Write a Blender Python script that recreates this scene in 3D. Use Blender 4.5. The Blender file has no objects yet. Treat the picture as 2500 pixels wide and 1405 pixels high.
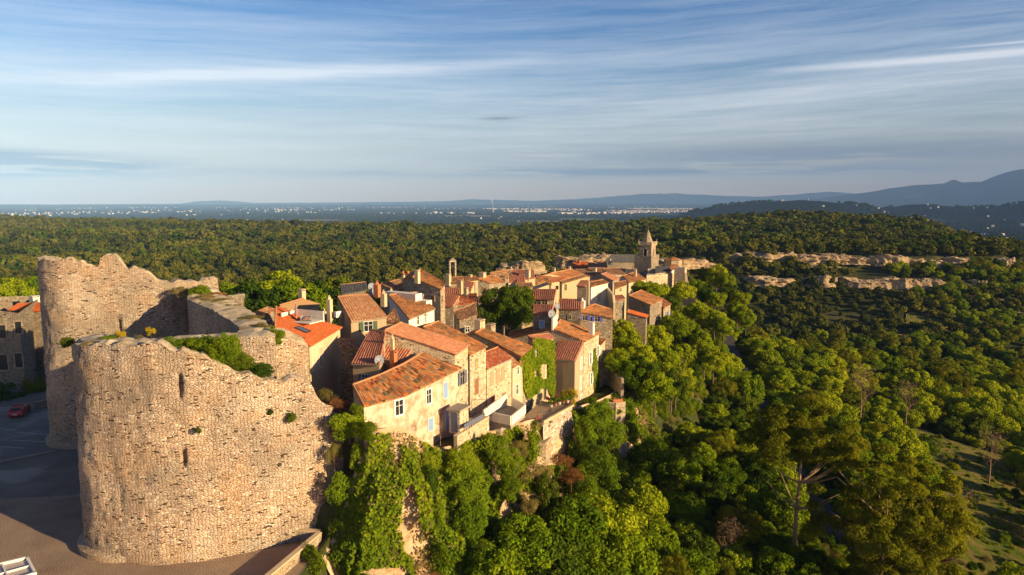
import bpy, math, random
import numpy as np
from math import radians, sin, cos, pi
from mathutils import Vector
random.seed(7); RNG = np.random.default_rng(7)
S = bpy.context.scene
COL = S.collection

# ------------------------------------------------------------------ camera
PITCH = radians(7.4); FPX = 1667.0; CX, CY = 1250.0, 702.5
cam_d = bpy.data.cameras.new('camera'); cam = bpy.data.objects.new('camera', cam_d)
COL.objects.link(cam); S.camera = cam
cam.location = (0, 0, 0); cam.rotation_euler = (radians(90) - PITCH, 0, 0)
cam_d.sensor_width = 36.0; cam_d.lens = 36.0 * FPX / 2500.0
cam_d.clip_start = 0.5; cam_d.clip_end = 300000

# ------------------------------------------------------------------ light
SUN_EL = radians(14.0); SUN_HEAD = radians(120.0)     # heading clockwise from +Y
SUNV = Vector((sin(SUN_HEAD)*cos(SUN_EL), cos(SUN_HEAD)*cos(SUN_EL), sin(SUN_EL)))
sun_d = bpy.data.lights.new('sun', 'SUN'); sun = bpy.data.objects.new('sun', sun_d)
COL.objects.link(sun); sun.location = (60, -40, 80)
sun.rotation_euler = (-SUNV).to_track_quat('-Z', 'Y').to_euler()
sun_d.energy = 5.0; sun_d.angle = radians(0.5); sun_d.color = (1.0, 0.75, 0.40)

world = bpy.data.worlds.new('World'); S.world = world; world.use_nodes = True

S.view_settings.view_transform = 'Standard'; S.view_settings.look = 'None'
S.view_settings.exposure = 1.0; S.view_settings.gamma = 1.0
S.view_settings.use_curve_mapping = False
S.render.engine = 'CYCLES'
cy = S.cycles
cy.max_bounces = 5; cy.diffuse_bounces = 2; cy.glossy_bounces = 1; cy.transmission_bounces = 2
cy.transparent_max_bounces = 6; cy.volume_bounces = 0; cy.use_denoising = True
cy.caustics_reflective = False; cy.caustics_refractive = False
cy.sample_clamp_indirect = 4.0

# ------------------------------------------------------------------ node helpers
class NT:
    def __init__(s, tree):
        s.t = tree; s.n = tree.nodes; s.l = tree.links
    def node(s, typ, ins=None, **props):
        nd = s.n.new(typ)
        for k, v in props.items(): setattr(nd, k, v)
        for k, v in (ins or {}).items():
            sock = nd.inputs[k]
            if isinstance(v, bpy.types.NodeSocket): s.l.new(v, sock)
            else: sock.default_value = v
        return nd
    def math(s, op, a, b=None, c=None, clamp=False):
        nd = s.n.new('ShaderNodeMath'); nd.operation = op; nd.use_clamp = clamp
        for i, v in enumerate((a, b, c)):
            if v is None: continue
            if isinstance(v, bpy.types.NodeSocket): s.l.new(v, nd.inputs[i])
            else: nd.inputs[i].default_value = v
        return nd.outputs[0]
    def mix(s, fac, a, b, blend='MIX'):
        nd = s.n.new('ShaderNodeMix'); nd.data_type = 'RGBA'; nd.blend_type = blend
        for sock, v in ((nd.inputs[0], fac), (nd.inputs[6], a), (nd.inputs[7], b)):
            if isinstance(v, bpy.types.NodeSocket): s.l.new(v, sock)
            elif isinstance(v, (int, float)): sock.default_value = v
            else: sock.default_value = (*v[:3], 1.0)
        return nd.outputs[2]
    def ramp(s, fac, stops, interp='LINEAR'):
        nd = s.n.new('ShaderNodeValToRGB'); cr = nd.color_ramp; cr.interpolation = interp
        while len(cr.elements) < len(stops): cr.elements.new(0.5)
        for e, (p, c) in zip(cr.elements, stops):
            e.position = p
            e.color = (c, c, c, 1) if isinstance(c, (int, float)) else (*c[:3], 1)
        s.l.new(fac, nd.inputs[0]); return nd.outputs[0]
    def noise(s, vec, scale, detail=4.0, rough=0.55, dim='3D'):
        nd = s.n.new('ShaderNodeTexNoise'); nd.noise_dimensions = dim
        nd.inputs['Scale'].default_value = scale; nd.inputs['Detail'].default_value = detail
        nd.inputs['Roughness'].default_value = rough
        if vec is not None: s.l.new(vec, nd.inputs['Vector'])
        return nd.outputs[0]
    def mapping(s, vec, scale=(1, 1, 1), loc=(0, 0, 0), rot=(0, 0, 0)):
        nd = s.n.new('ShaderNodeMapping'); s.l.new(vec, nd.inputs[0])
        nd.inputs['Scale'].default_value = scale; nd.inputs['Location'].default_value = loc
        nd.inputs['Rotation'].default_value = rot
        return nd.outputs[0]

def new_mat(name):
    m = bpy.data.materials.new(name); m.use_nodes = True; m.node_tree.nodes.clear()
    t = NT(m.node_tree); out = t.node('ShaderNodeOutputMaterial'); return m, t, out
def finish(t, out, color, rough=0.9, bump=None, bump_d=0.05, spec=0.2, metallic=0.0):
    b = t.node('ShaderNodeBsdfPrincipled', {'Roughness': rough, 'Metallic': metallic})
    b.inputs['Specular IOR Level'].default_value = spec
    if isinstance(color, bpy.types.NodeSocket): t.l.new(color, b.inputs['Base Color'])
    else: b.inputs['Base Color'].default_value = (*color, 1)
    if bump is not None:
        bn = t.node('ShaderNodeBump', {'Height': bump, 'Strength': 1.0, 'Distance': bump_d})
        t.l.new(bn.outputs[0], b.inputs['Normal'])
    t.l.new(b.outputs[0], out.inputs[0]); return b

# ------------------------------------------------------------------ sky
def build_sky():
    t = NT(world.node_tree); t.n.clear()
    out = t.node('ShaderNodeOutputWorld')
    sky = t.node('ShaderNodeTexSky', sky_type='NISHITA', sun_disc=False)
    sky.sun_elevation = SUN_EL; sky.sun_rotation = SUN_HEAD
    sky.altitude = 300; sky.air_density = 1.0; sky.dust_density = 0.6; sky.ozone_density = 2.5
    tc = t.node('ShaderNodeTexCoord'); sp = t.node('ShaderNodeSeparateXYZ', {0: tc.outputs['Generated']})
    x, y, z = sp.outputs
    az = t.math('ARCTAN2', x, y)                      # heading from +Y, radians
    el = t.math('ARCTAN2', z, t.math('SQRT', t.math('ADD', t.math('MULTIPLY', x, x), t.math('MULTIPLY', y, y))))
    def vec(a, b, off=0.0):
        return t.node('ShaderNodeCombineXYZ', {0: a, 1: b, 2: off}).outputs[0]
    def gauss(v, c, w):
        d = t.math('DIVIDE', t.math('SUBTRACT', v, c), w)
        return t.math('POWER', 2.718, t.math('MULTIPLY', t.math('MULTIPLY', d, d), -1.0))
    # high cirrus veils: long streaks, slightly tilted
    tilt = t.math('SUBTRACT', el, t.math('MULTIPLY', az, 0.022))
    wob = t.math('MULTIPLY', t.math('SUBTRACT', t.noise(vec(az, el, 3.0), 3.0, 3), 0.5), 0.018)
    e2 = t.math('ADD', tilt, wob)
    n1 = t.noise(vec(t.math('MULTIPLY', az, 1.3), t.math('MULTIPLY', e2, 30.0), 1.0), 1.6, 8, 0.66)
    n2 = t.noise(vec(t.math('MULTIPLY', az, 6.0), t.math('MULTIPLY', e2, 90.0), 5.0), 1.5, 8, 0.65)
    cir = t.math('ADD', t.math('MULTIPLY', n1, 0.75), t.math('MULTIPLY', n2, 0.25))
    cir = t.ramp(cir, [(0.40, 0.0), (0.66, 1.0)])
    # named streaks: left long streak, right contrail-like streak
    s1 = t.math('MULTIPLY', gauss(t.math('SUBTRACT', t.math('ADD', el, wob), t.math('MULTIPLY', az, 0.08)), 0.189, 0.0095), gauss(az, -0.36, 0.30))
    s2 = t.math('MULTIPLY', gauss(t.math('ADD', el, t.math('MULTIPLY', az, 0.006)), 0.170, 0.0045), gauss(az, 0.56, 0.17))
    s3 = t.math('MULTIPLY', gauss(t.math('ADD', el, t.math('MULTIPLY', az, 0.02)), 0.189, 0.0016), gauss(az, 0.62, 0.06))
    s4 = t.math('MULTIPLY', gauss(e2, 0.12, 0.03), gauss(az, 0.35, 0.5))
    streak = t.math('ADD', t.math('ADD', t.math('MULTIPLY', s1, 1.0), t.math('MULTIPLY', s2, 0.9)), t.math('ADD', t.math('MULTIPLY', s3, 0.8), t.math('MULTIPLY', s4, 0.35)))
    streak = t.math('MULTIPLY', streak, t.math('ADD', 0.55, t.math('MULTIPLY', n2, 0.8)))
    band = t.ramp(el, [(0.02, 0.5), (0.10, 0.66), (0.18, 0.46), (0.30, 0.16)])
    fac = t.math('ADD', t.math('MULTIPLY', cir, band), streak, clamp=True)
    fac = t.math('MULTIPLY', fac, 0.66, clamp=True)
    tint = t.ramp(el, [(0.0, (2.25, 1.55, 1.34)), (0.05, (1.50, 1.14, 1.06)), (0.10, (1.20, 1.04, 1.00)), (0.17, (0.90, 0.99, 1.12)), (0.25, (0.44, 0.77, 1.12)), (0.40, (0.28, 0.55, 0.95)), (0.70, (0.16, 0.32, 0.66))])  # upper stops, out of view, darkened to lower the fill light
    skyc = t.mix(1.0, sky.outputs[0], tint, 'MULTIPLY')
    col = t.mix(fac, skyc, (9.2, 9.2, 9.4))
    # low, grey-blue stratus bars close to the horizon
    wob2 = t.math('MULTIPLY', t.math('SUBTRACT', t.noise(vec(az, el, 9.0), 6.0, 4), 0.5), 0.012)
    e3 = t.math('ADD', el, wob2)
    m1 = t.noise(vec(t.math('MULTIPLY', az, 4.0), t.math('MULTIPLY', e3, 75.0), 12.0), 1.3, 7, 0.6)
    b1 = t.math('MULTIPLY', gauss(e3, 0.037, 0.006), gauss(az, 0.15, 0.42))
    b2 = t.math('MULTIPLY', gauss(e3, 0.040, 0.013), gauss(az, -0.68, 0.17))
    b3 = t.math('MULTIPLY', gauss(e3, 0.058, 0.016), gauss(az, 0.40, 0.42))
    b4 = t.math('MULTIPLY', gauss(e3, 0.114, 0.0022), gauss(az, -0.02, 0.025))
    bars = t.math('ADD', t.math('ADD', b1, t.math('MULTIPLY', b2, 2.6)), t.math('ADD', t.math('MULTIPLY', b3, 0.9), b4))
    bars = t.math('MULTIPLY', bars, t.ramp(m1, [(0.37, 0.15), (0.50, 1.0)]), clamp=True)
    col = t.mix(t.math('MULTIPLY', bars, 1.0), col, (2.1, 2.45, 3.1))
    bg = t.node('ShaderNodeBackground', {'Color': col, 'Strength': 0.062})
    t.l.new(bg.outputs[0], out.inputs[0])
build_sky()

# ------------------------------------------------------------------ projection helpers
CP, SP = cos(PITCH), sin(PITCH)
def ray(px, py):
    u = (CY - py) / FPX; r = (px - CX) / FPX
    Y = CP + u*SP; Z = u*CP - SP
    return r / Y, Z / Y            # X per metre of Y, Z per metre of Y
def P(px, py, Y):
    a, b = ray(px, py); return Vector((a*Y, Y, b*Y))
def PZ(px, py, z):
    a, b = ray(px, py); return P(px, py, z / b)
def go(A, px, py, head):
    """point on the ray of (px,py) lying in the vertical plane through A with this heading"""
    a, b = ray(px, py); h = radians(head); dx, dy = sin(h), cos(h)
    t = (a*A.y - A.x) / (dx - a*dy)
    Y = A.y + t*dy
    return Vector((a*Y, Y, b*Y))
def up(A, px, py, s):
    """point on the ray of (px,py) that lies above A by slope s"""
    a, b = ray(px, py)
    best = None; prev = None
    for i in range(800):
        Y = A.y*1.35 - i*(A.y*0.001)
        run = math.hypot(a*Y - A.x, Y - A.y); rise = b*Y - A.z
        f = rise - s*run
        if prev is not None and f >= 0 > prev: return Vector((a*Y, Y, b*Y))
        if best is None or f > best[0]: best = (f, Y)
        prev = f
    Y = best[1]; return Vector((a*Y, Y, b*Y))
def on_wall(A, B, px, py):
    return go(A, px, py, math.degrees(math.atan2(B.x-A.x, B.y-A.y)))

# ------------------------------------------------------------------ object helpers
def link(o, parent=None):
    COL.objects.link(o)
    if parent is not None: o.parent = parent
    return o
def tag(o, label, cat, group=None, kind=None):
    if label: o['label'] = label
    if cat: o['category'] = cat
    if group: o['group'] = group
    if kind: o['kind'] = kind
    return o
def thing(name, label, cat, loc=(0, 0, 0), group=None, rz=0.0):
    o = bpy.data.objects.new(name, None); COL.objects.link(o); o.empty_display_size = 0.5
    o.location = loc; o.rotation_euler = (0, 0, rz)
    return tag(o, label, cat, group)
class MB:
    """collects faces; uv per corner; builds ONE mesh object"""
    def __init__(s): s.v = []; s.f = []; s.uv = []; s.sm = []
    def face(s, pts, uvs=None):
        i = len(s.v); s.v += [tuple(p) for p in pts]; s.f.append(tuple(range(i, i+len(pts))))
        s.uv += list(uvs) if uvs else [(0, 0)]*len(pts)
    def box(s, c, ax, n, w, h, d, upv=Vector((0, 0, 1))):
        """box centred at c: w along ax, d along n, h along up"""
        c = Vector(c); a = Vector(ax).normalized()*w/2; b = Vector(n).normalized()*d/2; u = Vector(upv)*h/2
        k = [c+sa*a+sb*b+su*u for su in (-1, 1) for sb in (-1, 1) for sa in (-1, 1)]
        for q, (W, H) in (((0, 1, 3, 2), (w, d)), ((4, 6, 7, 5), (d, w)), ((0, 4, 5, 1), (h, w)), ((2, 3, 7, 6), (w, h)), ((0, 2, 6, 4), (d, h)), ((1, 5, 7, 3), (h, d))):
            s.face([k[i] for i in q], [(0, 0), (W, 0), (W, H), (0, H)])
    def tube(s, p0, p1, r0, r1, n=8, cap=True):
        p0, p1 = Vector(p0), Vector(p1); d = (p1-p0).normalized()
        a = d.orthogonal().normalized(); b = d.cross(a)
        L = (p1-p0).length
        R = [[p + (a*cos(2*pi*i/n) + b*sin(2*pi*i/n))*r for i in range(n)] for p, r in ((p0, r0), (p1, r1))]
        for i in range(n):
            j = (i+1) % n
            s.face([R[0][i], R[0][j], R[1][j], R[1][i]], [(i*.1, 0), (i*.1+.1, 0), (i*.1+.1, L), (i*.1, L)])
        if cap:
            s.face(R[1]); s.face(R[0][::-1])
    def build(s, name, mat, parent=None, origin=None, smooth=False):
        o3 = Vector(origin) if origin is not None else (parent.location if parent is not None and parent.parent is None else Vector((0, 0, 0)))
        me = bpy.data.meshes.new(name)
        me.from_pydata([(a-o3[0], b-o3[1], c-o3[2]) for a, b, c in s.v], [], s.f)
        uvl = me.uv_layers.new(name='UVMap'); flat = np.array(s.uv, dtype=np.float32).ravel()
        uvl.data.foreach_set('uv', flat)
        if smooth: me.polygons.foreach_set('use_smooth', [True]*len(me.polygons))
        me.materials.append(mat)
        o = bpy.data.objects.new(name, me); return link(o, parent)
def np_mesh(name, V, F, mat, parent=None, uv=None, smooth=False, link_it=True):
    V = np.asarray(V, dtype=np.float32); F = np.asarray(F, dtype=np.int32); k = F.shape[1]
    me = bpy.data.meshes.new(name)
    me.vertices.add(len(V)); me.vertices.foreach_set('co', V.ravel())
    me.loops.add(F.size); me.loops.foreach_set('vertex_index', F.ravel())
    me.polygons.add(len(F)); me.polygons.foreach_set('loop_start', np.arange(0, F.size, k, dtype=np.int32))
    if smooth: me.polygons.foreach_set('use_smooth', np.ones(len(F), dtype=bool))
    if uv is not None:
        l = me.uv_layers.new(name='UVMap'); l.data.foreach_set('uv', np.asarray(uv, dtype=np.float32)[F.ravel()].ravel())
    me.update(calc_edges=True); me.materials.append(mat)
    o = bpy.data.objects.new(name, me)
    return link(o, parent) if link_it else o
def grid_faces(nu, nv, flip=False):
    i, j = np.meshgrid(np.arange(nu-1), np.arange(nv-1), indexing='ij'); a = (i*nv + j).ravel()
    F = np.stack([a, a+nv, a+nv+1, a+1], 1)
    return F[:, ::-1] if flip else F

# smooth value noise for terrain and displacement
_T = RNG.random((256, 256))
def vnoise(x, y):
    x = np.asarray(x, float); y = np.asarray(y, float)
    xi = np.floor(x).astype(int); yi = np.floor(y).astype(int); fx = x-xi; fy = y-yi
    fx = fx*fx*(3-2*fx); fy = fy*fy*(3-2*fy)
    g = lambda a, b: _T[a % 256, b % 256]
    return (g(xi, yi)*(1-fx)*(1-fy) + g(xi+1, yi)*fx*(1-fy) + g(xi, yi+1)*(1-fx)*fy + g(xi+1, yi+1)*fx*fy)*2-1
def fbm(x, y, o=4, g=0.5):
    r = 0; a = 1; t = 0
    for k in range(o):
        r = r + a*vnoise(x*2**k + 17.3*k, y*2**k + 9.1*k); t += a; a *= g
    return r/t
def sstep(a, b, x): t = np.clip((x-a)/(b-a), 0, 1); return t*t*(3-2*t)
# ------------------------------------------------------------------ materials
def mat_rubble(name, base, dark, light, sx=0.42, sy=0.19, bump=0.09, patch=0.5, gaps=0.8, mortar=0.45):
    """rubble masonry laid in rough courses, on UV in metres"""
    m, t, out = new_mat(name)
    uv = t.node('ShaderNodeUVMap').outputs[0]
    wob = t.node('ShaderNodeTexNoise', {'Vector': uv, 'Scale': 1.3, 'Detail': 3.0}).outputs[1]
    uvw = t.node('ShaderNodeMix', {0: 0.12, 4: uv, 5: wob}, data_type='VECTOR').outputs[1]
    uvw = t.node('ShaderNodeVectorMath', {0: uv, 1: t.node('ShaderNodeVectorMath', {0: wob, 'Scale': 0.22}, operation='SCALE').outputs[0]}, operation='ADD').outputs[0]
    mp = t.mapping(uvw, (1/sx, 1/sy, 1))
    v = t.node('ShaderNodeTexVoronoi', {'Vector': mp, 'Scale': 1.0, 'Randomness': 0.85}, voronoi_dimensions='2D')
    ve = t.node('ShaderNodeTexVoronoi', {'Vector': mp, 'Scale': 1.0, 'Randomness': 0.85}, voronoi_dimensions='2D', feature='DISTANCE_TO_EDGE')
    cell = t.node('ShaderNodeSeparateColor', {0: v.outputs['Color']})
    edge = t.ramp(ve.outputs[0], [(0.0, 0.0), (0.10, 0.75), (0.28, 1.0)])
    c = t.ramp(cell.outputs[0], [(0.0, dark), (0.30, base), (0.72, base), (0.93, light), (1.0, tuple(min(1, k*1.35) for k in light))])
    big = t.noise(uv, 0.16, 5, 0.6)
    c = t.mix(t.math('MULTIPLY', t.ramp(big, [(0.38, 0.0), (0.62, 1.0)]), patch), c, (base[0]*.55, base[1]*.62, base[2]*.70))
    wht = t.noise(t.mapping(uv, (1, 1, 1), (31, 7, 0)), 0.10, 4, 0.5)
    c = t.mix(t.math('MULTIPLY', t.ramp(wht, [(0.54, 0.0), (0.68, 1.0)]), 0.55), c, light)
    c = t.mix(t.math('MULTIPLY', t.math('SUBTRACT', 1.0, edge), mortar), c, tuple(k*0.45 for k in dark))
    hole = t.math('MULTIPLY', t.math('GREATER_THAN', cell.outputs[2], 0.895), t.ramp(t.noise(uv, 1.1, 2, 0.5), [(0.45, 0.0), (0.55, 1.0)]))
    c = t.mix(t.math('MULTIPLY', hole, gaps), c, tuple(k*0.22 for k in dark))
    ochre = t.noise(t.mapping(uv, (1, 1, 1), (5, 57, 0)), 0.22, 4, 0.6)
    c = t.mix(t.math('MULTIPLY', t.ramp(ochre, [(0.5, 0.0), (0.66, 1.0)]), 0.4), c, (base[0]*1.0, base[1]*0.82, base[2]*0.62))
    fine = t.noise(uv, 14.0, 4, 0.7)
    c = t.mix(0.35, c, t.ramp(fine, [(0.3, 0.55), (0.7, 1.0)]), 'MULTIPLY')
    hgt = t.math('ADD', t.math('MULTIPLY', t.math('SUBTRACT', edge, hole), t.math('ADD', 0.45, t.math('MULTIPLY', cell.outputs[1], 1.0))), t.math('MULTIPLY', fine, 0.4))
    finish(t, out, c, 0.95, hgt, bump, 0.1); return m
def mat_plaster(name, base, stain, bump=0.02, amount=0.6, scale=0.5):
    m, t, out = new_mat(name); uv = t.node('ShaderNodeUVMap').outputs[0]
    n = t.noise(uv, scale, 6, 0.65); f = t.noise(uv, 6.0, 5, 0.7)
    st = t.noise(t.mapping(uv, (2.2, 0.25, 1)), 1.0, 4, 0.6)
    c = t.mix(t.math('MULTIPLY', t.ramp(n, [(0.42, 0.0), (0.62, 1.0)]), amount), base, stain)
    c = t.mix(t.math('MULTIPLY', t.ramp(st, [(0.5, 0.0), (0.75, 1.0)]), 0.35), c, tuple(k*0.7 for k in stain))
    c = t.mix(0.3, c, t.ramp(f, [(0.3, 0.6), (0.7, 1.0)]), 'MULTIPLY')
    finish(t, out, c, 0.95, t.math('ADD', n, t.math('MULTIPLY', f, 0.5)), bump, 0.1); return m
def mat_tiles(name, cols, lichen=(0.10, 0.085, 0.06), lich=0.5, pitch=0.24, course=0.36, chan_shade=0.35):
    """canal tiles: one random tone per tile, moss and lichen over them"""
    m, t, out = new_mat(name); uv = t.node('ShaderNodeUVMap').outputs[0]
    sp = t.node('ShaderNodeSeparateXYZ', {0: uv})
    cu = t.math('FLOOR', t.math('DIVIDE', sp.outputs[0], pitch))
    off = t.node('ShaderNodeTexWhiteNoise', {'W': cu}, noise_dimensions='1D').outputs[0]
    vv = t.math('ADD', t.math('DIVIDE', sp.outputs[1], course), off)
    cv = t.math('FLOOR', vv)
    wn = t.node('ShaderNodeTexWhiteNoise', {0: t.node('ShaderNodeCombineXYZ', {0: cu, 1: cv, 2: 0.0}).outputs[0]}, noise_dimensions='2D').outputs[0]
    k = len(cols)
    c = t.ramp(wn, [((i+0.5)/k, cc) for i, cc in enumerate(cols)])
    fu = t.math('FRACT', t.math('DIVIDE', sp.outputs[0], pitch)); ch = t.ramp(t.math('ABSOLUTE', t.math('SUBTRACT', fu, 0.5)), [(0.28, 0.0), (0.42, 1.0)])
    c = t.mix(t.math('MULTIPLY', ch, chan_shade), c, tuple(k*0.30 for k in cols[0]))  # channel tiles coloured darker to put the shade between rows into the colour
    n = t.noise(uv, 0.45, 6, 0.68)
    n2 = t.noise(t.mapping(uv, (3.0, 1.2, 1)), 1.0, 4, 0.7)
    lf = t.math('MULTIPLY', t.ramp(t.math('ADD', t.math('MULTIPLY', n, 0.6), t.math('MULTIPLY', n2, 0.4)), [(0.44, 0.0), (0.60, 1.0)]), lich)
    c = t.mix(lf, c, lichen)
    fr = t.math('FRACT', vv)
    lip = t.ramp(fr, [(0.0, 1.0), (0.12, 0.5), (1.0, 0.0)])
    finish(t, out, c, 0.9, t.math('ADD', t.math('MULTIPLY', lip, -1.0), t.math('MULTIPLY', n2, 0.5)), 0.03, 0.15); return m
def mat_leaf(name, c1, c2, c3, trans=0.25, hue_obj=0.5):
    """leaves: tone varies per tree (object random), per clump (noise) and per leaf"""
    m, t, out = new_mat(name)
    oi = t.node('ShaderNodeObjectInfo'); g = t.node('ShaderNodeNewGeometry')
    r = oi.outputs['Random']
    lr = g.outputs['Random Per Island']
    n = t.noise(g.outputs['Position'], 0.35, 3, 0.6)
    nb = t.math('MULTIPLY', t.math('SUBTRACT', t.noise(g.outputs['Position'], 0.014, 4, 0.6), 0.5), 1.3)
    f = t.math('ADD', t.math('ADD', t.math('MULTIPLY', r, hue_obj), t.math('MULTIPLY', lr, 0.30)), t.math('ADD', nb, t.math('MULTIPLY', n, 1.0 - hue_obj)), clamp=True)
    c = t.ramp(f, [(0.15, c1), (0.5, c2), (0.9, c3)])
    d = t.node('ShaderNodeBsdfDiffuse', {'Color': c})
    tr = t.node('ShaderNodeBsdfTranslucent', {'Color': t.mix(0.5, c, (c3[0]*1.3, c3[1]*1.3, c3[2]*0.6))})
    mx = t.node('ShaderNodeMixShader', {0: trans, 1: d.outputs[0], 2: tr.outputs[0]})
    t.l.new(mx.outputs[0], out.inputs[0]); return m
def mat_plain(name, col, rough=0.7, noise=0.15, spec=0.3, metallic=0.0, scale=6.0):
    m, t, out = new_mat(name)
    g = t.node('ShaderNodeTexCoord'); n = t.noise(g.outputs['Object'], scale, 4, 0.6)
    c = t.mix(t.math('MULTIPLY', n, noise*2), col, tuple(k*0.55 for k in col))
    finish(t, out, c, rough, n, 0.004, spec, metallic); return m
def mat_rock(name, base, dark, light, sc=1.0, bump=0.5):
    m, t, out = new_mat(name); g = t.node('ShaderNodeNewGeometry'); p = g.outputs['Position']
    n = t.noise(t.mapping(p, (0.5, 0.5, 1.6)), 0.5*sc, 8, 0.65)
    st = t.noise(t.mapping(p, (0.15, 0.15, 2.4)), 1.0*sc, 5, 0.6)
    c = t.ramp(n, [(0.3, dark), (0.5, base), (0.72, light)])
    c = t.mix(t.math('MULTIPLY', t.ramp(st, [(0.5, 0.0), (0.64, 1.0)]), 0.5), c, tuple(k*0.6 for k in base))
    h = t.math('ADD', t.math('MULTIPLY', n, 1.0), t.math('MULTIPLY', st, 0.7))
    finish(t, out, c, 0.95, h, bump, 0.1); return m

M = {}
M['castle'] = mat_rubble('castle_rubble', (0.64, 0.465, 0.33), (0.40, 0.275, 0.19), (0.84, 0.70, 0.56), 0.30, 0.115, 0.11, patch=0.75, mortar=0.65, gaps=1.0)
M['castle_top'] = mat_rock('wall_crest', (0.46, 0.37, 0.26), (0.20, 0.16, 0.09), (0.62, 0.52, 0.39), 1.6, 0.12)
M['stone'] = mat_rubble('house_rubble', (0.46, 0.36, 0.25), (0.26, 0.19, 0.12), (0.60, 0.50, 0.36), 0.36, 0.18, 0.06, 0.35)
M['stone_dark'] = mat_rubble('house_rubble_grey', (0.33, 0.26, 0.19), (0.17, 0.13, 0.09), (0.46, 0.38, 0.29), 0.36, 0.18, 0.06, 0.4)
M['stone_pale'] = mat_rubble('pale_limewashed_rubble', (0.62, 0.48, 0.32), (0.40, 0.28, 0.17), (0.74, 0.63, 0.47), 0.36, 0.2, 0.05, 0.3, mortar=0.25)
M['cream'] = mat_plaster('cream_plaster', (0.64, 0.49, 0.32), (0.48, 0.33, 0.19), 0.03, 0.55)
M['white'] = mat_plaster('white_plaster', (0.78, 0.71, 0.60), (0.62, 0.52, 0.40), 0.02, 0.35)
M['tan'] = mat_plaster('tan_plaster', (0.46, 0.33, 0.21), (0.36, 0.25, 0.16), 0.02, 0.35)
M['ochre'] = mat_plaster('ochre_plaster', (0.52, 0.40, 0.25), (0.42, 0.31, 0.17), 0.02, 0.4)
M['pinkish'] = mat_plaster('pink_beige_plaster', (0.60, 0.43, 0.31), (0.48, 0.33, 0.23), 0.02, 0.4)
M['flaking'] = mat_plaster('flaking_limewash', (0.66, 0.50, 0.38), (0.38, 0.25, 0.17), 0.06, 1.0, 0.8)
M['concrete'] = mat_plaster('grey_render', (0.34, 0.29, 0.24), (0.25, 0.21, 0.17), 0.02, 0.5)
OR, RD, PK, TN, BR, DK = (0.62, 0.19, 0.045), (0.46, 0.095, 0.030), (0.60, 0.27, 0.12), (0.58, 0.34, 0.16), (0.32, 0.14, 0.06), (0.10, 0.055, 0.03)
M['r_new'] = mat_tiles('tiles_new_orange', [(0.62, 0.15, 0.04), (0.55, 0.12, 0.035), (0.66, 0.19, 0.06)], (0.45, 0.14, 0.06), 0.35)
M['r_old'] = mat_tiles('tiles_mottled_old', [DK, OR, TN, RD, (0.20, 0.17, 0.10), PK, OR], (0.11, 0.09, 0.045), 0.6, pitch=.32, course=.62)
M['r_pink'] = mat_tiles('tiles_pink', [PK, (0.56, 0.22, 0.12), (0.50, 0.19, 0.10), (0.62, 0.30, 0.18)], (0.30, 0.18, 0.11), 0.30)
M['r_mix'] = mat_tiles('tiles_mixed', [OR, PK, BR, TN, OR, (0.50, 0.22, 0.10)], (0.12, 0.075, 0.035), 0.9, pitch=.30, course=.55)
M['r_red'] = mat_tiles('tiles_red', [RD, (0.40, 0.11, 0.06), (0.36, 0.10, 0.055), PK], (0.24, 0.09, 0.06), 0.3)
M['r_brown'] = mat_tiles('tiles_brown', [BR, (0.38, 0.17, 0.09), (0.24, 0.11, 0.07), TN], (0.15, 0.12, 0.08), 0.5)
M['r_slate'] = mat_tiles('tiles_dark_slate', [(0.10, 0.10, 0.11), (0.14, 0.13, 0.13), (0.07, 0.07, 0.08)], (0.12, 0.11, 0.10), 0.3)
M['r_rib'] = mat_tiles('tiles_ribbed_red', [(0.50, 0.19, 0.11), (0.44, 0.15, 0.085), (0.54, 0.24, 0.15)], (0.30, 0.12, 0.08), 0.3, pitch=.36, chan_shade=.8)
M['r_rib2'] = mat_tiles('tiles_ribbed_ochre', [(0.56, 0.27, 0.13), (0.46, 0.19, 0.09), (0.60, 0.34, 0.19)], (0.28, 0.15, 0.08), 0.4, pitch=.34, chan_shade=.8)
M['ridge'] = mat_plain('ridge_tile', (0.55, 0.27, 0.13), 0.9, 0.5)
M['leaf'] = mat_leaf('broadleaf', (0.045, 0.095, 0.005), (0.15, 0.22, 0.007), (0.34, 0.37, 0.012))
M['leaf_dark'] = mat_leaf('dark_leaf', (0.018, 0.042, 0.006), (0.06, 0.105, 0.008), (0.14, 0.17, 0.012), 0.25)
M['oak'] = mat_leaf('garrigue_oak', (0.026, 0.042, 0.009), (0.070, 0.083, 0.013), (0.165, 0.155, 0.022), 0.15)
M['pine'] = mat_leaf('pine_needle', (0.030, 0.045, 0.005), (0.095, 0.115, 0.007), (0.27, 0.25, 0.011), 0.3, 0.3)
M['ivy'] = mat_leaf('ivy_leaf', (0.05, 0.10, 0.006), (0.13, 0.20, 0.009), (0.28, 0.31, 0.014), 0.3, 0.25)
M['scrub'] = mat_leaf('dry_scrub', (0.10, 0.10, 0.025), (0.20, 0.17, 0.05), (0.34, 0.25, 0.09), 0.3, 0.3)
M['rust'] = mat_leaf('rust_scrub', (0.15, 0.07, 0.03), (0.26, 0.11, 0.04), (0.34, 0.18, 0.07), 0.2, 0.3)
M['yellow'] = mat_leaf('yellow_blossom', (0.16, 0.16, 0.02), (0.45, 0.33, 0.02), (0.60, 0.42, 0.02), 0.3, 0.2)
M['bark'] = mat_plain('bark', (0.16, 0.11, 0.075), 0.95, 0.5, 0.1)
M['bark_pale'] = mat_plain('pale_bark', (0.42, 0.28, 0.17), 0.95, 0.4, 0.1)
M['twig'] = mat_plain('bare_twig', (0.24, 0.15, 0.10), 0.95, 0.4, 0.1)
M['glass'] = mat_plain('window_glass', (0.02, 0.022, 0.028), 0.12, 0.1, 0.6)
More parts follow.
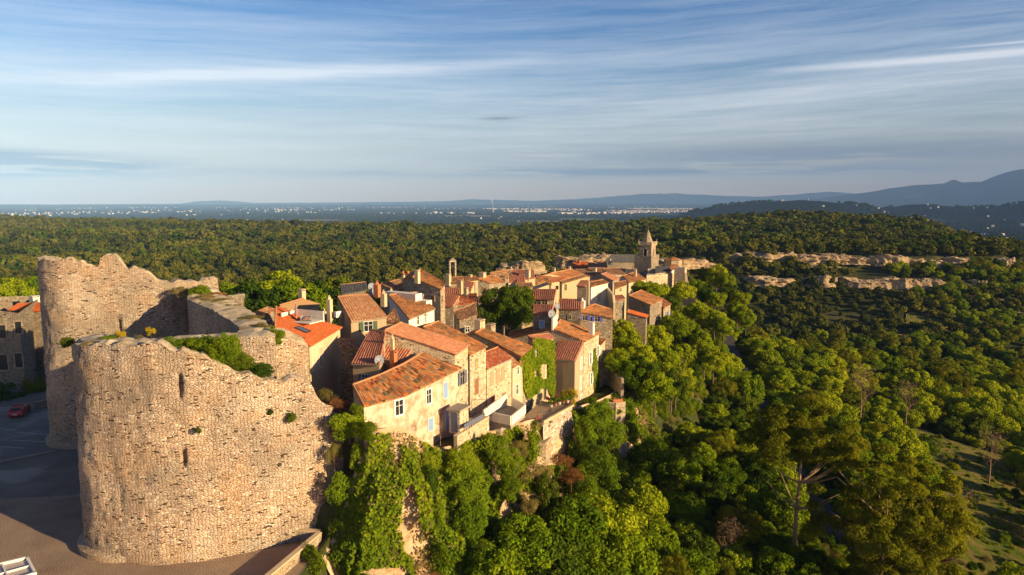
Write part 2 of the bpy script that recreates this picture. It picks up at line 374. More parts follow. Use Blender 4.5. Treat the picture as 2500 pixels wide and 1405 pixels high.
M['skylight'] = mat_plain('skylight_glass', (0.10, 0.13, 0.20), 0.08, 0.1, 0.9)
M['frame_white'] = mat_plain('white_paint', (0.78, 0.74, 0.68), 0.6, 0.1)
M['sh_blue'] = mat_plain('blue_shutter_paint', (0.22, 0.34, 0.58), 0.6, 0.15)
M['sh_royal'] = mat_plain('royal_blue_shutter_paint', (0.10, 0.14, 0.62), 0.6, 0.1)
M['sh_grey'] = mat_plain('slate_blue_shutter_paint', (0.12, 0.14, 0.22), 0.6, 0.15)
M['sh_brown'] = mat_plain('brown_shutter_paint', (0.24, 0.11, 0.06), 0.6, 0.15)
M['sh_green'] = mat_plain('green_shutter_paint', (0.05, 0.09, 0.045), 0.6, 0.15)
M['sh_red'] = mat_plain('red_brown_door_paint', (0.30, 0.09, 0.04), 0.6, 0.15)
M['sh_tan'] = mat_plain('tan_shutter_paint', (0.40, 0.27, 0.17), 0.7, 0.15)
M['iron'] = mat_plain('black_iron', (0.03, 0.03, 0.03), 0.6, 0.1, 0.4)
M['rock'] = mat_rock('cliff_rock', (0.52, 0.36, 0.22), (0.25, 0.15, 0.08), (0.68, 0.54, 0.38), 1.0, 0.5)
M['rock_far'] = mat_rock('limestone_outcrop', (0.46, 0.33, 0.20), (0.13, 0.10, 0.065), (0.62, 0.47, 0.30), 0.7, 1.6)
M['retain'] = mat_rubble('retaining_rubble', (0.62, 0.46, 0.36), (0.40, 0.20, 0.13), (0.78, 0.66, 0.54), 0.45, 0.28, 0.09, 0.25, mortar=0.3)
M['dish'] = mat_plain('dish_grey', (0.20, 0.22, 0.27), 0.5, 0.1)
M['terracotta'] = mat_plain('terracotta', (0.50, 0.17, 0.07), 0.85, 0.3)

def mat_ground():
    m, t, out = new_mat('hillside_ground'); g = t.node('ShaderNodeNewGeometry'); p = g.outputs['Position']
    n = t.noise(p, 0.05, 7, 0.6); n2 = t.noise(p, 0.6, 6, 0.7)
    c = t.ramp(n, [(0.3, (0.022, 0.030, 0.010)), (0.5, (0.042, 0.052, 0.015)), (0.70, (0.12, 0.10, 0.045))])
    c = t.mix(t.math('MULTIPLY', t.ramp(n2, [(0.5, 0.0), (0.7, 1.0)]), 0.55), c, (0.15, 0.115, 0.06))
    finish(t, out, c, 1.0, n2, 0.4, 0.05); return m
M['ground'] = mat_ground()
def mat_meadow():
    m, t, out = new_mat('meadow'); g = t.node('ShaderNodeNewGeometry'); p = g.outputs['Position']
    n = t.noise(t.mapping(p, (1, 1, 1), (0, 0, 0), (0, 0, 0.7)), 0.22, 6, 0.65)
    st = t.noise(t.mapping(p, (0.6, 0.08, 1), (0, 0, 0), (0, 0, -0.9)), 1.0, 4, 0.6)
    c = t.ramp(n, [(0.3, (0.05, 0.09, 0.012)), (0.5, (0.13, 0.17, 0.02)), (0.7, (0.30, 0.21, 0.06))])
    c = t.mix(t.math('MULTIPLY', t.ramp(st, [(0.45, 0.0), (0.6, 1.0)]), 0.6), c, (0.30, 0.19, 0.08))
    finish(t, out, c, 1.0, t.noise(p, 1.6, 6, 0.8), 0.9, 0.05); return m
M['meadow'] = mat_meadow()
def mat_valley():
    m, t, out = new_mat('plain_fields'); g = t.node('ShaderNodeNewGeometry'); p = g.outputs['Position']
    wob = t.node('ShaderNodeTexNoise', {'Vector': p, 'Scale': 0.001, 'Detail': 3.0}).outputs[1]
    pw = t.node('ShaderNodeVectorMath', {0: p, 1: t.node('ShaderNodeVectorMath', {0: wob, 'Scale': 500.0}, operation='SCALE').outputs[0]}, operation='ADD').outputs[0]
    v = t.node('ShaderNodeTexVoronoi', {'Vector': t.mapping(pw, (1/420, 1/900, 0)), 'Scale': 1.0}, voronoi_dimensions='2D')
    cell = t.node('ShaderNodeSeparateColor', {0: v.outputs['Color']})
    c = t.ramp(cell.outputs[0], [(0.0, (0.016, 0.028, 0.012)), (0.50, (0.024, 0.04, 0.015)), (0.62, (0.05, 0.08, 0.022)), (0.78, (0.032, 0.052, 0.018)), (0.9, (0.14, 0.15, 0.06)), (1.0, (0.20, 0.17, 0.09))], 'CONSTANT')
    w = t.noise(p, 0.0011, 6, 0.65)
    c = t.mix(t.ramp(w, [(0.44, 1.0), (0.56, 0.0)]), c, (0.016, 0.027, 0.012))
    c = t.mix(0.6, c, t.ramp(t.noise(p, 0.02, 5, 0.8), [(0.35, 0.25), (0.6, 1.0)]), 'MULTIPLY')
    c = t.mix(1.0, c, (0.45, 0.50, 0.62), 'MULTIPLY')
    finish(t, out, c, 1.0, None, 0.1, 0.02); return m
M['plain'] = mat_valley()
def mat_plaza():
    m, t, out = new_mat('plaza_asphalt'); g = t.node('ShaderNodeNewGeometry'); p = g.outputs['Position']
    n = t.noise(p, 0.25, 6, 0.65); f = t.noise(p, 8.0, 5, 0.7); w = t.noise(t.mapping(p, (1, 1, 1), (3, 9, 0)), 0.16, 4, 0.55)
    c = t.ramp(n, [(0.3, (0.13, 0.11, 0.095)), (0.7, (0.22, 0.18, 0.15))])
    c = t.mix(t.math('MULTIPLY', t.ramp(w, [(0.56, 0.0), (0.62, 1.0)]), 0.5), c, (0.32, 0.28, 0.24))
    c = t.mix(0.4, c, t.ramp(f, [(0.3, 0.5), (0.7, 1.0)]), 'MULTIPLY')
    ro = t.ramp(w, [(0.5, 0.85), (0.62, 0.6)])
    b = finish(t, out, c, 0.85, t.math('ADD', n, t.math('MULTIPLY', f, 0.35)), 0.05, 0.3); t.l.new(ro, b.inputs['Roughness'])
    return m
M['plaza'] = mat_plaza()
M['asphalt'] = mat_plain('road_asphalt', (0.075, 0.068, 0.066), 0.85, 0.3, 0.3, scale=1.0)
def mat_forecourt():
    m, t, out = new_mat('brown_paving'); g = t.node('ShaderNodeNewGeometry'); p = g.outputs['Position']
    mp = t.mapping(p, (1, 1, 0), (0, 0, 0), (0, 0, .5)); v = t.node('ShaderNodeTexVoronoi', {'Vector': mp, 'Scale': 4.5}, voronoi_dimensions='2D', feature='DISTANCE_TO_EDGE')
    n = t.noise(p, 0.3, 6, 0.65); f = t.noise(p, 9.0, 4, 0.7); e = t.ramp(v.outputs[0], [(0.0, 0.0), (0.09, 1.0)])
    c = t.ramp(n, [(0.3, (0.28, 0.19, 0.135)), (0.7, (0.42, 0.30, 0.21))]); c = t.mix(t.math('MULTIPLY', t.math('SUBTRACT', 1.0, e), .5), c, (0.09, 0.065, 0.05))
    finish(t, out, c, 0.9, t.math('ADD', e, f), 0.05, 0.2); return m
M['forecourt'] = mat_forecourt()
# ------------------------------------------------------------------ terrain
LY = [30, 40, 53, 60, 61.3, 62.6, 66.5, 74.5, 82.5, 90, 103, 112, 120, 130, 160, 200, 240, 270, 330]
LX = [-26, -24, -19.4, -17.1, -15.4, -12.8, -8.2, -3.9, -0.3, 4.8, 13.0, 17.0, 20.3, 23.5, 33, 46, 59, 68, 84]
def cliff_top(y): return np.interp(y, [57, 60.3, 61.3, 62.2, 64, 67, 70], [-33, -31.5, -27, -21.6, -21.8, -25.2, -26.0]) + np.where(np.asarray(y) > 70, village_z(y)-village_z(70)+.2, 0)
def village_z(y): return np.interp(y, [58, 66, 72, 80, 110, 160, 220, 260], [-32, -26.5, -26, -28, -32.5, -33, -32, -36])
_F = [Vector(ray(px, 545)) for px in (0,)]
def px_of(x, y):                       # bearing expressed as a photograph column at the horizon
    return CX + FPX*x/np.maximum(y, 1)*1.0084
def terrain_near(x, y):
    x = np.asarray(x, float); y = np.asarray(y, float)
    L = np.interp(y, LY, LX); d = x - L
    zv = village_z(y)
    # right flank: cliff, then the slope to the valley
    w = np.interp(y, [110, 150], [2.4, 22])
    foot = np.interp(y, [100, 130, 220, 300], [-44, -45, -46, -52])
    right = np.maximum(foot - 0.17*np.maximum(d, 0), -82)
    rz = zv + (right - zv)*sstep(0, 1, d/w)
    rz = rz + fbm(x/14, y/14, 3)*np.clip(d/12, 0, 1)*1.4
    # left flank of the village spur
    ld = (L - 62) - x
    plateau = -45 + 3.2*fbm(x/140+3, y/140, 3) + 4.0*fbm(x/500+8, y/500, 2)*sstep(300, 900, y)
    lz = zv + (plateau - zv)*sstep(0, 45, ld)
    plaza = sstep(128, 118, y)*sstep(-150, -130, x)
    lz = lz*(1-plaza) + (-32.0)*plaza
    px_edge = np.interp(y, [30, 50, 61, 62.5, 70, 85, 100, 126], [-15, -17.0, -15.8, -19, -27, -34, -42, -60])
    plz_in = sstep(0, 2.5, px_edge - x)*sstep(129, 126, y)*sstep(-150, -140, x)
    near = np.where(d > 0, rz, np.where(ld > 0, lz, zv))
    near = near*(1-plz_in) + (-32.1)*plz_in
    # beyond the spur
    gap = -51 + 2.5*fbm(x/60, y/60, 3)
    far_l = plateau
    prof = np.interp(y, [200, 300, 340, 400, 412, 418, 445, 452, 458, 520, 700, 840, 950, 1060, 1500], [-70, -74, -70, -58, -55, -50, -47, -45, -38, -37, -37, -33, -25, -33, -46])
    bump = np.exp(-((x-405)/90.0)**2)
    prof = np.where(y > 620, -38 + (prof+38)*bump + 3*fbm(x/120, y/120, 3), prof + 1.5*fbm(x/40, y/40, 3))
    mix_r = sstep(20, 110, x - 0.12*y + 20)
    far = far_l*(1-mix_r) + prof*mix_r
    # the right-hand edge of the upland falls to the plain
    E = np.interp(y, [300, 420, 520, 600, 760, 950, 1200, 1500], [215, 320, 375, 400, 440, 560, 620, 700]) + 25*fbm(y/90, x*0+2, 2)
    vs = np.clip((x - E), 0, None)
    far = far - np.minimum(vs*0.33, 130)
    valley_l = np.interp(y, [150, 225, 262], [0, 0, 1])
    blend = sstep(225, 285, y)
    z = near*(1-blend) + far*blend
    # outer rim of the plateau
    rim = np.interp(px_of(x, y), [-400, 0, 250, 500, 750, 900, 1250, 1450, 1650, 1800, 2300, 3000], [1560, 1500, 1340, 1180, 1050, 1000, 960, 980, 1010, 1250, 1250, 1200])
    rim = rim*(1 + .07*fbm(px_of(x, y)/110, y*0, 3)); z = z - 118*sstep(0, 460, y - rim)
    return z
def hit(px, py, y0=40, y1=1600):
    a, b = ray(px, py)
    ys = np.geomspace(y0, y1, 1500); zz = b*ys - terrain_near(a*ys, ys)
    k = np.nonzero(zz < 0)[0]
    if len(k) == 0: return Vector((a*y1, y1, float(terrain_near(a*y1, y1))))
    yy = ys[max(k[0], 0)]
    return Vector((a*yy, yy, float(terrain_near(a*yy, yy))))
def ground_z(x, y): return float(terrain_near(x, y))

def polar(name, r0, r1, nr, a0, a1, na, fz, mat):
    R = np.geomspace(r0, r1, nr); A = np.radians(np.linspace(a0, a1, na))
    r, a = np.meshgrid(R, A, indexing='ij'); x = r*np.sin(a); y = r*np.cos(a); z = fz(x, y)
    V = np.stack([x.ravel(), y.ravel(), z.ravel()], 1)
    o = np_mesh(name, V, grid_faces(nr, na, True), mat, smooth=True); o['kind'] = 'structure'; return o
polar('hillside', 24, 1950, 460, -62, 62, 620, terrain_near, M['ground'])

RIDGES = [  # (distance, half-depth, roughness, [(bearing as photo column, crest as photo row)...])
    (5000, 650, .10, [(1500, 548), (1660, 528), (1700, 514), (1760, 500), (1830, 497), (1950, 492), (2060, 494), (2110, 502), (2180, 525), (2300, 545), (2600, 545)]),
    (5800, 500, .12, [(1950, 540), (2160, 512), (2210, 503), (2280, 500), (2360, 507), (2430, 501), (2520, 498), (2700, 500)]),
    (19500, 2300, .13, [(1880, 500), (1960, 487), (2070, 477), (2150, 464), (2230, 455), (2300, 448), (2325, 438), (2345, 444), (2390, 441), (2430, 426), (2470, 419), (2490, 417), (2530, 423), (2600, 432), (2900, 450)]),
    (26000, 900, .06, [(-200, 503), (0, 501), (250, 499), (440, 498), (480, 492), (530, 490), (580, 492), (620, 496), (800, 495), (1000, 493), (1100, 491), (1150, 487), (1230, 489), (1300, 491), (1400, 487), (1500, 480), (1560, 474), (1650, 473), (1750, 478), (1850, 481), (1930, 476), (2020, 469), (2100, 474), (2300, 480), (2700, 480)]),
    (22500, 900, .08, [(-200, 506), (0, 507), (200, 505), (420, 502), (600, 499), (760, 505), (900, 498), (1000, 503), (1200, 503), (1400, 496), (1700, 498), (1950, 490), (2100, 492), (2700, 490)]),
    (14000, 900, .10, [(-300, 512), (0, 511), (230, 514), (330, 511), (430, 509), (560, 516), (700, 522), (2700, 530)]),
]
def plain_base(R): return -166.0 - np.clip((R-9000)/400, 0, 40)
def terrain_far(x, y):
    R = np.hypot(x, y); z = plain_base(R) + 3.0*fbm(x/900, y/900, 3)
    q = px_of(x, y)
    for dist, w, rg_, prof in RIDGES:
        rows = np.interp(q, [p for p, _ in prof], [v for _, v in prof])
        u = (CY-rows)/FPX; crest = (u*CP-SP)/(CP+u*SP)*dist*y/np.maximum(R, 1)
        h = np.maximum(crest - plain_base(dist), 0)
        n = 1 + rg_*fbm(x/(w*0.30), y/(w*0.5), 5)
        z = np.maximum(z, plain_base(R) + h*n*np.exp(-((R-dist)/w)**2))
    near = terrain_near(x, np.minimum(y, 2600)); k = sstep(1500, 1930, R)
    return near*(1-k) + z*k - 3*(1-sstep(1800, 2000, R))
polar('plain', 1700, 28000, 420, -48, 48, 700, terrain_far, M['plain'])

# plaza, a sheet lying on the ground west of the castle
def sheet(name, pts, mat, kind='structure', drape=None, lift=0.0):
    b = MB(); b.face([(p[0], p[1], p[2]+lift) for p in pts], [(p[0], p[1]) for p in pts]); o = b.build(name, mat); o['kind'] = kind; return o
def ribbon(name, path, width, mat, lift=0.12, kind='structure', step=1.5):
    pts = []
    for (x0, y0), (x1, y1) in zip(path[:-1], path[1:]):
        n = max(1, int(math.hypot(x1-x0, y1-y0)/step)); pts += [(x0+(x1-x0)*i/n, y0+(y1-y0)*i/n) for i in range(n)]
    pts.append(path[-1]); V = []
    for i, (x, y) in enumerate(pts):
        a = pts[max(i-1, 0)]; b = pts[min(i+1, len(pts)-1)]; dx, dy = b[0]-a[0], b[1]-a[1]; L = math.hypot(dx, dy)
        nx, ny = dy/L, -dx/L; zs = max(ground_z(x+nx*k*width, y+ny*k*width) for k in (-.5, 0, .5))
        for k in (-0.5, 0, 0.5): V.append((x+nx*k*width, y+ny*k*width, zs+lift))
    o = np_mesh(name, V, grid_faces(len(pts), 3), mat); o['kind'] = kind; return o
sheet('plaza', [(-140, 30, -31.95), (-16.2, 30, -31.95), (-18.6, 50, -31.95), (-17.6, 61, -31.95), (-27, 70, -31.95), (-44, 100, -31.95), (-62, 126, -31.95), (-140, 126, -31.95)], M['plaza'])

sheet('forecourt', [(-140, 30, -31.93), (-16.4, 30, -31.93), (-18.8, 50, -31.93), (-17.8, 60, -31.93), (-30, 66, -31.93), (-44, 71, -31.93), (-140, 60, -31.93)], M['forecourt'])
ROAD = [tuple(hit(px, py)[:2]) for px, py in ((2300, 1560), (2090, 1345), (2030, 1290), (1960, 1210), (1900, 1090), (1846, 985), (1815, 925), (1790, 885), (1770, 850), (1750, 800), (1745, 760))]
def smooth_path(p, n=3):
    for _ in range(n):
        q = [p[0]]
        for a, b in zip(p[:-1], p[1:]): q += [(a[0]*.75+b[0]*.25, a[1]*.75+b[1]*.25), (a[0]*.25+b[0]*.75, a[1]*.25+b[1]*.75)]
        p = q + [p[-1]]
    return p
ROAD = smooth_path(ROAD)
ribbon('road', ROAD, 4.6, M['asphalt'], 0.2)
def near_path(x, y, path, d): return any((x-a)**2 + (y-b)**2 < d*d for a, b in path)
# ------------------------------------------------------------------ castle ruin
def path_point(path, px, py):
    """where the plan polyline is crossed by the vertical plane of this pixel; returns (s, x, y, z)"""
    a, b = ray(px, py); s = 0; best = None
    for (x0, y0), (x1, y1) in zip(path[:-1], path[1:]):
        L = math.hypot(x1-x0, y1-y0); dx, dy = x1-x0, y1-y0
        den = dx - a*dy
        if abs(den) > 1e-9:
            t = (a*y0 - x0)/den
            if -1e-6 <= t <= 1+1e-6:
                Y = y0+t*dy; best = (s+t*L, a*Y, Y, b*Y); break
        s += L
    return best
def path_len(path): return sum(math.hypot(b[0]-a[0], b[1]-a[1]) for a, b in zip(path[:-1], path[1:]))
def path_at(path, s):
    for (x0, y0), (x1, y1) in zip(path[:-1], path[1:]):
        L = math.hypot(x1-x0, y1-y0)
        if s <= L+1e-9: return x0+(x1-x0)*s/L, y0+(y1-y0)*s/L, (x1-x0)/L, (y1-y0)/L
        s -= L
    L = math.hypot(path[-1][0]-path[-2][0], path[-1][1]-path[-2][1])
    return path[-1][0], path[-1][1], (path[-1][0]-path[-2][0])/L, (path[-1][1]-path[-2][1])/L
def arc(cx, cy, r, a0, a1, n=14):
    return [(cx+r*cos(radians(a0+(a1-a0)*i/n)), cy+r*sin(radians(a0+(a1-a0)*i/n))) for i in range(n+1)]
def rough_wall(name, path, top, thick, zbot, mat, parent, step=0.35, rag=0.22, top_mat=None, thick_fn=None, slits=(), flat_top=0.0):
    """a thick ruined wall along a plan path (outer face on the path, body to its left when walking),
    top: list of (s, z). Outer face, inner face, crest and ends, each face finely gridded and uneven."""
    L = path_len(path); n = int(L/step)+1; S_ = np.linspace(0, L, n)
    ts = [t[0] for t in top]; tz = [t[1] for t in top]
    Zt = np.interp(S_, ts, tz)
    jag = np.floor(vnoise(S_/0.9, S_*0+3)*2.2)*0.5*rag + vnoise(S_/0.45, S_*0+9)*rag*0.5
    Zt = Zt + jag
    m = int((max(tz)-zbot)/0.5)+2
    out = []; inn = []
    pts = [path_at(path, s) for s in S_]
    XY = np.array([(p[0], p[1]) for p in pts]); T = np.array([(p[2], p[3]) for p in pts])
    k = np.ones(5)/5; Tp = np.pad(T, ((2, 2), (0, 0)), 'edge'); T = np.stack([np.convolve(Tp[:, i], k, 'valid') for i in (0, 1)], 1)
    T /= np.linalg.norm(T, axis=1)[:, None]
    N = np.stack([T[:, 1], -T[:, 0]], 1)            # outward normal (right of travel)
    th = np.array([thick_fn(s) if thick_fn else thick for s in S_])
    V = []; UV = []
    f = np.linspace(0, 1, m)
    for side in (0, 1):
        base = XY - (N*th[:, None] if side else 0)
        s_g, f_g = np.meshgrid(S_, f, indexing='ij')
        z_g = zbot + (Zt[:, None]-zbot)*f_g
        dn = 0.16*fbm(s_g/2.2+side*9, z_g/1.6, 4) + 0.10*vnoise(s_g/0.5, z_g/0.28)
        if not side:
            for (s0, z0, w, h) in slits:
                inside = (abs(s_g-s0) < w) & (abs(z_g-z0) < h); dn = np.where(inside, -0.6, dn)
        batter = (1-f_g)*0.35*(1 if side == 0 else -0.2)
        d = dn + batter
        sgn = 1 if side == 0 else -1
        X = base[:, 0][:, None] + N[:, 0][:, None]*d*sgn; Y = base[:, 1][:, None] + N[:, 1][:, None]*d*sgn
        V.append(np.stack([X.ravel(), Y.ravel(), z_g.ravel()], 1)); UV.append(np.stack([s_g.ravel()+side*50, z_g.ravel()], 1))
    Vo, Vi = V; F = [grid_faces(n, m), grid_faces(n, m, True) + n*m]
    allV = [Vo, Vi]; allU = UV; off = 2*n*m
    # ends
    for e in (0, n-1):
        idx_o = e*m + np.arange(m); idx_i = n*m + e*m + np.arange(m)
        a = Vo[e*m:(e+1)*m]; b = Vi[e*m:(e+1)*m]; allV += [a, b]
        allU += [np.stack([np.full(m, e*0.4), a[:, 2]], 1), np.stack([np.full(m, e*0.4)+th[e], a[:, 2]], 1)]
        q = np.arange(m-1); fc = np.stack([off+q, off+q+1, off+m+q+1, off+m+q], 1)
        F.append(fc if e else fc[:, ::-1]); off += 2*m
    o = np_mesh(name, np.vstack(allV)-np.array(parent.location), np.vstack(F), mat, parent, np.vstack(allU))
    # crest
    nc = 6; u = np.linspace(0, 1, nc)
    to = Vo.reshape(n, m, 3)[:, -1]; ti = Vi.reshape(n, m, 3)[:, -1]
    g = to[:, None, :]*(1-u)[None, :, None] + ti[:, None, :]*u[None, :, None]
    s_g, u_g = np.meshgrid(S_, u*th.mean(), indexing='ij')
    edge = np.minimum(u, 1-u)[None, :]*2
    g[:, :, 2] += (0.25*fbm(s_g/1.1, u_g/0.9+4, 3)*np.minimum(edge*2, 1)) + 0.12*edge
    c = np_mesh('wall_crest', g.reshape(-1, 3)-np.array(parent.location), grid_faces(n, nc), top_mat or M['castle_top'], o, np.stack([s_g.ravel(), u_g.ravel()], 1), smooth=True)
    return o

castle = thing('castle_ruin', 'ruined medieval castle of rough stone with round towers beside the dark plaza', 'castle ruin', (-33, 64, -32))
# near outer curtain: from the back of the near tower round to the broken right end
c1 = (-35.3, 62.3); R1 = 4.75
near_path_pts = arc(c1[0], c1[1], R1, 150, 258, 40) + [(-33.5, 57.05), (-30.8, 56.75), (-28, 57.3), (-25.5, 58.3), (-23, 59.5), (-20.6, 60.9), (-18.9, 62.0), (-17.5, 63.0), (-16.7, 64.4)]
NP = near_path_pts
tops = [(178, 838), (195, 838), (215, 840), (262, 842), (330, 841), (387, 843), (421, 852), (450, 861), (495, 867), (515, 882), (540, 893), (564, 904), (621, 921), (650, 930), (681, 929), (700, 925), (735, 925), (760, 936), (775, 972), (790, 990), (805, 996), (813, 1000)]
top1 = []
for px, py in tops:
    q = path_point(NP[9:], px, py)
    if q: top1.append((q[0] + path_len(NP[:10]), q[3]))
top1 = [(0, top1[0][1])] + top1
Lnp = path_len(NP)
top1 += [(Lnp, -22.3)]
sl = []
for px, py, hh in ((439, 944, 0.85), (450, 1116, 0.7)):
    q = path_point(NP[9:], px, py); sl.append((q[0]+path_len(NP[:10]), q[3], 0.20, hh))
rough_wall('curtain_wall', NP, top1, 1.3, -32.4, M['castle'], castle, 0.2, 0.2, slits=sl)
# middle wall whose broad crest runs behind the broken outer face
mid = [(-39.4, 60.9), (-38.2, 59.6), (-36.0, 58.7), (-33.2, 58.6), (-31.4, 59.2), (-29.9, 60.6), (-28, 61.2), (-25.6, 61.6)]
rough_wall('inner_wall', mid, [(0, -12.45), (6, -12.4), (9, -12.55), (12, -12.6), (20, -12.6)], 2, -30, M['castle'], castle, 0.3, 0.06, thick_fn=lambda s: 3.6 - 1.9*min(1, s/8.0))
# right-hand block: broad-topped wall sweeping back to the far curtain
def block(name, poly, ztop, zbot, mat, parent, rag=0.12, step=0.4):
    """closed prism over a plan polygon (counter-clockwise), ragged"""
    P_ = poly + [poly[0]]; L = path_len(P_); n = int(L/step)+1; S_ = np.linspace(0, L, n)
    pts = np.array([path_at(P_, s)[:2] for s in S_]); T = np.array([path_at(P_, s)[2:] for s in S_]); N = np.stack([T[:, 1], -T[:, 0]], 1)
    zt = np.array([ztop(x, y) for x, y in pts]) + vnoise(S_/0.7, S_*0+5)*rag; zt[-1] = zt[0]
    m = int((zt.max()-zbot)/0.5)+2; f = np.linspace(0, 1, m); s_g, f_g = np.meshgrid(S_, f, indexing='ij'); z_g = zbot+(zt[:, None]-zbot)*f_g
    dn = 0.15*fbm(s_g/2, z_g/1.6+5, 4) + 0.09*vnoise(s_g/0.5, z_g/0.28); dn[-1] = dn[0]
    X = pts[:, 0][:, None]+N[:, 0][:, None]*dn; Y = pts[:, 1][:, None]+N[:, 1][:, None]*dn
    V = np.stack([X.ravel(), Y.ravel(), z_g.ravel()], 1)
    o = np_mesh(name, V-np.array(parent.location), grid_faces(n, m), mat, parent, np.stack([s_g.ravel(), z_g.ravel()], 1))
    rim = V.reshape(n, m, 3)[:-1, -1]
    import bmesh
    bm = bmesh.new(); vs = [bm.verts.new(Vector(r)-parent.location) for r in rim]; fc = bm.faces.new(vs)
    bmesh.ops.triangulate(bm, faces=[fc])
    for _ in range(3): bmesh.ops.subdivide_edges(bm, edges=[e for e in bm.edges if e.calc_length() > 1.0 and not e.is_boundary], cuts=1)
    bmesh.ops.triangulate(bm, faces=bm.faces[:])
    for v in bm.verts:
        if not v.is_boundary: v.co.z += 0.25*float(fbm(v.co.x/1.3, v.co.y/1.3, 3)) + 0.1
    me = bpy.data.meshes.new('wall_crest'); bm.to_mesh(me); bm.free(); me.materials.append(M['castle_top'])
    c = bpy.data.objects.new('wall_crest', me); link(c, o); return o
blk = [(-25.7, 61.9), (-24.2, 61.9), (-22.1, 62.7), (-24.5, 68), (-29.0, 75.5), (-33.3, 81.7), (-37.5, 87.5), (-41.2, 92.5), (-43.5, 91.0), (-40.4, 84.0), (-33.8, 76.6), (-29.8, 71), (-26.9, 66.6), (-26.2, 64)]
block('end_wall', blk, lambda x, y: float(np.interp(y, [61, 70, 82, 93], [-12.7, -12.7, -12.5, -11.8])), -31, M['castle'], castle)
# far tower and curtain
c2 = (-57.0, 89.9); R2 = 4.7
FPt = arc(c2[0], c2[1], R2, 165, 292, 40) + [(-54.2, 85.95), (-50, 87.3), (-45.0, 89.5), (-42.2, 92.6), (-41.0, 94.5)]
tops2 = [(112, 634), (130, 633), (160, 634), (199, 638), (206, 650), (240, 650), (244, 628), (262, 625), (279, 628), (291, 638), (313, 656), (352, 659), (370, 674), (382, 685), (392, 688), (425, 686), (460, 688)]
top2 = []
for px, py in tops2:
    q = path_point(FPt[7:], px, py)
    if q: top2.append((q[0]+path_len(FPt[:8]), q[3]))
top2 = [(0, top2[0][1])] + top2; top2.append((path_len(FPt), top2[-1][1]+0.1))
q = path_point(FPt[7:], 292, 795)
rough_wall('tower_wall', FPt, top2, 1.4, -32.4, M['castle'], castle, 0.22, 0.25, slits=[(q[0]+path_len(FPt[:8]), q[3], 0.2, 1.0)])
# rampart stub climbing to the orange roof, and an unseen rear wall added to shade the ruined house
r0, r1 = P(666, 813, 72.6), P(756, 850, 75.4)
block('rampart_stub', [(r0.x, r0.y), (r1.x, r1.y), (r1.x-1.2, r1.y+1.6), (r0.x-1.2, r0.y+2.2)], lambda x, y: float(r0.z+(r1.z-r0.z)*max(0, min(1, (x-r0.x)/(r1.x-r0.x)))), -32, M['castle'], castle, .05)
block('rear_shade_wall', [(-43.2, 93.2), (-41.6, 93.2), (-44.5, 122), (-46.2, 122)], lambda x, y: -14.2-(y-93)*.075, -33, M['castle'], castle, .3)
# string course on the far tower
b = MB(); zc = P(190, 661, 87).z
prev = None
for i in range(13):
    a = radians(165+ (292-165)*i/12); p = Vector((c2[0]+(R2+0.12)*cos(a), c2[1]+(R2+0.12)*sin(a), zc)); pi_ = Vector((c2[0]+(R2-0.2)*cos(a), c2[1]+(R2-0.2)*sin(a), zc))
    if prev: b.face([prev[0], p, p+Vector((0, 0, .28)), prev[0]+Vector((0, 0, .28))], [(i, 0), (i+1, 0), (i+1, .3), (i, .3)]); b.face([prev[0]+Vector((0, 0, .28)), p+Vector((0, 0, .28)), pi_+Vector((0, 0, .34)), prev[1]+Vector((0, 0, .34))]); b.face([prev[0], prev[1], pi_, p])
    prev = (p, pi_)
b.build('string_course', M['castle'], castle)
# tower plinths
for nm, c, R, a0, a1 in (('plinth', c1, R1, 150, 300), ('plinth', c2, R2, 165, 300)):
    b = MB(); prev = None
    for i in range(19):
        a = radians(a0+(a1-a0)*i/18); o1 = Vector((c[0]+(R+0.85)*cos(a), c[1]+(R+0.85)*sin(a), -32.2)); o2 = o1+Vector((0, 0, 0.75)); o3 = Vector((c[0]+(R+0.2)*cos(a), c[1]+(R+0.2)*sin(a), -31.1))
        if prev: b.face([prev[0], o1, o2, prev[1]], [(i*.8, 0), (i*.8+.8, 0), (i*.8+.8, .75), (i*.8, .75)]); b.face([prev[1], o2, o3, prev[2]], [(i*.8, .75), (i*.8+.8, .75), (i*.8+.8, 1.4), (i*.8, 1.4)])
        prev = (o1, o2, o3)
    b.build(nm, M['castle'], castle)
# court floor inside
b = MB(); cf = [(-41, 62), (-27, 63), (-27, 68), (-34, 78), (-41, 88), (-50, 86)]
b.face([(x, y, -26.5) for x, y in cf], cf); b.build('court_floor', M['castle_top'], castle)

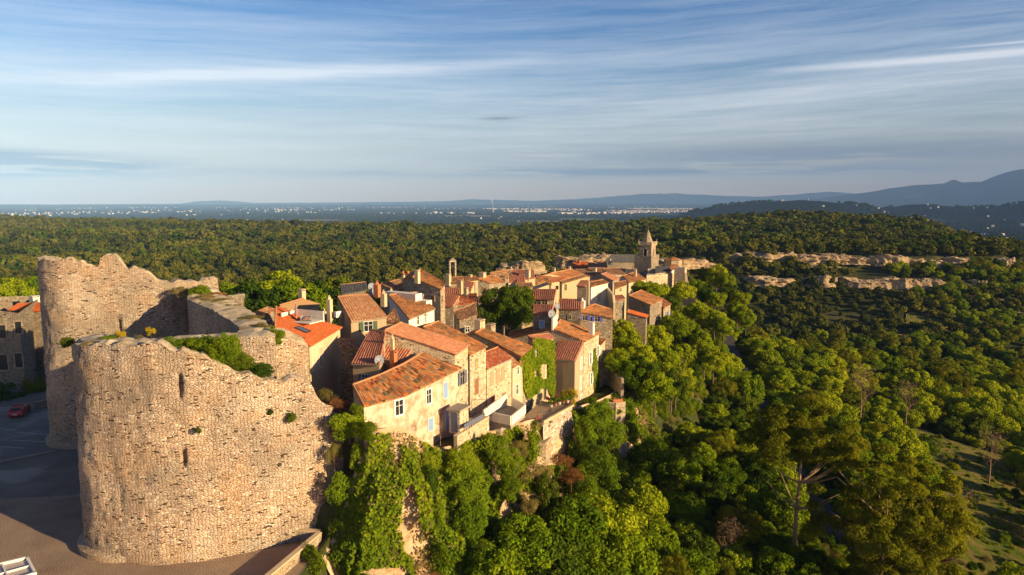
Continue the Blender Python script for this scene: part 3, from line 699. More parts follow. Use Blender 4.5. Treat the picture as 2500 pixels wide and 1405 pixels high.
# terrace parapet
def low_wall(name, label, cat, pts, h, thick, mat, copemat=None, zb=None):
    t = thing(name, label, cat, pts[0]); b = MB(); cp = MB()
    for p0, p1 in zip(pts[:-1], pts[1:]):
        p0, p1 = Vector(p0), Vector(p1); ax = (p1-p0); L = Vector((ax.x, ax.y, 0)).length; n = Vector((ax.y, -ax.x, 0)).normalized()
        for s, zt in ((1, 0),):
            A, B_ = p0, p1; lo = Vector((0, 0, -h))
            f = [A+n*thick/2, B_+n*thick/2]; g = [A-n*thick/2, B_-n*thick/2]
            b.face([f[0]+lo, f[1]+lo, f[1], f[0]], [(0, 0), (L, 0), (L, h), (0, h)]); b.face([g[1]+lo, g[0]+lo, g[0], g[1]], [(0, 0), (L, 0), (L, h), (0, h)])
            b.face([f[0]+lo, f[0], g[0], g[0]+lo]); b.face([f[1]+lo, g[1]+lo, g[1], f[1]])
            cu = Vector((0, 0, 0.10)); w = thick/2+0.04
            q = [A+n*w+Vector((0, 0, .003)), B_+n*w+Vector((0, 0, .003)), B_-n*w+Vector((0, 0, .003)), A-n*w+Vector((0, 0, .003))]
            k = [v+cu for v in q]
            cp.face(k, [(0, 0), (L, 0), (L, .5), (0, .5)]); cp.face([q[0], q[1], k[1], k[0]]); cp.face([q[2], q[3], k[3], k[2]]); cp.face([q[0], k[0], k[3], q[3]]); cp.face([q[1], q[2], k[2], k[1]]); cp.face(q[::-1])
    b.build('masonry', mat, t); cp.build('coping', copemat or M['cream'], t); return t
zt = -31.0
pA, pB, pC = PZ(645, 1290, zt), PZ(781, 1298, zt), PZ(655, 1405, zt)
low_wall('parapet_wall', 'low stone parapet with pale coping around the terrace at the castle foot', 'parapet', [pA, pB], 7.0, 0.45, M['stone'], M['cream'])
p2 = pB + (pC-pB)*1.6
low_wall('parapet_wall', 'long pale coped parapet running down to the lower photo edge from the castle', 'parapet', [pB+Vector((0.02, -0.25, 0)), p2], 7.0, 0.45, M['stone'], M['cream'])
# kerb lines and parking stripes in the dark plaza
def stripe(px0, py0, px1, py1, w, mat, nm):
    a, c = PZ(px0, py0, -31.95), PZ(px1, py1, -31.95); d = (c-a).normalized(); n = Vector((-d.y, d.x, 0))*w/2; z = Vector((0, 0, .012))
    b = MB(); b.face([a-n+z, c-n+z, c+n+z, a+n+z]); o = b.build(nm, mat); o['kind'] = 'structure'
M['roadpaint'] = mat_plain('road_paint', (0.55, 0.55, 0.55), 0.8, 0.3)
for s in ((40, 1056, 122, 1062), (0, 1091, 60, 1095), (30, 1075, 124, 1080), (0, 1047, 40, 1051)): stripe(*s, 0.12, M['roadpaint'], 'parking_line')
kA, kB = PZ(-30, 1132, -31.8), PZ(135, 1100, -31.8)
b = MB(); d = (kB-kA).normalized(); b.box((kA+kB)/2-Vector((0, 0, .05)), d, (-d.y, d.x, 0), (kB-kA).length, 0.16, 0.3); o = b.build('kerb', M['concrete']); o['kind'] = 'structure'
kA, kB = PZ(133, 1218, -31.8), PZ(215, 1206, -31.8)
b = MB(); d = (kB-kA).normalized(); b.box((kA+kB)/2-Vector((0, 0, .05)), d, (-d.y, d.x, 0), (kB-kA).length, 0.2, 0.25); o = b.build('stone_step', M['concrete']); tag(o, 'low dark stone step in the shaded plaza by the near tower', 'step')
# ------------------------------------------------------------------ houses
UP = Vector((0, 0, 1))
def roof_mesh(quads, mat, parent, name='roof', pitch=0.24, over=0.28, amp=0.065, waves=True):
    """canal-tile roof: quads [eave1, eave2, ridge2, ridge1]; rows of half-round tiles as real ridges"""
    Vs, Fs, Us = [], [], []; off = 0
    for (e1, e2, r2, r1) in quads:
        e1, e2, r2, r1 = map(Vector, (e1, e2, r2, r1))
        # overhang at the eave and a little at the verges
        def ext(a, b, d): return a + (a-b).normalized()*d
        E1, E2 = ext(e1, r1, over), ext(e2, r2, over)
        s1 = (E1-E2).normalized()*0.12
        E1, E2, A1, A2 = E1+s1, E2-s1, r1+s1, r2-s1
        W = max((E2-E1).length, (A2-A1).length); H = max((A1-E1).length, (A2-E2).length)
        n = (E2-E1).cross(A1-E1).normalized()
        if n.z < 0: n = -n
        np_, k = max(2, round(W/pitch)), 4
        nu = np_*k+1 if waves else np_+1; nv = max(3, int(H/0.36)+1)
        u = np.linspace(0, 1, nu)[:, None]; v = np.linspace(0, 1, nv)[None, :]
        g = (lambda c: (np.array(E1)[c]*(1-u)*(1-v)+np.array(E2)[c]*u*(1-v)+np.array(A2)[c]*u*v+np.array(A1)[c]*(1-u)*v))
        X = np.stack([g(0), g(1), g(2)], 2)
        uu = u*W; vv = v*H
        ph = u*np_
        prof = np.abs(np.sin(pi*ph))**0.8 * amp if waves else 0*ph
        sag = 0.07*fbm(uu/2.5+off % 7, vv/2.5, 2) + 0.018*vnoise(np.floor(ph)*3.7+off, np.floor(vv/0.36)*5.1)
        X = X + (prof + sag + 0.10)[..., None]*np.array(n)[None, None, :]
        V = X.reshape(-1, 3); Uv = np.stack([(uu+0*vv).ravel(), (vv+0*uu).ravel()], 1)
        Vs.append(V); Us.append(Uv); Fs.append(grid_faces(nu, nv)+off); off += len(V)
        # underside and edge skirt
        def skirt(idx):
            nonlocal off
            a = V[idx]; b = a - np.array(n)*0.14
            Vs.append(np.vstack([a, b])); Us.append(np.vstack([Uv[idx], Uv[idx]+[0, -0.1]])); m_ = len(idx); q = np.arange(m_-1)
            Fs.append(np.stack([off+q, off+q+m_, off+q+m_+1, off+q+1], 1)); off += 2*m_
        I = np.arange(nu*nv).reshape(nu, nv); skirt(I[:, 0]); skirt(I[::-1, -1]); skirt(I[0, ::-1]); skirt(I[-1, :])
        c4 = np.array([E1, E2, A2, A1]) - np.array(n)*0.03; Vs.append(c4); Us.append(np.zeros((4, 2))); Fs.append(np.array([[off+3, off+2, off+1, off]])); off += 4
    V = np.vstack(Vs) - np.array(parent.location)
    return np_mesh(name, V, np.vstack(Fs), mat, parent, np.vstack(Us))

def wall_mesh(parent, outline, zb, mat, name='wall'):
    b = MB(); n = len(outline); s = 0
    for i in range(n):
        p, q = Vector(outline[i]), Vector(outline[(i+1) % n]); L = math.hypot(q.x-p.x, q.y-p.y)
        k = max(1, int(L/2.5))
        b.face([(p.x, p.y, zb), (q.x, q.y, zb), q, p], [(s, zb), (s+L, zb), (s+L, q.z), (s, p.z)]); s += L
    return b.build(name, mat, parent)

def opening(parent, wallA, wallB, px, py, w, h, kind='window', frame='frame_white', shut=None, pane='glass', sill=True, sur=0.12, mode='open', c=None):
    """window or door on the wall A-B at the pixel of its centre. mode: open (leaves folded on the wall), closed, none"""
    c = c or on_wall(wallA, wallB, px, py); ax = Vector((wallB.x-wallA.x, wallB.y-wallA.y, 0)).normalized(); n = Vector((ax.y, -ax.x, 0))
    if n.dot(-c) < 0: n = -n                      # towards the viewer's side
    b = MB()
    if kind == 'door': sill = False
    for sx in (-1, 1): b.box(c+ax*sx*(w/2+sur/2)+n*0.03, ax, n, sur, h+2*sur if kind != 'door' else h+sur, 0.10)
    b.box(c+UP*(h/2+sur/2)+n*0.028, ax, n, w, sur, 0.09)
    if kind != 'door': b.box(c-UP*(h/2+sur/2)+n*0.05, ax, n, w+(0.2 if sill else 0), sur, 0.2 if sill else 0.09)
    if mode != 'closed' and kind == 'window':
        b.box(c+n*0.02, ax, n, 0.05, h, 0.05); b.box(c+UP*h*0.12+n*0.02, ax, n, w, 0.04, 0.045)
    o = b.build(kind, M[frame], parent)
    g = MB(); g.box(c+n*0.004, ax, n, w, h, 0.02); pn = g.build('pane' if kind == 'window' else 'door_leaf', M[pane] if kind == 'window' else M[shut or 'sh_brown'], o, origin=parent.location)
    if shut and kind == 'window':
        for sx in (-1, 1):
            q = MB(); lw = w/2
            if mode == 'closed': cc = c+ax*sx*w/4+n*0.06; W = lw-0.01
            else: cc = c+ax*sx*(w/2+sur+lw/2)+n*0.10; W = lw
            q.box(cc, ax, n, W, h, 0.045)
            for zz in (-0.3, 0.3): q.box(cc+UP*zz*h+n*0.03, ax, n, W*0.9, 0.07, 0.03)
            q.build('shutter', M[shut], o, origin=parent.location)
    elif kind == 'door':
        q = MB(); q.box(c+ax*(w*0.36)+n*0.06, ax, n, 0.05, 0.14, 0.08); q.build('handle', M['iron'], o, origin=parent.location)
    return o

def chimney(roof, parent, px, pyb, Y, w, h, mat='cream', kind='box', d=None, ax=None):
    """pyb: pixel row where the stack leaves the roof"""
    c = P(px, pyb, Y); b = MB(); ax = ax or Vector((sin(radians(27)), cos(radians(27)), 0)); n = Vector((ax.y, -ax.x, 0)); d = d or w
    b.box(c+UP*(h/2-0.4), ax, n, d, h+0.8, w)
    o = b.build('chimney', M[mat], roof, origin=parent.location)
    q = MB(); top = c+UP*h
    for sx in (-1, 0, 1) if d > 1 else (-1, 1): q.box(top+ax*sx*(d/2-0.07)+UP*0.1, ax, n, 0.12, 0.2, w*0.9)
    q.box(top+UP*0.235, ax, n, d+0.12, 0.07, w+0.12)
    if kind == 'pots':
        for sx in (-1, 1): q.tube(top+ax*sx*d*0.25+UP*0.2, top+ax*sx*d*0.25+UP*0.75, 0.12, 0.09)
    q.build('chimney_cap', M['terracotta'] if kind == 'pots' else M[mat], roof, origin=parent.location); return o

def dish(px, py, Y, r, label, mount=True, face=(0.55, -0.8, 0.25)):
    c = P(px, py, Y); t = thing('satellite_dish', label, 'satellite dish', c); n = Vector(face).normalized(); a = n.orthogonal().normalized(); e = n.cross(a)
    b = MB(); rings = 4; seg = 16; R = []
    for i in range(rings+1):
        rr = r*i/rings; R.append([n*(0.22*r*(i/rings)**2) + (a*cos(2*pi*k/seg)+e*sin(2*pi*k/seg))*rr for k in range(seg)])
    for i in range(rings):
        for k in range(seg):
            j = (k+1) % seg; b.face([R[i][k], R[i+1][k], R[i+1][j], R[i][j]] if i else [R[0][0], R[1][k], R[1][j]])
    b.build('reflector', M['dish'], t, origin=(0, 0, 0), smooth=True)
    q = MB(); q.tube(-n*0.05, -n*0.25+Vector((0, 0, -r*1.7)), 0.035, 0.035, 6); q.tube(Vector((0, 0, -r*0.9)), n*r*0.9, 0.015, 0.015, 5); q.box(n*r*0.9, a, n, 0.08, 0.08, 0.1, e)
    q.build('mast', M['iron'], t, origin=(0, 0, 0)); return t

HOUSES = {}
def house(key, label, A, B, C, D, s, wall, roof, zb=None, gable=False, s2=None, amp=0.065, walls_only=False, waves=True, name='stone_house', extra=None, pitch=0.24):
    """A: (px,py,Y) or Vector = near end of eave; B: (px,py,heading) or Vector; C, D: pixels of the ridge above B and A"""
    if not isinstance(A, Vector): A = P(*A)
    if not isinstance(B, Vector): B = go(A, *B)
    if not isinstance(D, Vector): D = up(A, D[0], D[1], s) if D else None
    if not isinstance(C, Vector): C = up(B, C[0], C[1], s) if C else None
    if D is None: D = A + (C-B)
    if C is None: C = B + (D-A)
    if zb is None: zb = float(village_z(min(A.y, C.y))) - 3.0
    t = thing(name, label, 'house', (A.x, A.y, zb))
    quads = [[A, B, C, D]]; out = [A, B, C, D]
    if gable:
        k = s2 or 1.0; dz = 2*s
        E = C + Vector(((C-B).x*k, (C-B).y*k, -(C-B).z*k)); F_ = D + Vector(((D-A).x*k, (D-A).y*k, -(D-A).z*k))
        quads.append([F_, E, C, D][0:1] + [E, C, D]); out = [A, B, C, E, F_, D]
        quads[1] = [E, F_, D, C]
    w = wall_mesh(t, out, zb, M[wall])
    r = roof_mesh(quads, M[roof], t, amp=amp, waves=waves, pitch=pitch)
    # ridge tiles
    b = MB(); rr = 0.11; a_, b_ = D+UP*0.14, C+UP*0.14; b.tube(a_, b_, rr, rr, 7); b.build('ridge_cap', M['ridge'], r, origin=t.location)
    HOUSES[key] = dict(t=t, A=A, B=B, C=C, D=D, roof=r, out=out); return HOUSES[key]
V_ = Vector

# ---- front row along the cliff, from the castle outwards
# H1: long curved facade, four roof strips
A0 = P(888, 991, 62.7); A1 = go(A0, 985, 966, 41); A2 = go(A1, 1055, 931, 31); A3 = go(A2, 1121, 899, 26)
R0 = up(A0, 862, 943, .30); R1 = up(A1, 930, 918, .30); R2 = up(A2, 985, 892, .30); R3 = up(A3, 1030, 865, .26)
t = thing('stone_house', 'curved limewashed house with mottled tile roof and pale blue shutters next to the castle', 'house', (A0.x, A0.y, -33))
wall_mesh(t, [A0, A1, A2, A3, R3, R2, R1, R0], -33, M['flaking'])
r = roof_mesh([[A0, A1, R1, R0], [A1, A2, R2, R1], [A2, A3, R3, R2]], M['r_old'], t, amp=0.08)
b = MB()
for p, q in ((R0, R1), (R1, R2), (R2, R3)): b.tube(p+UP*.14, q+UP*.14, .13, .13, 7)
for p, q in ((A0, R0),): b.tube(p+UP*.12, q+UP*.14, .12, .12, 7)
b.build('ridge_cap', M['ridge'], r, origin=t.location)
opening(t, A0, A1, 974, 995, 0.95, 1.45, sur=0.18)
opening(t, A1, A2, 1046, 968, 0.75, 1.45, sur=0.16)
opening(t, A1, A2, 1051, 1036, 0.85, 1.35, shut='sh_blue', mode='closed', frame='white', sur=0.06)
opening(t, A2, A3, 1087, 953, 0.9, 1.75, shut='sh_blue', mode='closed', frame='white', sur=0.06)
opening(t, A2, A3, 1093, 1024, 1.0, 2.3, kind='door', shut='sh_blue', frame='white')
opening(t, A2, A3, 1128, 923, 0.9, 1.5, shut='sh_grey', mode='open', frame='stone_pale', sur=0.05)
H1 = dict(t=t, A3=A3)
HOUSES['h1'] = H1
# H6: long bright roof, flank wall in half shade
h6A = go(A3, 1110, 865, 150) if False else P(1110, 865, A3.y+1.2)
h = house('h6', 'tall narrow stone house with a long smooth salmon-pink tiled roof beside the curved facade', h6A, (1142, 842, 26), (981, 790), (940, 809), .27, 'stone_pale', 'r_pink', gable=True, s2=.25)
h6 = h
opening(h['t'], h['A'], h['B'], 1126, 921, 0.7, 1.6, frame='stone_pale', sur=0.04, shut='sh_grey', mode='none')
# H7
h7 = house('h7', 'stone house with lichen-mottled long roof and brown shutter, third along the cliff', go(h6['B'], 1145, 866, 26), (1186, 846, 26), (1071, 787), (1033, 801), .27, 'stone_pale', 'r_mix', gable=True, s2=.3)
opening(h7['t'], h7['A'], h7['B'], 1163, 888, 0.55, 1.3, frame='stone_pale', sur=0.05, pane='sh_tan', sill=False)
opening(h7['t'], h7['A'], h7['B'], 1163, 944, 0.95, 2.0, frame='stone_pale', sur=0.04, shut='sh_brown', mode='closed', sill=False)
# H8
a8 = go(h7['B'], 1188, 900, 26)
h8 = house('h8', 'cream house with three tall narrow windows under a low reddish roof', a8, (1249, 873, 27), (1215, 850), None, .27, 'stone_pale', 'r_red', name='stone_house')
for px, py in ((1200, 924), (1215, 917), (1227, 911)): opening(h8['t'], h8['A'], h8['B'], px, py, 0.72, 1.85, frame='cream', sur=0.05, pane='sh_tan', shut=None)
opening(h8['t'], h8['A'], h8['B'], 1230, 981, 0.95, 2.4, kind='door', shut='sh_red', frame='stone_pale', sur=.05)
opening(h8['t'], h8['A'], h8['B'], 1203, 980, 0.9, 1.4, frame='stone_pale', sur=.05, shut='sh_red', mode='closed')
# H9
h9 = house('h9', 'pinkish narrow house squeezed between the three-window house and the ivy', go(h8['B'], 1250, 897, 26), (1276, 882, 26), (1232, 860), None, .27, 'pinkish', 'r_mix')
opening(h9['t'], h9['A'], h9['B'], 1262, 951, 0.7, 1.3, frame='frame_white', sur=.14)
opening(h9['t'], h9['A'], h9['B'], 1264, 905, 0.6, 1.0, frame='frame_white', sur=.14)
# H10 upper roof with chimneys
a10 = P(1270, 870, h9['B'].y-0.3)
h10 = house('h10', 'stone house with a long orange roof and two stout chimneys ending at the ivy wall', a10, (1297, 846, 26), (1180, 804), (1160, 815), .27, 'stone', 'r_mix', gable=True, s2=.22)
chimney(h10['roof'], h10['t'], 1171, 806, h10['D'].y+1.5, 1.0, 1.3, 'cream', d=1.4)
chimney(h10['roof'], h10['t'], 1198, 808, h10['D'].y+2.5, .9, 0.8, 'stone', d=1.4)
# H11 ivy house
a11 = h10['B'] + V_((0, 0, .3))
h11 = house('h11', 'tall ivy-covered house with a red ribbed roof edge above the iron-railed terrace', go(a11, 1299, 832, 26), (1351, 826, 26), (1341, 817), None, .22, 'ochre', 'r_rib', amp=0.12, pitch=.36)
opening(h11['t'], h11['A'], h11['B'], 1326, 907, 0.9, 1.9, frame='cream', sur=.25, pane='sh_tan')
opening(h11['t'], h11['A'], h11['B'], 1305, 862, 0.6, 1.6, frame='frame_white', sur=.12)
opening(h11['t'], h11['A'], h11['B'], 1305, 910, 0.6, 1.6, frame='cream', sur=.06, pane='sh_tan')
opening(h11['t'], h11['A'], h11['B'], 1330, 960, 0.9, 2.1, kind='door', shut='iron', frame='ochre', sur=.1)
# H12 lean-to with the tan flank
E = P(1404, 881, 103)
BL = go(E, 1347, 876, -63)
h12 = house('h12', 'tan-flanked house with bold ribbed red lean-to roof and white framed windows', E, BL, (1366, 835), (1424, 836), .42, 'tan', 'r_rib', amp=0.13, pitch=.38)
F12 = h12['A']; G12 = h12['D']
for px, py, hh in ((1418, 887, 1.65), (1417, 935, 1.9), (1418, 985, 2.6)):
    opening(h12['t'], F12, G12, px, py, 1.0, hh, frame='frame_white', sur=.22, pane='pinkish' if hh < 2.5 else 'tan')
# H13
a13 = go(G12, 1425, 834, 26)
h13 = house('h13', 'tall stone house with broad orange roof, white shutters and yellow-green creeper', a13, (1462, 814, 26), (1369, 782), (1350, 804), .30, 'stone_pale', 'r_mix', gable=True, s2=1.4)
opening(h13['t'], h13['A'], h13['B'], 1441, 875, 0.8, 1.9, frame='frame_white', sur=.12, shut='frame_white')
opening(h13['t'], h13['A'], h13['B'], 1443, 924, 0.8, 1.9, frame='frame_white', sur=.12, shut='frame_white')
opening(h13['t'], h13['A'], h13['B'], 1459, 857, 0.8, 1.7, frame='frame_white', sur=.12, shut='frame_white')
chimney(h13['roof'], h13['t'], 1444, 806, h13['B'].y-2, .8, 1.1, 'white')
# white parapet on its ridge
b = MB(); c = h13['D'] + UP*0.9; ax = (h13['C']-h13['D']).normalized(); b.box(c+ax*1.2, ax, (ax.y, -ax.x, 0), 3.2, 2.0, 0.3); b.build('parapet', M['white'], h13['t'])
dish(1346, 768, h13['D'].y+1, .75, 'largest grey satellite dish, above the white parapet of the tall orange-roofed house')
dish(1360, 748, h13['D'].y+4, .55, 'blue-grey satellite dish standing behind the bigger one near the white parapet')
# H14
h14 = house('h14', 'narrow stone house with steep foreshortened orange roof, last before the terraces', go(h13['B'], 1465, 844, 26), (1487, 817, 26), (1474, 795), (1447, 806), .3, 'stone_pale', 'r_old', gable=False)
opening(h14['t'], h14['A'], h14['B'], 1477, 880, 0.6, 1.2, frame='stone', sur=.05)
opening(h14['t'], h14['A'], h14['B'], 1480, 905, 0.5, 1.0, frame='stone', sur=.05)
# ---- second row
# H2 orange roof by the castle
h2 = house('h2', 'house with vivid orange roof, two skylights and a cut-in white roof terrace', (755, 845, 76), (830, 800, 14), (674, 751), (671, 808), .26, 'cream', 'r_new', amp=0.05)
opening(h2['t'], h2['A'], h2['B'], 765, 877, 0.75, 2.6, frame='white', sur=.08, pane='cream', sill=False)
opening(h2['t'], h2['A'], h2['B'], 783, 871, 0.8, 2.3, frame='white', sur=.08, pane='tan', sill=False)
def skylight(hh, px, py, w, l):
    n = (hh['B']-hh['A']).cross(hh['D']-hh['A']).normalized(); n = n if n.z > 0 else -n
    a, b_ = ray(px, py); d = V_((a, 1, b_)); tt = (hh['A']+n*0.2-V_((0, 0, 0))).dot(n)/d.dot(n); c = d*tt
    sl = (hh['D']-hh['A']).normalized(); ax = n.cross(sl)
    fr = MB()
    for s in (-1, 1): fr.box(c+ax*s*w/2, sl, ax, l+.1, .12, .08, n); fr.box(c+sl*s*l/2, ax, sl, w+.1, .12, .08, n)
    o = fr.build('skylight', M['iron'], hh['roof'], origin=hh['t'].location)
    g = MB(); g.box(c, sl, ax, l-.06, .08, w-.06, n); g.build('skylight_pane', M['skylight'], hh['roof'], origin=hh['t'].location); return c
skylight(h2, 739, 805, .8, 1.7); skylight(h2, 723, 823, .8, 1.7)
# roof terrace: white cheeks and parapet, table, chairs, parasol
tb = MB(); tc = P(738, 779, 82.2); sl = V_(((h2['A']-h2['D']).x, (h2['A']-h2['D']).y, 0)).normalized(); ac = V_((-sl.y, sl.x, 0))
tb.box(tc+ac*1.2+UP*.25, sl, ac, 4.6, 1.3, .18); tb.box(tc-sl*2.2+UP*.2, ac, sl, 2.4, 1.1, .18)
tb.box(tc+UP*-.25, sl, ac, 4.4, .12, 2.4); tb.build('terrace_wall', M['white'], h2['t'])
def parasol(px, pyb, Y, hgt, label):
    c = P(px, pyb, Y); t = thing('parasol', label, 'parasol', c); b = MB(); b.tube((0, 0, 0), (0, 0, hgt), .03, .03, 6); b.build('pole', M['frame_white'], t, origin=(0, 0, 0))
    q = MB(); q.tube((0, 0, hgt*.35), (0, 0, hgt*.5), .16, .22, 9, False); q.tube((0, 0, hgt*.5), (0, 0, hgt*.97), .22, .05, 9); q.build('canopy', M['p_canvas'], t, origin=(0, 0, 0))
    g = MB(); g.tube((0, 0, 0), (0, 0, .08), .28, .25, 10); g.build('base', M['concrete'], t, origin=(0, 0, 0)); return t
M['p_canvas'] = mat_plain('mauve_canvas', (0.30, 0.16, 0.20), .9, .2)
parasol(724, 790, 82.5, 2.6, 'closed mauve parasol on the white roof terrace of the orange roof')
def garden_table(px, py, Y, label, top='iron', r=.55, zoff=0):
    c = P(px, py, Y); t = thing('garden_table', label, 'table', c); b = MB(); b.tube((0, 0, .70), (0, 0, .74), r, r, 14); b.build('table_top', M[top], t, origin=(0, 0, 0))
    for k in range(4):
        a = pi/4+k*pi/2; q = MB(); q.tube((r*.75*cos(a), r*.75*sin(a), 0), (r*.5*cos(a), r*.5*sin(a), .7), .025, .025, 5); q.build('leg', M['iron'], t, origin=(0, 0, 0))
    return t
def garden_chair(px, py, Y, rz, label, mat, group=None):
    c = P(px, py, Y); t = thing('garden_chair', label, 'chair', c, group, rz); b = MB(); b.box((0, 0, .45), (1, 0, 0), (0, 1, 0), .46, .05, .44); b.build('seat', M[mat], t, origin=(0, 0, 0))
    b = MB(); b.box((0, .21, .72), (1, 0, 0), (0, 1, 0), .46, .48, .05); b.build('backrest', M[mat], t, origin=(0, 0, 0))
    for sx in (-1, 1):
        for sy in (-1, 1): q = MB(); q.tube((sx*.2, sy*.2, 0), (sx*.19, sy*.18, .45), .02, .02, 5); q.build('leg', M['iron'], t, origin=(0, 0, 0))
    return t
garden_table(748, 789, 82.0, 'grey round table on the white roof terrace', 'dish')
garden_chair(740, 789, 81.6, 1.2, 'grey chair left of the table on the roof terrace', 'dish'); garden_chair(757, 792, 81.8, -1.5, 'grey chair right of the table on the roof terrace', 'dish')
# H3
h3 = house('h3', 'small rubble house with shaded brown roof and slim chimney behind the orange roof', (727, 757, 93), (779, 742, 55), (741, 731), (683, 748), .3, 'stone', 'r_brown')
chimney(h3['roof'], h3['t'], 738, 739, 97, .75, 1.7, 'cream')
h3b = house('h3b', 'low dark-tiled outhouse tucked between castle wall and orange roof', (641, 775, 86), (670, 756, 50), (655, 752), (622, 767), .25, 'stone_dark', 'r_brown')
# free chimney stacks
def stack(px, pyb, Y, w, h, label, mat='cream', dn=3.0):
    c = P(px, pyb, Y); t = thing('chimney_stack', label, 'chimney', c); b = MB(); b.box((0, 0, (h-dn)/2), (.4, .9, 0), (.9, -.4, 0), w, h+dn, w); b.build('stack', M[mat], t, origin=(0, 0, 0))
    q = MB()
    for s in (-1, 1): q.box((0, 0, h+.12), (.4, .9, 0), (.9, -.4, 0), w, .24, .1) if s < 0 else None
    q.tube((0, 0, h), (0, 0, h+.55), w*.42, .06, 4); q.build('cowl', M[mat], t, origin=(0, 0, 0)); return t
stack(806, 786, 86, .55, 2.9, 'tallest slender cream chimney at the corner of the orange roof')
stack(790, 783, 87, .55, 1.2, 'short square chimney beside the tall slender one')
# H4
h4 = house('h4', 'house with ribbed brown-orange roof and dark green shutters in the upper village', (857, 785, 84), (943, 774, 60), (899, 722), (825, 727), .36, 'tan', 'r_rib2', amp=0.12, pitch=.34)
opening(h4['t'], h4['A'], h4['B'], 899, 797, 1.1, 1.2, frame='frame_white', sur=.07, shut='sh_green')
opening(h4['t'], h4['A'], h4['D'], 838, 780, .8, 1.6, frame='tan', sur=.05, shut='sh_brown', mode='closed')
# air conditioner on its flank
t = thing('air_conditioner', 'white air conditioning unit on the shaded flank of the ribbed-roof house', 'air conditioner', P(824, 768, 86)); b = MB(); b.box((0, 0, 0), (.5, .85, 0), (.85, -.5, 0), .9, .75, .4); b.build('casing', M['frame_white'], t, origin=(0, 0, 0)); b = MB(); b.tube((-.1, -.22, 0), (-.12, -.25, 0), .27, .27, 12); b.build('grille', M['iron'], t, origin=(0, 0, 0))
stack(937, 735, 92, .65, 1.0, 'square orange-lit chimney between the ribbed roof and the mottled roof', 'ochre', .8)
stack(921, 712, 96, .75, 1.0, 'terracotta-coloured chimney block behind the ribbed roof', 'terracotta', .8)
dish(907, 701, 98, .6, 'upper satellite dish on the chimney cluster behind the ribbed roof'); dish(909, 714, 97, .6, 'lower satellite dish on the chimney cluster behind the ribbed roof')
h4b = house('h4b', 'small striped lean-to with grey flashing beside the white wall', (940, 784, 88), (976, 787, 100), (964, 757), (961, 758), .5, 'tan', 'r_brown', amp=.09)
# H5
h5 = house('h5', 'white-walled house with a wide rust-mottled roof in the upper village', (998, 779, 95), (1060, 754, 27), (1018, 716), (950, 722), .25, 'white', 'r_mix', amp=.06)
opening(h5['t'], h5['A'], h5['B'], 1020, 783, .5, 1.1, frame='white', sur=.05); opening(h5['t'], h5['A'], h5['B'], 1038, 775, .3, 1.4, frame='white', sur=.05)
bb = MB(); c = P(985, 727, 104); bb.box(c, (.5, .85, 0), (.85, -.5, 0), 1.6, 1.6, 6.0); bb.box(c+V_((3.2, -1.2, -.6)), (.5, .85, 0), (.85, -.5, 0), 1.4, .8, 2.2); bb.build('terrace_wall', M['white'], h5['t'])
# dark ribbed roof between
hd = house('hd', 'house in shade with dark purple-red ribbed roof and brown rendered wall', (861, 887, 73), (926, 889, 112), (940, 815), (905, 808), .34, 'tan', 'r_rib', amp=.10, pitch=.34)
hs = house('hs', 'low house with sunlit ribbed roof and thin brick chimney behind the curved facade', (925, 872, 76.5), (985, 882, 105), (1020, 836), (947, 834), .30, 'tan', 'r_rib', amp=.12, pitch=.36)
chimney(hs['roof'], hs['t'], 961, 890, 74.5, .62, 1.3, 'terracotta', ); stack(959, 866, 75, .3, 1.8, 'thin pale pipe chimney rising from the brick base', 'cream')
dish(925, 880, 72, .55, 'round grey dish on the shaded brown house wall')
# orange patch roof
hp = house('hp', 'small bright orange roof wedge behind the curved facade', (1022, 889, 79), (1070, 880, 70), (1030, 866), (990, 876), .2, 'stone_dark', 'r_new')
# low shaded buildings in the lane
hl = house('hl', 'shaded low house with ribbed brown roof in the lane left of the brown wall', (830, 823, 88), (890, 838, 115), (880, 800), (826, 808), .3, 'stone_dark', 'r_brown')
hl2 = house('hl2', 'dark lane wall house with cornice behind the castle end', (830, 845, 80), (872, 850, 110), (868, 833), (830, 830), .2, 'stone_dark', 'r_brown')
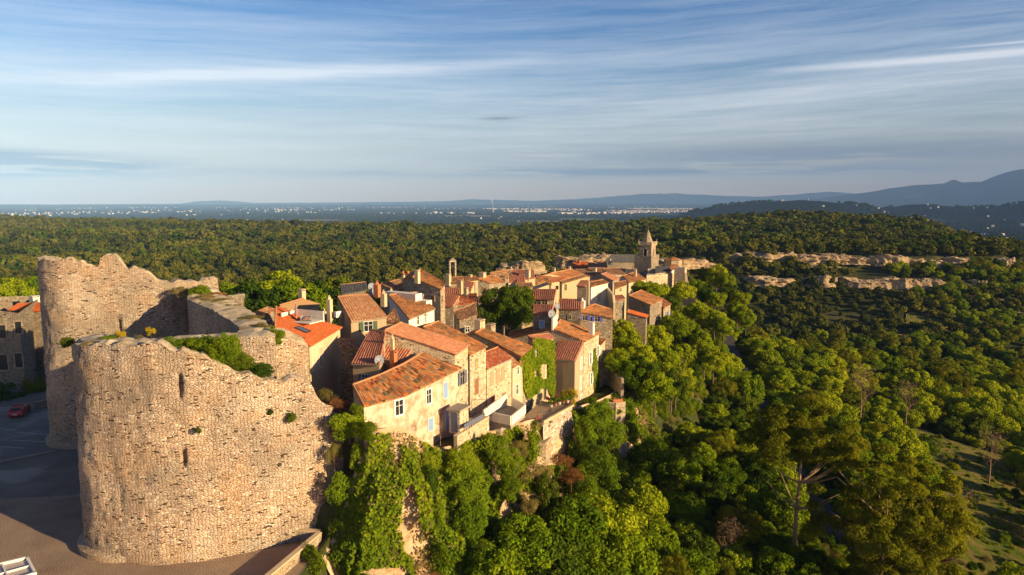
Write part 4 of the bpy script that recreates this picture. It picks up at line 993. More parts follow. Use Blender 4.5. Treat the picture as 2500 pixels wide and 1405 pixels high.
# ---- centre and far village
h31 = house('h31', 'tall stone house dominating the skyline with broad ochre-orange roof and chimney', (1075, 706, 112), (1086, 692, 27), (1026, 658), (1008, 679), .27, 'stone', 'r_mix', gable=True, s2=.35)
chimney(h31['roof'], h31['t'], 1019, 681, 112, .7, 1.2, 'cream')
opening(h31['t'], h31['A'], h31['B'], 1079, 730, .5, 1.1, frame='cream', sur=.05)
VIL = [
 # key, label, A, B, C, D, slope, wall, roof, gable
 ('v1', 'low tiled house with cream wall and twin chimneys left of the tall skyline house', (953, 705, 125), (994, 690, 60), (975, 684), (930, 695), .25, 'cream', 'r_brown', 0),
 ('v2', 'small pale house with brown roof just below the twin chimneys', (965, 712, 118), (1000, 700, 60), (990, 692), (958, 702), .25, 'cream', 'r_rib', 0),
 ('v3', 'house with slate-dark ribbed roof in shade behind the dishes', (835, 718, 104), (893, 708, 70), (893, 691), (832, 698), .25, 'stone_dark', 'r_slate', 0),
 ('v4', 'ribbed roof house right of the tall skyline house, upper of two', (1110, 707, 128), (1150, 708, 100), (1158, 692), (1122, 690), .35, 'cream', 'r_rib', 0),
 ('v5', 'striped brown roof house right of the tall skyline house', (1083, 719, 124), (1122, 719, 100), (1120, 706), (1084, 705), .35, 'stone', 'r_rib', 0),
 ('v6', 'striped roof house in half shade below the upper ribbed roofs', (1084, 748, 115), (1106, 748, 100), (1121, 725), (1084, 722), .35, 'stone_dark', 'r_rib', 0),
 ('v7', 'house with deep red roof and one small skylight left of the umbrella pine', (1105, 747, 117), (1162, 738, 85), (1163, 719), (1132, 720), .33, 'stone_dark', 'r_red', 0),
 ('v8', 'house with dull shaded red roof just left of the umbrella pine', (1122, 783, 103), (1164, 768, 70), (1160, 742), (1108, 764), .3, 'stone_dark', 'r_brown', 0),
 ('v9', 'ochre-roofed house with square chimney under the open bell gable', (1100, 691, 150), (1131, 691, 100), (1130, 677), (1088, 679), .3, 'cream', 'r_mix', 0),
 ('v10', 'orange hipped-looking house above the umbrella pine', (1195, 692, 150), (1234, 689, 60), (1197, 674), (1167, 683), .3, 'stone', 'r_mix', 0),
 ('v11', 'long rubble-walled house with grey crest behind the umbrella pine', (1197, 683, 165), (1241, 678, 70), (1240, 662), (1197, 667), .9, 'stone', 'r_brown', 0),
 ('v12', 'striped brown roof house with dormer gap above the pine', (1243, 690, 152), (1304, 679, 70), (1303, 661), (1251, 661), .35, 'cream', 'r_rib', 0),
 ('v13', 'little ribbed lean-to with cream wall right above the pine', (1262, 689, 140), (1281, 690, 100), (1280, 673), (1268, 673), .4, 'cream', 'r_rib', 0),
 ('v14', 'flat-topped rubble house ruin with cream base right of the pine', (1308, 692, 148), (1346, 694, 100), (1346, 677), (1309, 676), .7, 'stone', 'r_mix', 0),
 ('v15', 'low cream wall house in shade under the flat rubble house', (1306, 706, 138), (1340, 694, 60), (1332, 690), (1300, 702), .2, 'cream', 'r_slate', 0),
 ('v16', 'house with the widest orange roof of the village centre', (1405, 681, 165), (1440, 675, 60), (1397, 658), (1343, 669), .27, 'ochre', 'r_mix', 1),
 ('v17', 'house with rusty patched roof left of the widest orange roof', (1345, 690, 160), (1404, 682, 60), (1343, 669), (1322, 671), .2, 'cream', 'r_red', 0),
 ('v18', 'long olive-walled house stepping up behind the striped roofs', (1372, 693, 150), (1432, 675, 58), (1425, 671), (1366, 688), .25, 'ochre', 'r_brown', 0),
 ('v19', 'grey-flanked house with pale pink roof and yellow window front', (1496, 686, 165), (1511, 680, 27), (1481, 667), (1467, 671), .3, 'concrete', 'r_pink', 1),
 ('v20', 'narrow yellowish house with balcony greenery beside the pale pink roof', (1502, 706, 155), (1530, 695, 50), (1528, 687), (1500, 692), .3, 'ochre', 'r_mix', 0),
 ('v21', 'house with wide orange roof and chimney in front of the church', (1535, 691, 178), (1577, 682, 50), (1551, 665), (1521, 675), .28, 'cream', 'r_mix', 1),
 ('v22', 'vivid red-roofed house on the far left edge of the church group', (1394, 652, 235), (1445, 653, 85), (1435, 640), (1402, 640), .3, 'stone', 'r_new', 0),
 ('v23', 'brown-roofed long house behind the widest orange roof', (1411, 672, 205), (1470, 671, 85), (1469, 658), (1405, 659), .25, 'cream', 'r_brown', 0),
 ('v24', 'brown-roofed house with tall lit gable wall left of the church', (1483, 668, 200), (1530, 670, 90), (1507, 656), (1470, 658), .25, 'pinkish', 'r_brown', 0),
 ('v25', 'low long house with dark tiled roof far left of the church nave', (1440, 652, 230), (1482, 652, 85), (1480, 641), (1436, 643), .25, 'stone_dark', 'r_brown', 0),
 ('v26', 'house with dark ribbed roof and strip window right of the umbrella pine', (1301, 731, 120), (1353, 731, 110), (1358, 709), (1303, 709), .42, 'cream', 'r_rib', 0),
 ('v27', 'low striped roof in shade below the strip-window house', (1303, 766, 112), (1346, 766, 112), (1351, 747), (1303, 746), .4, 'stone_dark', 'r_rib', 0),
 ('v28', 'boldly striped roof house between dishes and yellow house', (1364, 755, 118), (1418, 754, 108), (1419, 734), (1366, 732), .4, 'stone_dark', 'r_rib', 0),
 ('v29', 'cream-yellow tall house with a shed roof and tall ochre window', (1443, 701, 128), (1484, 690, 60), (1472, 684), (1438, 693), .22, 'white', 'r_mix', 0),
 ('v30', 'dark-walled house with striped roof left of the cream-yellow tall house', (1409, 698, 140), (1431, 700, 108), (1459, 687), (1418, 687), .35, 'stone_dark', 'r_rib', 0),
 ('v31', 'stone house with royal blue shutters under a low rust roof', (1496, 777, 117), (1411, 760, -80), (1450, 744), (1492, 757), .2, 'stone', 'r_mix', 0),
 ('v32', 'rubble house with bright orange roof among the trees below the church', (1587, 745, 138), (1617, 730, 27), (1566, 710), (1535, 724), .27, 'stone_dark', 'r_mix', 0),
 ('v33', 'small stone annexe with ochre roof attached right of the rubble house', (1620, 752, 146), (1637, 742, 40), (1616, 729), (1606, 737), .27, 'stone', 'r_mix', 0),
 ('v34', 'low orange roof sliver below the rubble house', (1577, 776, 125), (1580, 770, 27), (1536, 758), (1531, 764), .2, 'stone_dark', 'r_new', 0),
 ('v35', 'house with long orange eave on the cliff below the apse', (1696, 713, 190), (1699, 708, 27), (1657, 690), (1648, 692), .3, 'cream', 'r_new', 0),
 ('v36', 'little roof with terracotta gable furthest right on the village edge', (1697, 702, 200), (1703, 697, 35), (1700, 688), (1690, 690), .3, 'cream', 'r_new', 0),
 ('v37', 'dark striped low roof right of the yellow garden wall', (1501, 735, 140), (1525, 728, 60), (1519, 722), (1500, 724), .3, 'stone_dark', 'r_rib', 0),
 ('v38', 'distant orange-roofed house with dish between the centre chimneys', (1212, 672, 185), (1243, 670, 80), (1240, 660), (1210, 662), .25, 'cream', 'r_mix', 0),
 ('v39', 'low tiled house glimpsed above the long rubble wall', (1135, 688, 165), (1180, 682, 70), (1172, 675), (1130, 679), .2, 'cream', 'r_mix', 0),
 ('v40', 'ochre low house filling the gap behind the wide orange roof', (1262, 702, 130), (1300, 700, 90), (1298, 692), (1258, 694), .25, 'cream', 'r_brown', 0),
 ('v41', 'far house with brown roof between the widest orange roof and the dark nave', (1440, 664, 222), (1480, 664, 90), (1478, 655), (1436, 655), .25, 'cream', 'r_brown', 0),
 ('v42', 'house with tan roof at the foot of the bell tower', (1530, 668, 205), (1560, 668, 90), (1553, 658), (1528, 659), .25, 'stone', 'r_slate', 0),
]
for (key, lab, A, B, C, D, s, w, rf, g) in VIL:
    H = house(key, lab, A, B, C, D, s, w, rf, gable=bool(g), s2=.7, amp=.12 if rf == 'r_rib' else .06, pitch=.38 if rf == 'r_rib' else .24)
G = HOUSES
rw = random.Random(8)
def auto_windows(H, skip_front=False):
    for (p, q, zt) in ((H['A'], H['B'], min(H['A'].z, H['B'].z)), (H['A'], H['D'], H['A'].z)):
        L = math.hypot(q.x-p.x, q.y-p.y)
        if L < 2.2: continue
        k = 1 if L < 4.5 else 2
        for i in range(k):
            f = (i+.5+rw.uniform(-.12, .12))/k; cc = Vector((p.x+(q.x-p.x)*f, p.y+(q.y-p.y)*f, zt-rw.uniform(1.3, 1.7)))
            w_ = rw.choice((.55, .7, .8)); sh = rw.choice((None, None, 'sh_tan', 'sh_brown', 'sh_grey', 'sh_blue'))
            opening(H['t'], p, q, 0, 0, w_, w_*rw.uniform(1.1, 1.6), frame=rw.choice(('cream', 'stone_pale', 'frame_white')), sur=.07, shut=sh, mode='open' if w_ < .75 else 'closed', c=cc)
for k in ('v1', 'v2', 'v4', 'v5', 'v6', 'v7', 'v8', 'v9', 'v10', 'v13', 'v14', 'v16', 'v17', 'v21', 'v22', 'v23', 'v25', 'v27', 'v28', 'v30', 'v33', 'v35', 'v36', 'v38', 'v39', 'v40', 'v41', 'h3', 'hl', 'hd', 'hs', 'h31'): auto_windows(HOUSES[k])
def antenna(H, f, hgt, label):
    p = H['D'].lerp(H['C'], f); t = thing('roof_antenna', label, 'antenna', p); b = MB(); b.tube((0, 0, 0), (0, 0, hgt), .025, .02, 5); b.build('mast', M['iron'], t, origin=(0, 0, 0)); b = MB()
    for i in range(5): b.tube((-.45+.04*i, -.3+.15*i, hgt-.1), (.45-.04*i, -.3+.15*i, hgt-.1), .012, .012, 4)
    b.tube((0, -.4, hgt-.1), (0, .4, hgt-.1), .015, .015, 4); b.build('aerial', M['iron'], t, origin=(0, 0, 0))
for k, f_, h_, lb in (('h10', .9, 3.0, 'thin tall aerial rising behind the stout chimneys'), ('v1', .2, 2.4, 'spindly aerial left of the twin chimneys'), ('h31', .3, 1.8, 'small aerial on the tall skyline house'), ('v16', .2, 2.2, 'aerial on the widest orange roof'), ('v11', .8, 3.2, 'aerial pole above the long rubble wall'), ('v21', .8, 1.8, 'little aerial on the orange roof before the church'), ('h7', .2, 1.6, 'low aerial on the lichen-mottled roof'), ('h5', .5, 2.0, 'aerial above the white-walled house')): antenna(HOUSES[k], f_, h_, lb)
def downpipe(H, label, p, zt, zb):
    b = MB(); q = V_((p.x, p.y, 0)); n = V_((.9, -.42, 0))*.1; b.tube(q+n+UP*zb, q+n+UP*zt, .05, .05, 6); b.build('downpipe', M['concrete'], H['t'])
downpipe(h12, '', h12['A']+V_((-.15, -.1, 0)), h12['A'].z-.2, -34); downpipe(h8, '', h8['B'], h8['B'].z-.2, -30); downpipe(h7, '', h7['A'], h7['A'].z-.1, -29)
def gutter(H):
    a, b_ = H['A'], H['B']; o = (H['A']-H['D']); o.z = 0; o.normalize(); b = MB(); b.tube(a+o*.36-UP*.06, b_+o*.36-UP*.06, .07, .07, 6); b.build('gutter', M['concrete'], H['roof'], origin=H['t'].location)
for k in ('h12', 'h4', 'h5', 'hd', 'hs', 'h8'): gutter(HOUSES[k])
opening(G['v26']['t'], G['v26']['A'], G['v26']['B'], 1311, 739, 1.4, .75, frame='cream', sur=.06); opening(G['v26']['t'], G['v26']['A'], G['v26']['B'], 1330, 739, 1.0, .85, frame='cream', sur=.06)
opening(G['v31']['t'], G['v31']['A'], G['v31']['B'], 1458, 779, .8, .85, frame='cream', sur=.07, shut='sh_royal'); opening(G['v31']['t'], G['v31']['A'], G['v31']['B'], 1428, 776, .8, .85, frame='cream', sur=.07, shut='sh_royal')
chimney(G['v31']['roof'], G['v31']['t'], 1445, 763, 121, .9, 1.0, 'cream')
opening(G['v29']['t'], G['v29']['A'], G['v29']['B'], 1462, 725, .8, 1.7, frame='white', sur=.05, pane='ochre')
opening(G['v18']['t'], G['v18']['A'], G['v18']['B'], 1381, 702, .5, 1.3, frame='ochre', sur=.05)
opening(G['v32']['t'], G['v32']['A'], G['v32']['B'], 1597, 752, .5, 1.1, frame='cream', sur=.05); opening(G['v32']['t'], G['v32']['A'], G['v32']['B'], 1607, 747, .5, 1.1, frame='cream', sur=.05)
opening(G['v19']['t'], G['v19']['A'], G['v19']['B'], 1500, 690, .5, .9, frame='white', sur=.05); opening(G['v19']['t'], G['v19']['A'], G['v19']['B'], 1507, 687, .5, .9, frame='white', sur=.05)
opening(G['v20']['t'], G['v20']['A'], G['v20']['B'], 1515, 708, .6, .8, frame='white', sur=.05)
opening(G['v12']['t'], G['v12']['A'], G['v12']['B'], 1270, 690, .6, .8, frame='white', sur=.05); opening(G['v1']['t'], G['v1']['A'], G['v1']['B'], 975, 702, .8, .7, frame='white', sur=.05)
opening(G['v11']['t'], G['v11']['A'], G['v11']['B'], 1229, 681, .7, 1.6, frame='stone', sur=.05)
opening(G['v24']['t'], G['v24']['A'], G['v24']['B'], 1500, 676, .7, .9, frame='white', sur=.05)
for key, px, py, Y, w, h, mt in (('v9', 1095, 690, 150, .9, 1.6, 'cream'), ('v10', 1178, 682, 152, 1.2, 1.3, 'cream'), ('v4', 1124, 712, 126, .8, 1.9, 'ochre'), ('v16', 1390, 663, 172, .6, 1.0, 'cream'), ('v16', 1352, 666, 175, .7, 1.0, 'pinkish'),
    ('v21', 1551, 669, 183, .6, 1.0, 'cream'), ('v22', 1413, 642, 238, .8, .8, 'terracotta'), ('v25', 1488, 641, 232, .9, 1.0, 'pinkish'), ('v23', 1452, 664, 208, 1.0, 1.0, 'cream'), ('v12', 1289, 677, 154, .9, 1.5, 'cream'), ('v1', 985, 689, 124, .5, 1.3, 'cream'), ('v1', 997, 689, 124, .5, 1.3, 'cream'), ('v7', 1138, 722, 120, .6, 1.2, 'ochre'), ('v39', 1148, 683, 168, .8, 1.0, 'cream')):
    chimney(G[key]['roof'], G[key]['t'], px, py, Y, w, h, mt, kind='pots' if w == .5 else 'box')
stack(1435, 748, 122, .45, 4.6, 'very tall thin ochre pillar for the lit wall corner left of the cream-yellow house', 'ochre')  # pillar added in ochre to stand for a sunlit wall corner edge
stack(1422, 751, 119, .8, 1.2, 'stubby pale chimney at the end of the striped roof', 'white')
# garden wall stepping down beside the cream-yellow house
low_wall('garden_wall', 'stepped ochre garden wall beside the cream-yellow tall house', 'wall', [P(1480, 700, 131), P(1498, 722, 126), P(1500, 740, 125)], 8, .35, M['ochre'], M['cream'])
# open bell gable of the chapel
t = thing('bell_gable', 'small open stone bell arch above the roofs left of the pine', 'bell gable', P(1104, 680, 160)); b = MB(); X, N2 = V_((.8, .6, 0)), V_((.6, -.8, 0))
for s in (-1, 1): b.box(X*s*.75+UP*1.6, X, N2, .4, 4.6, .7)
b.box(UP*4.0, X, N2, 1.9, .3, .7)
for s in (-1, 1):
    q0, q1 = X*s*1.05+UP*4.15, UP*4.95; b.face([q0+N2*.4, q1+N2*.4, q1-N2*.4, q0-N2*.4]); 
b.face([X*-1.05+UP*4.15+N2*.36, X*1.05+UP*4.15+N2*.36, UP*4.95+N2*.36]); b.face([X*-1.05+UP*4.15-N2*.36, UP*4.95-N2*.36, X*1.05+UP*4.15-N2*.36])
b.build('arch', M['stone'], t, origin=(0, 0, 0)); q = MB(); q.tube(UP*2.6, UP*3.1, .38, .28, 10); q.tube(UP*3.1, UP*3.3, .28, .08, 10); q.build('bell', M['iron'], t, origin=(0, 0, 0))

# ------------------------------------------------------------------ church
def prism(b, poly, z0, z1, top=True):
    n = len(poly); s = 0
    for i in range(n):
        p, q = poly[i], poly[(i+1) % n]; L = math.hypot(q[0]-p[0], q[1]-p[1])
        b.face([(p[0], p[1], z0), (q[0], q[1], z0), (q[0], q[1], z1), (p[0], p[1], z1)], [(s, z0), (s+L, z0), (s+L, z1), (s, z1)]); s += L
    if top: b.face([(p[0], p[1], z1) for p in poly], [(p[0], p[1]) for p in poly])
ch = thing('church', 'stone church with square bell tower and pointed spire at the far end of the village', 'church', (45, 222, -33))
K = P(1590.3, 626, 218)              # front corner of the tower
def rect(K, wl, wr, hl=-62, hr=28):
    a = V_((sin(radians(hl)), cos(radians(hl)), 0)); c = V_((sin(radians(hr)), cos(radians(hr)), 0)); p = V_((K.x, K.y, 0))
    return [tuple((p)[:2]), tuple((p+c*wr)[:2]), tuple((p+c*wr+a*wl)[:2]), tuple((p+a*wl)[:2])], a, c
poly, la, rc = rect(K, 5.6, 9.0)
b = MB(); prism(b, poly, -36, K.z); b.build('tower_base', M['stone_dark'], ch)
K2 = V_((K.x, K.y, 0)) + la*.12 + rc*.12
poly2, _, _ = rect(K2, 3.9, 5.0); zc = P(1590, 601, 218).z
b = MB(); prism(b, poly2, K.z-.05, zc); tw = b.build('tower', M['stone'], ch)
cen = V_((sum(p[0] for p in poly2)/4, sum(p[1] for p in poly2)/4, 0))
# belfry openings
for (o, ax, nn, w) in ((K2+la*1.95, la, V_((la.y, -la.x, 0)), 1.0), (K2+rc*2.5, rc, V_((rc.y, -rc.x, 0)), .8)):
    nn = nn if nn.dot(-V_((K.x, K.y, 0))) > 0 else -nn
    g = MB(); c0 = V_((o.x, o.y, zc-2.6)); g.box(c0+nn*.01, ax, nn, w, 2.2, .06); pts = [c0+nn*.04+UP*1.1+ax*(w/2)*cos(pi*i/8)+UP*(w/2)*sin(pi*i/8) for i in range(9)]; g.face(pts); g.build('belfry_opening', M['glass'], tw, origin=ch.location)
    f = MB()
    for s in (-1, 1): f.box(c0+ax*s*(w/2+.1)+nn*.05, ax, nn, .18, 2.4, .14)
    f.build('opening_surround', M['stone_pale'], tw, origin=ch.location)
b = MB(); mid_ = lambda k: [tuple((cen + (V_((p[0], p[1], 0))-cen)*k)[:2]) for p in poly2]
prism(b, mid_(1.12), zc, zc+.25); prism(b, mid_(1.18), zc+.25, zc+.45)
b.build('cornice', M['stone_pale'], ch)
b = MB(); pp = [V_((x, y, 0)) for x, y in mid_(1.1)]
for i in range(4):
    p, q = pp[i], pp[(i+1) % 4]; d = (q-p); L = d.length; d.normalize(); n = V_((d.y, -d.x, 0)); k = int(L/.35)
    for j in range(k+1): b.box(p+d*(L*j/k)+UP*(zc+.75), d, n, .14, .6, .16)
    b.box((p+q)/2+UP*(zc+1.12), d, n, L, .14, .22); b.tube(p+UP*(zc+.45), p+UP*(zc+2.1), .16, .03, 6)
b.build('balustrade', M['stone_pale'], ch)
ap = P(1586, 561, 220.5); b = MB(); zs = zc+.45; a6 = [cen + V_((cos(pi/8+i*pi/4), sin(pi/8+i*pi/4), 0))*1.85 for i in range(8)]
for i in range(8):
    p, q = a6[i]+UP*zs, a6[(i+1) % 8]+UP*zs; top = V_((cen.x, cen.y, ap.z)); b.face([p, q, top], [(0, 0), (1.4, 0), (.7, 5)])
b.build('spire', M['stone'], ch); b = MB()
for i in range(8):
    for j in range(1, 9): f = j/10; b.box((a6[i]+UP*zs).lerp(V_((cen.x, cen.y, ap.z)), f), (1, 0, 0), (0, 1, 0), .16, .16, .16)
b.tube((cen.x, cen.y, ap.z-.1), (cen.x, cen.y, ap.z+1.3), .03, .02, 5)
b.build('crockets', M['stone_pale'], ch)
def slab(nm, lab_parent, pts, zb, wall, roof, parent=ch):
    wall_mesh(parent, [pts[0], pts[1], pts[2], pts[3]], zb, M[wall], name=nm); return roof_mesh([pts], M[roof], parent, name=nm+'_roof')
# nave with dark roof running back-left from the tower
a = P(1474, 640, 236); bq = go(a, 1551, 640, 80); slab('nave', ch, [a, bq, up(bq, 1562, 623, .45), up(a, 1493, 622, .45)], -36, 'stone_dark', 'r_slate')
# lower aisle with striped roof, apse block, buttressed base
a = P(1600, 667, 205); bq = go(a, 1630, 664, 75); slab('aisle', ch, [a, bq, up(bq, 1637, 651, .4), up(a, 1601, 651, .4)], -36, 'stone_pale', 'r_slate')
a = P(1634, 664, 206); bq = go(a, 1657, 652, 35); slab('side_chapel', ch, [a, bq, up(bq, 1645, 645, .35), up(a, 1634, 651, .35)], -36, 'white', 'r_mix')
o8 = P(1643, 637, 226); b = MB(); oc = [(o8.x+3.0*cos(pi/8+i*pi/4), o8.y+3.0*sin(pi/8+i*pi/4)) for i in range(8)]; prism(b, oc, -36, P(1643, 637, 223).z, False); b.build('apse', M['stone'], ch)
b = MB(); zt8 = P(1643, 636.5, 223).z; tp = V_((o8.x, o8.y, P(1643, 627, 226).z))
oc2 = [(o8.x+3.3*cos(pi/8+i*pi/4), o8.y+3.3*sin(pi/8+i*pi/4)) for i in range(8)]
for i in range(8): b.face([(*oc2[i], zt8), (*oc2[(i+1) % 8], zt8), tp], [(0, 0), (2.4, 0), (1.2, 3.4)])
b.build('apse_roof', M['r_mix'], ch)
b = MB(); zb_ = P(1600, 668, 204).z; base = [P(1579, 664, 201.5), P(1637, 668, 206), P(1662, 655, 214), P(1664, 645, 222), P(1620, 645, 226), P(1585, 645, 218)]
prism(b, [(v.x, v.y) for v in base], -38, zb_-.3); b.build('terrace_base', M['stone_pale'], ch)
b = MB()
for px in (1586, 1596): q = P(px, 668, 208); b.face([q+V_((-.6, -1.6, -5)), q+V_((.6, -1.6, -5)), q+V_((.6, 0, 1.5)), q+V_((-.6, 0, 1.5))]); b.face([q+V_((.6, -1.6, -5)), q+V_((.6, 0, -5)), q+V_((.6, 0, 1.5))]); b.face([q+V_((-.6, 0, -5)), q+V_((-.6, -1.6, -5)), q+V_((-.6, 0, 1.5))])
b.build('buttress', M['stone_pale'], ch)
# angled wall tower on the right of the church
t = thing('stone_tower', 'square roofless stone tower stub beside the church apse', 'tower', P(1672, 680, 203)); b = MB(); q = P(1672, 655, 203); pl, _, _ = rect(q, 3.2, 2.6)
b2 = MB(); prism(b2, pl, -40, q.z); b2.build('masonry', M['stone_pale'], t); b3 = MB(); b3.face([V_((pl[1][0], pl[1][1], q.z-1.5)), V_((pl[1][0]+2.2, pl[1][1]-.6, -38)), V_((pl[1][0], pl[1][1], -38))]); b3.face([V_((pl[0][0]+.1, pl[0][1], q.z-1.5)), V_((pl[0][0], pl[0][1], -38)), V_((pl[1][0]+2.2, pl[1][1]-.6, -38)), V_((pl[1][0], pl[1][1], q.z-1.5))]); b3.build('buttress', M['stone'], t)
# ------------------------------------------------------------------ cliff under the houses
def cliff_strip(name, y0, y1, ztop_f, zbot, mat, out=4.5, seed=0, n_v=60):
    ys = np.linspace(y0, y1, int((y1-y0)/0.45)); f = np.linspace(0, 1, n_v)
    yy, ff = np.meshgrid(ys, f, indexing='ij'); L = np.interp(yy, LY, LX)
    slope = np.gradient(np.interp(ys, LY, LX), ys); nrm = np.stack([np.ones_like(slope), -slope], 1); nrm /= np.linalg.norm(nrm, axis=1)[:, None]
    zt = ztop_f(yy); z = zt + (zbot-zt)*ff
    d = 0.2 + out*ff**.8 + 1.5*fbm(yy/5+seed, z/4, 4)*np.minimum(ff*6, 1) + 0.5*np.abs(vnoise(yy/1.3, z/0.9))*np.minimum(ff*6, 1)
    X = L + nrm[:, 0][:, None]*d; Y = yy + nrm[:, 1][:, None]*d
    V = np.stack([X.ravel(), Y.ravel(), z.ravel()], 1); uv = np.stack([yy.ravel(), z.ravel()], 1)
    o = np_mesh(name, V, grid_faces(len(ys), n_v, True), mat, uv=uv); o['kind'] = 'structure'; return o
cliff_strip('cliff', 58.6, 132, cliff_top, -47, M['rock'], 5.2)

# retaining wall of the cafe terrace (pinkish rubble), terraces, balcony
def poly_block(name, label, cat, poly, zt, zb, mat, parent=None, topmat=None):
    """poly: world xy; vertical sides; returns the thing"""
    c = poly[0]; t = parent or thing(name, label, cat, (c[0], c[1], zb)); b = MB(); prism(b, poly, zb, zt, True); b.build('masonry', mat, t); return t
T0, T1, T2, T3 = P(1326, 1056, 86), P(1397, 994, 93), V_((4.6, 96, 0)), V_((1.6, 90, 0))
zt_ = P(1397, 992, 93).z
tR = thing('terrace_wall', 'pinkish rubble retaining wall under the iron-railed dining terrace', 'retaining wall', (T0.x, T0.y, -46))
b = MB(); q0, q1 = V_((T0.x, T0.y, 0)), V_((T1.x, T1.y, 0)); dd = (q1-q0).normalized(); nn = V_((dd.y, -dd.x, 0))
pts_t = [q0.lerp(q1, k/12) for k in range(13)]
poly = [tuple((q0-nn*3-dd*1)[:2]), tuple((q0-dd*.2)[:2]), tuple(q1[:2]), tuple((q1-nn*5)[:2])]
V = []; UVv = []
n_ = 40; m_ = 40
L = (q1-q0).length
for i in range(n_):
    for j in range(m_):
        u_, v_ = i/(n_-1), j/(m_-1); lo = -46+16*max(0, 0)*u_
        top = zt_ - (1-u_)*0 - (2.2 if u_ < .12 else 0)*0
        z = -46+(top+46)*v_; d = (1-v_)*1.2 + .25*float(fbm(u_*L/2, z/2, 3)); p = q0+dd*L*u_+nn*d; V.append((p.x-T0.x, p.y-T0.y, z+46)); UVv.append((u_*L, z))
np_mesh('masonry', V, grid_faces(n_, m_), M['retain'], tR, UVv)
b = MB(); prism(b, poly, zt_-.5, zt_-.02, True); b.build('terrace_floor', M['tan'], tR)
b = MB(); b.box((q0+q1)/2+UP*(zt_+.1), dd, nn, L+.3, .2, .4); b.build('coping', M['cream'], tR)
def railing(label, pts, h=1.0, bars=.13):
    t = thing('railing', label, 'railing', pts[0]); b = MB(); bb = MB()
    for p, q in zip(pts[:-1], pts[1:]):
        p, q = V_(p), V_(q); d = q-p; L = d.length; k = max(2, int(L/bars))
        for z in (0.12, h): b.tube(p+UP*z, q+UP*z, .025, .025, 5)
        for i in range(k+1): bb.tube(p.lerp(q, i/k)+UP*.1, p.lerp(q, i/k)+UP*h, .012, .012, 4, False)
        for e in (p, q): b.tube(e, e+UP*(h+.05), .03, .03, 5)
    b.build('rail', M['iron'], t); bb.build('balusters', M['iron'], t); return t
railing('black iron railing along the top of the pinkish retaining wall', [q0+UP*(zt_+.2), q1+UP*(zt_+.2)])
# lower stair terrace with railing
low = [P(1300, 1020, 86), P(1345, 1010, 88), P(1318, 1060, 85)]
railing('black railing of the lower stair landing with a pink chair', [P(1298, 1012, 86.5), P(1346, 1006, 88.0), P(1320, 1050, 85.2)])
b = MB(); lz = P(1320, 1052, 85.5).z
lt = thing('stair_landing', 'small stone stair landing with iron railing below the dining terrace', 'landing', (q0.x, q0.y, -46))
prism(b, [(q0.x-3, q0.y-1), (q0.x+.3, q0.y-1), (q0.x+2.3, q0.y+4), (q0.x-2, q0.y+4)], -46, zt_-2.4); b.build('masonry', M['stone'], lt)
TY = 94.5
garden_table(1350, 987, TY, 'dark table on the iron-railed dining terrace', 'sh_green', .8)
garden_chair(1357, 989, TY-.2, .4, 'bright pink chair right of the dark terrace table', 'pink') if False else None
M['pink'] = mat_plain('pink_seat', (0.62, 0.06, 0.16), .7, .1)
for px, py, rz, lab in ((1358, 988, .4, 'bright pink chair right of the dark terrace table'), (1339, 984, 2.4, 'pink chair behind the dark terrace table'), (1362, 980, 2.9, 'dark red chair by the rubble wall of the terrace')):
    garden_chair(px, py, TY, rz, lab, 'pink' if '0' in lab or 'pink' in lab else 'terracotta')
garden_chair(1316, 1030, 86.8, 1.8, 'lone pink chair on the lower stair landing', 'pink')
garden_chair(1307, 1052, 86.2, 1.0, 'terracotta-coloured chair lowest on the stair landing', 'terracotta')
# white balcony block and its parapets in front of the three-window house
bal = thing('balcony', 'white walled balcony jutting over the cliff with a shaded deck', 'balcony', P(1248, 1040, 79))
k0, k1, k2, k3 = P(1202, 1035, 78), P(1247, 1039, 76.5), P(1282, 1014, 81), P(1250, 1003, 84)
def wall_seg(b, p, q, h, th, drop=0):
    p, q = V_(p), V_(q); d = (q-p); n = V_((d.y, -d.x, 0)).normalized()*th/2; lo = UP*-drop
    a = [p+n, q+n, q-n, p-n]; top = [v+UP*h for v in a]; bot = [v+lo for v in a]
    L = V_((d.x, d.y, 0)).length
    for i in range(4): b.face([bot[i], bot[(i+1) % 4], top[(i+1) % 4], top[i]], [(0, 0), (L, 0), (L, h+drop), (0, h+drop)])
    b.face(top, [(0, 0), (L, 0), (L, th), (0, th)]); b.face(bot[::-1])
zd = k1.z; ktop = 1.0
K0, K1, K2, K3 = [V_((v.x, v.y, zd)) for v in (k0, k1, k2, k3)]
b = MB(); wall_seg(b, K0, K1, 1.1, .2); wall_seg(b, K1+V_((.05, .05, 0)), K2, 1.1, .2); wall_seg(b, K2, K3, 1.1, .2); b.build('parapet', M['white'], bal)
b = MB(); prism(b, [tuple(v[:2]) for v in (K0, K1, K2, K3)], zd-.5, zd-.02); b.build('deck', M['concrete'], bal)
b = MB(); e0, e1 = P(1180, 1030, 78.5), P(1236, 987, 84.5); wall_seg(b, e0, e1, 1.4, .2, 2); b.build('side_wall', M['white'], bal)
b = MB(); prism(b, [(K0.x-5, K0.y+1), (K0.x+1, K0.y), (K3.x, K3.y), (K3.x-5, K3.y+2)], -40, zd-.03); b.build('base', M['concrete'], bal)
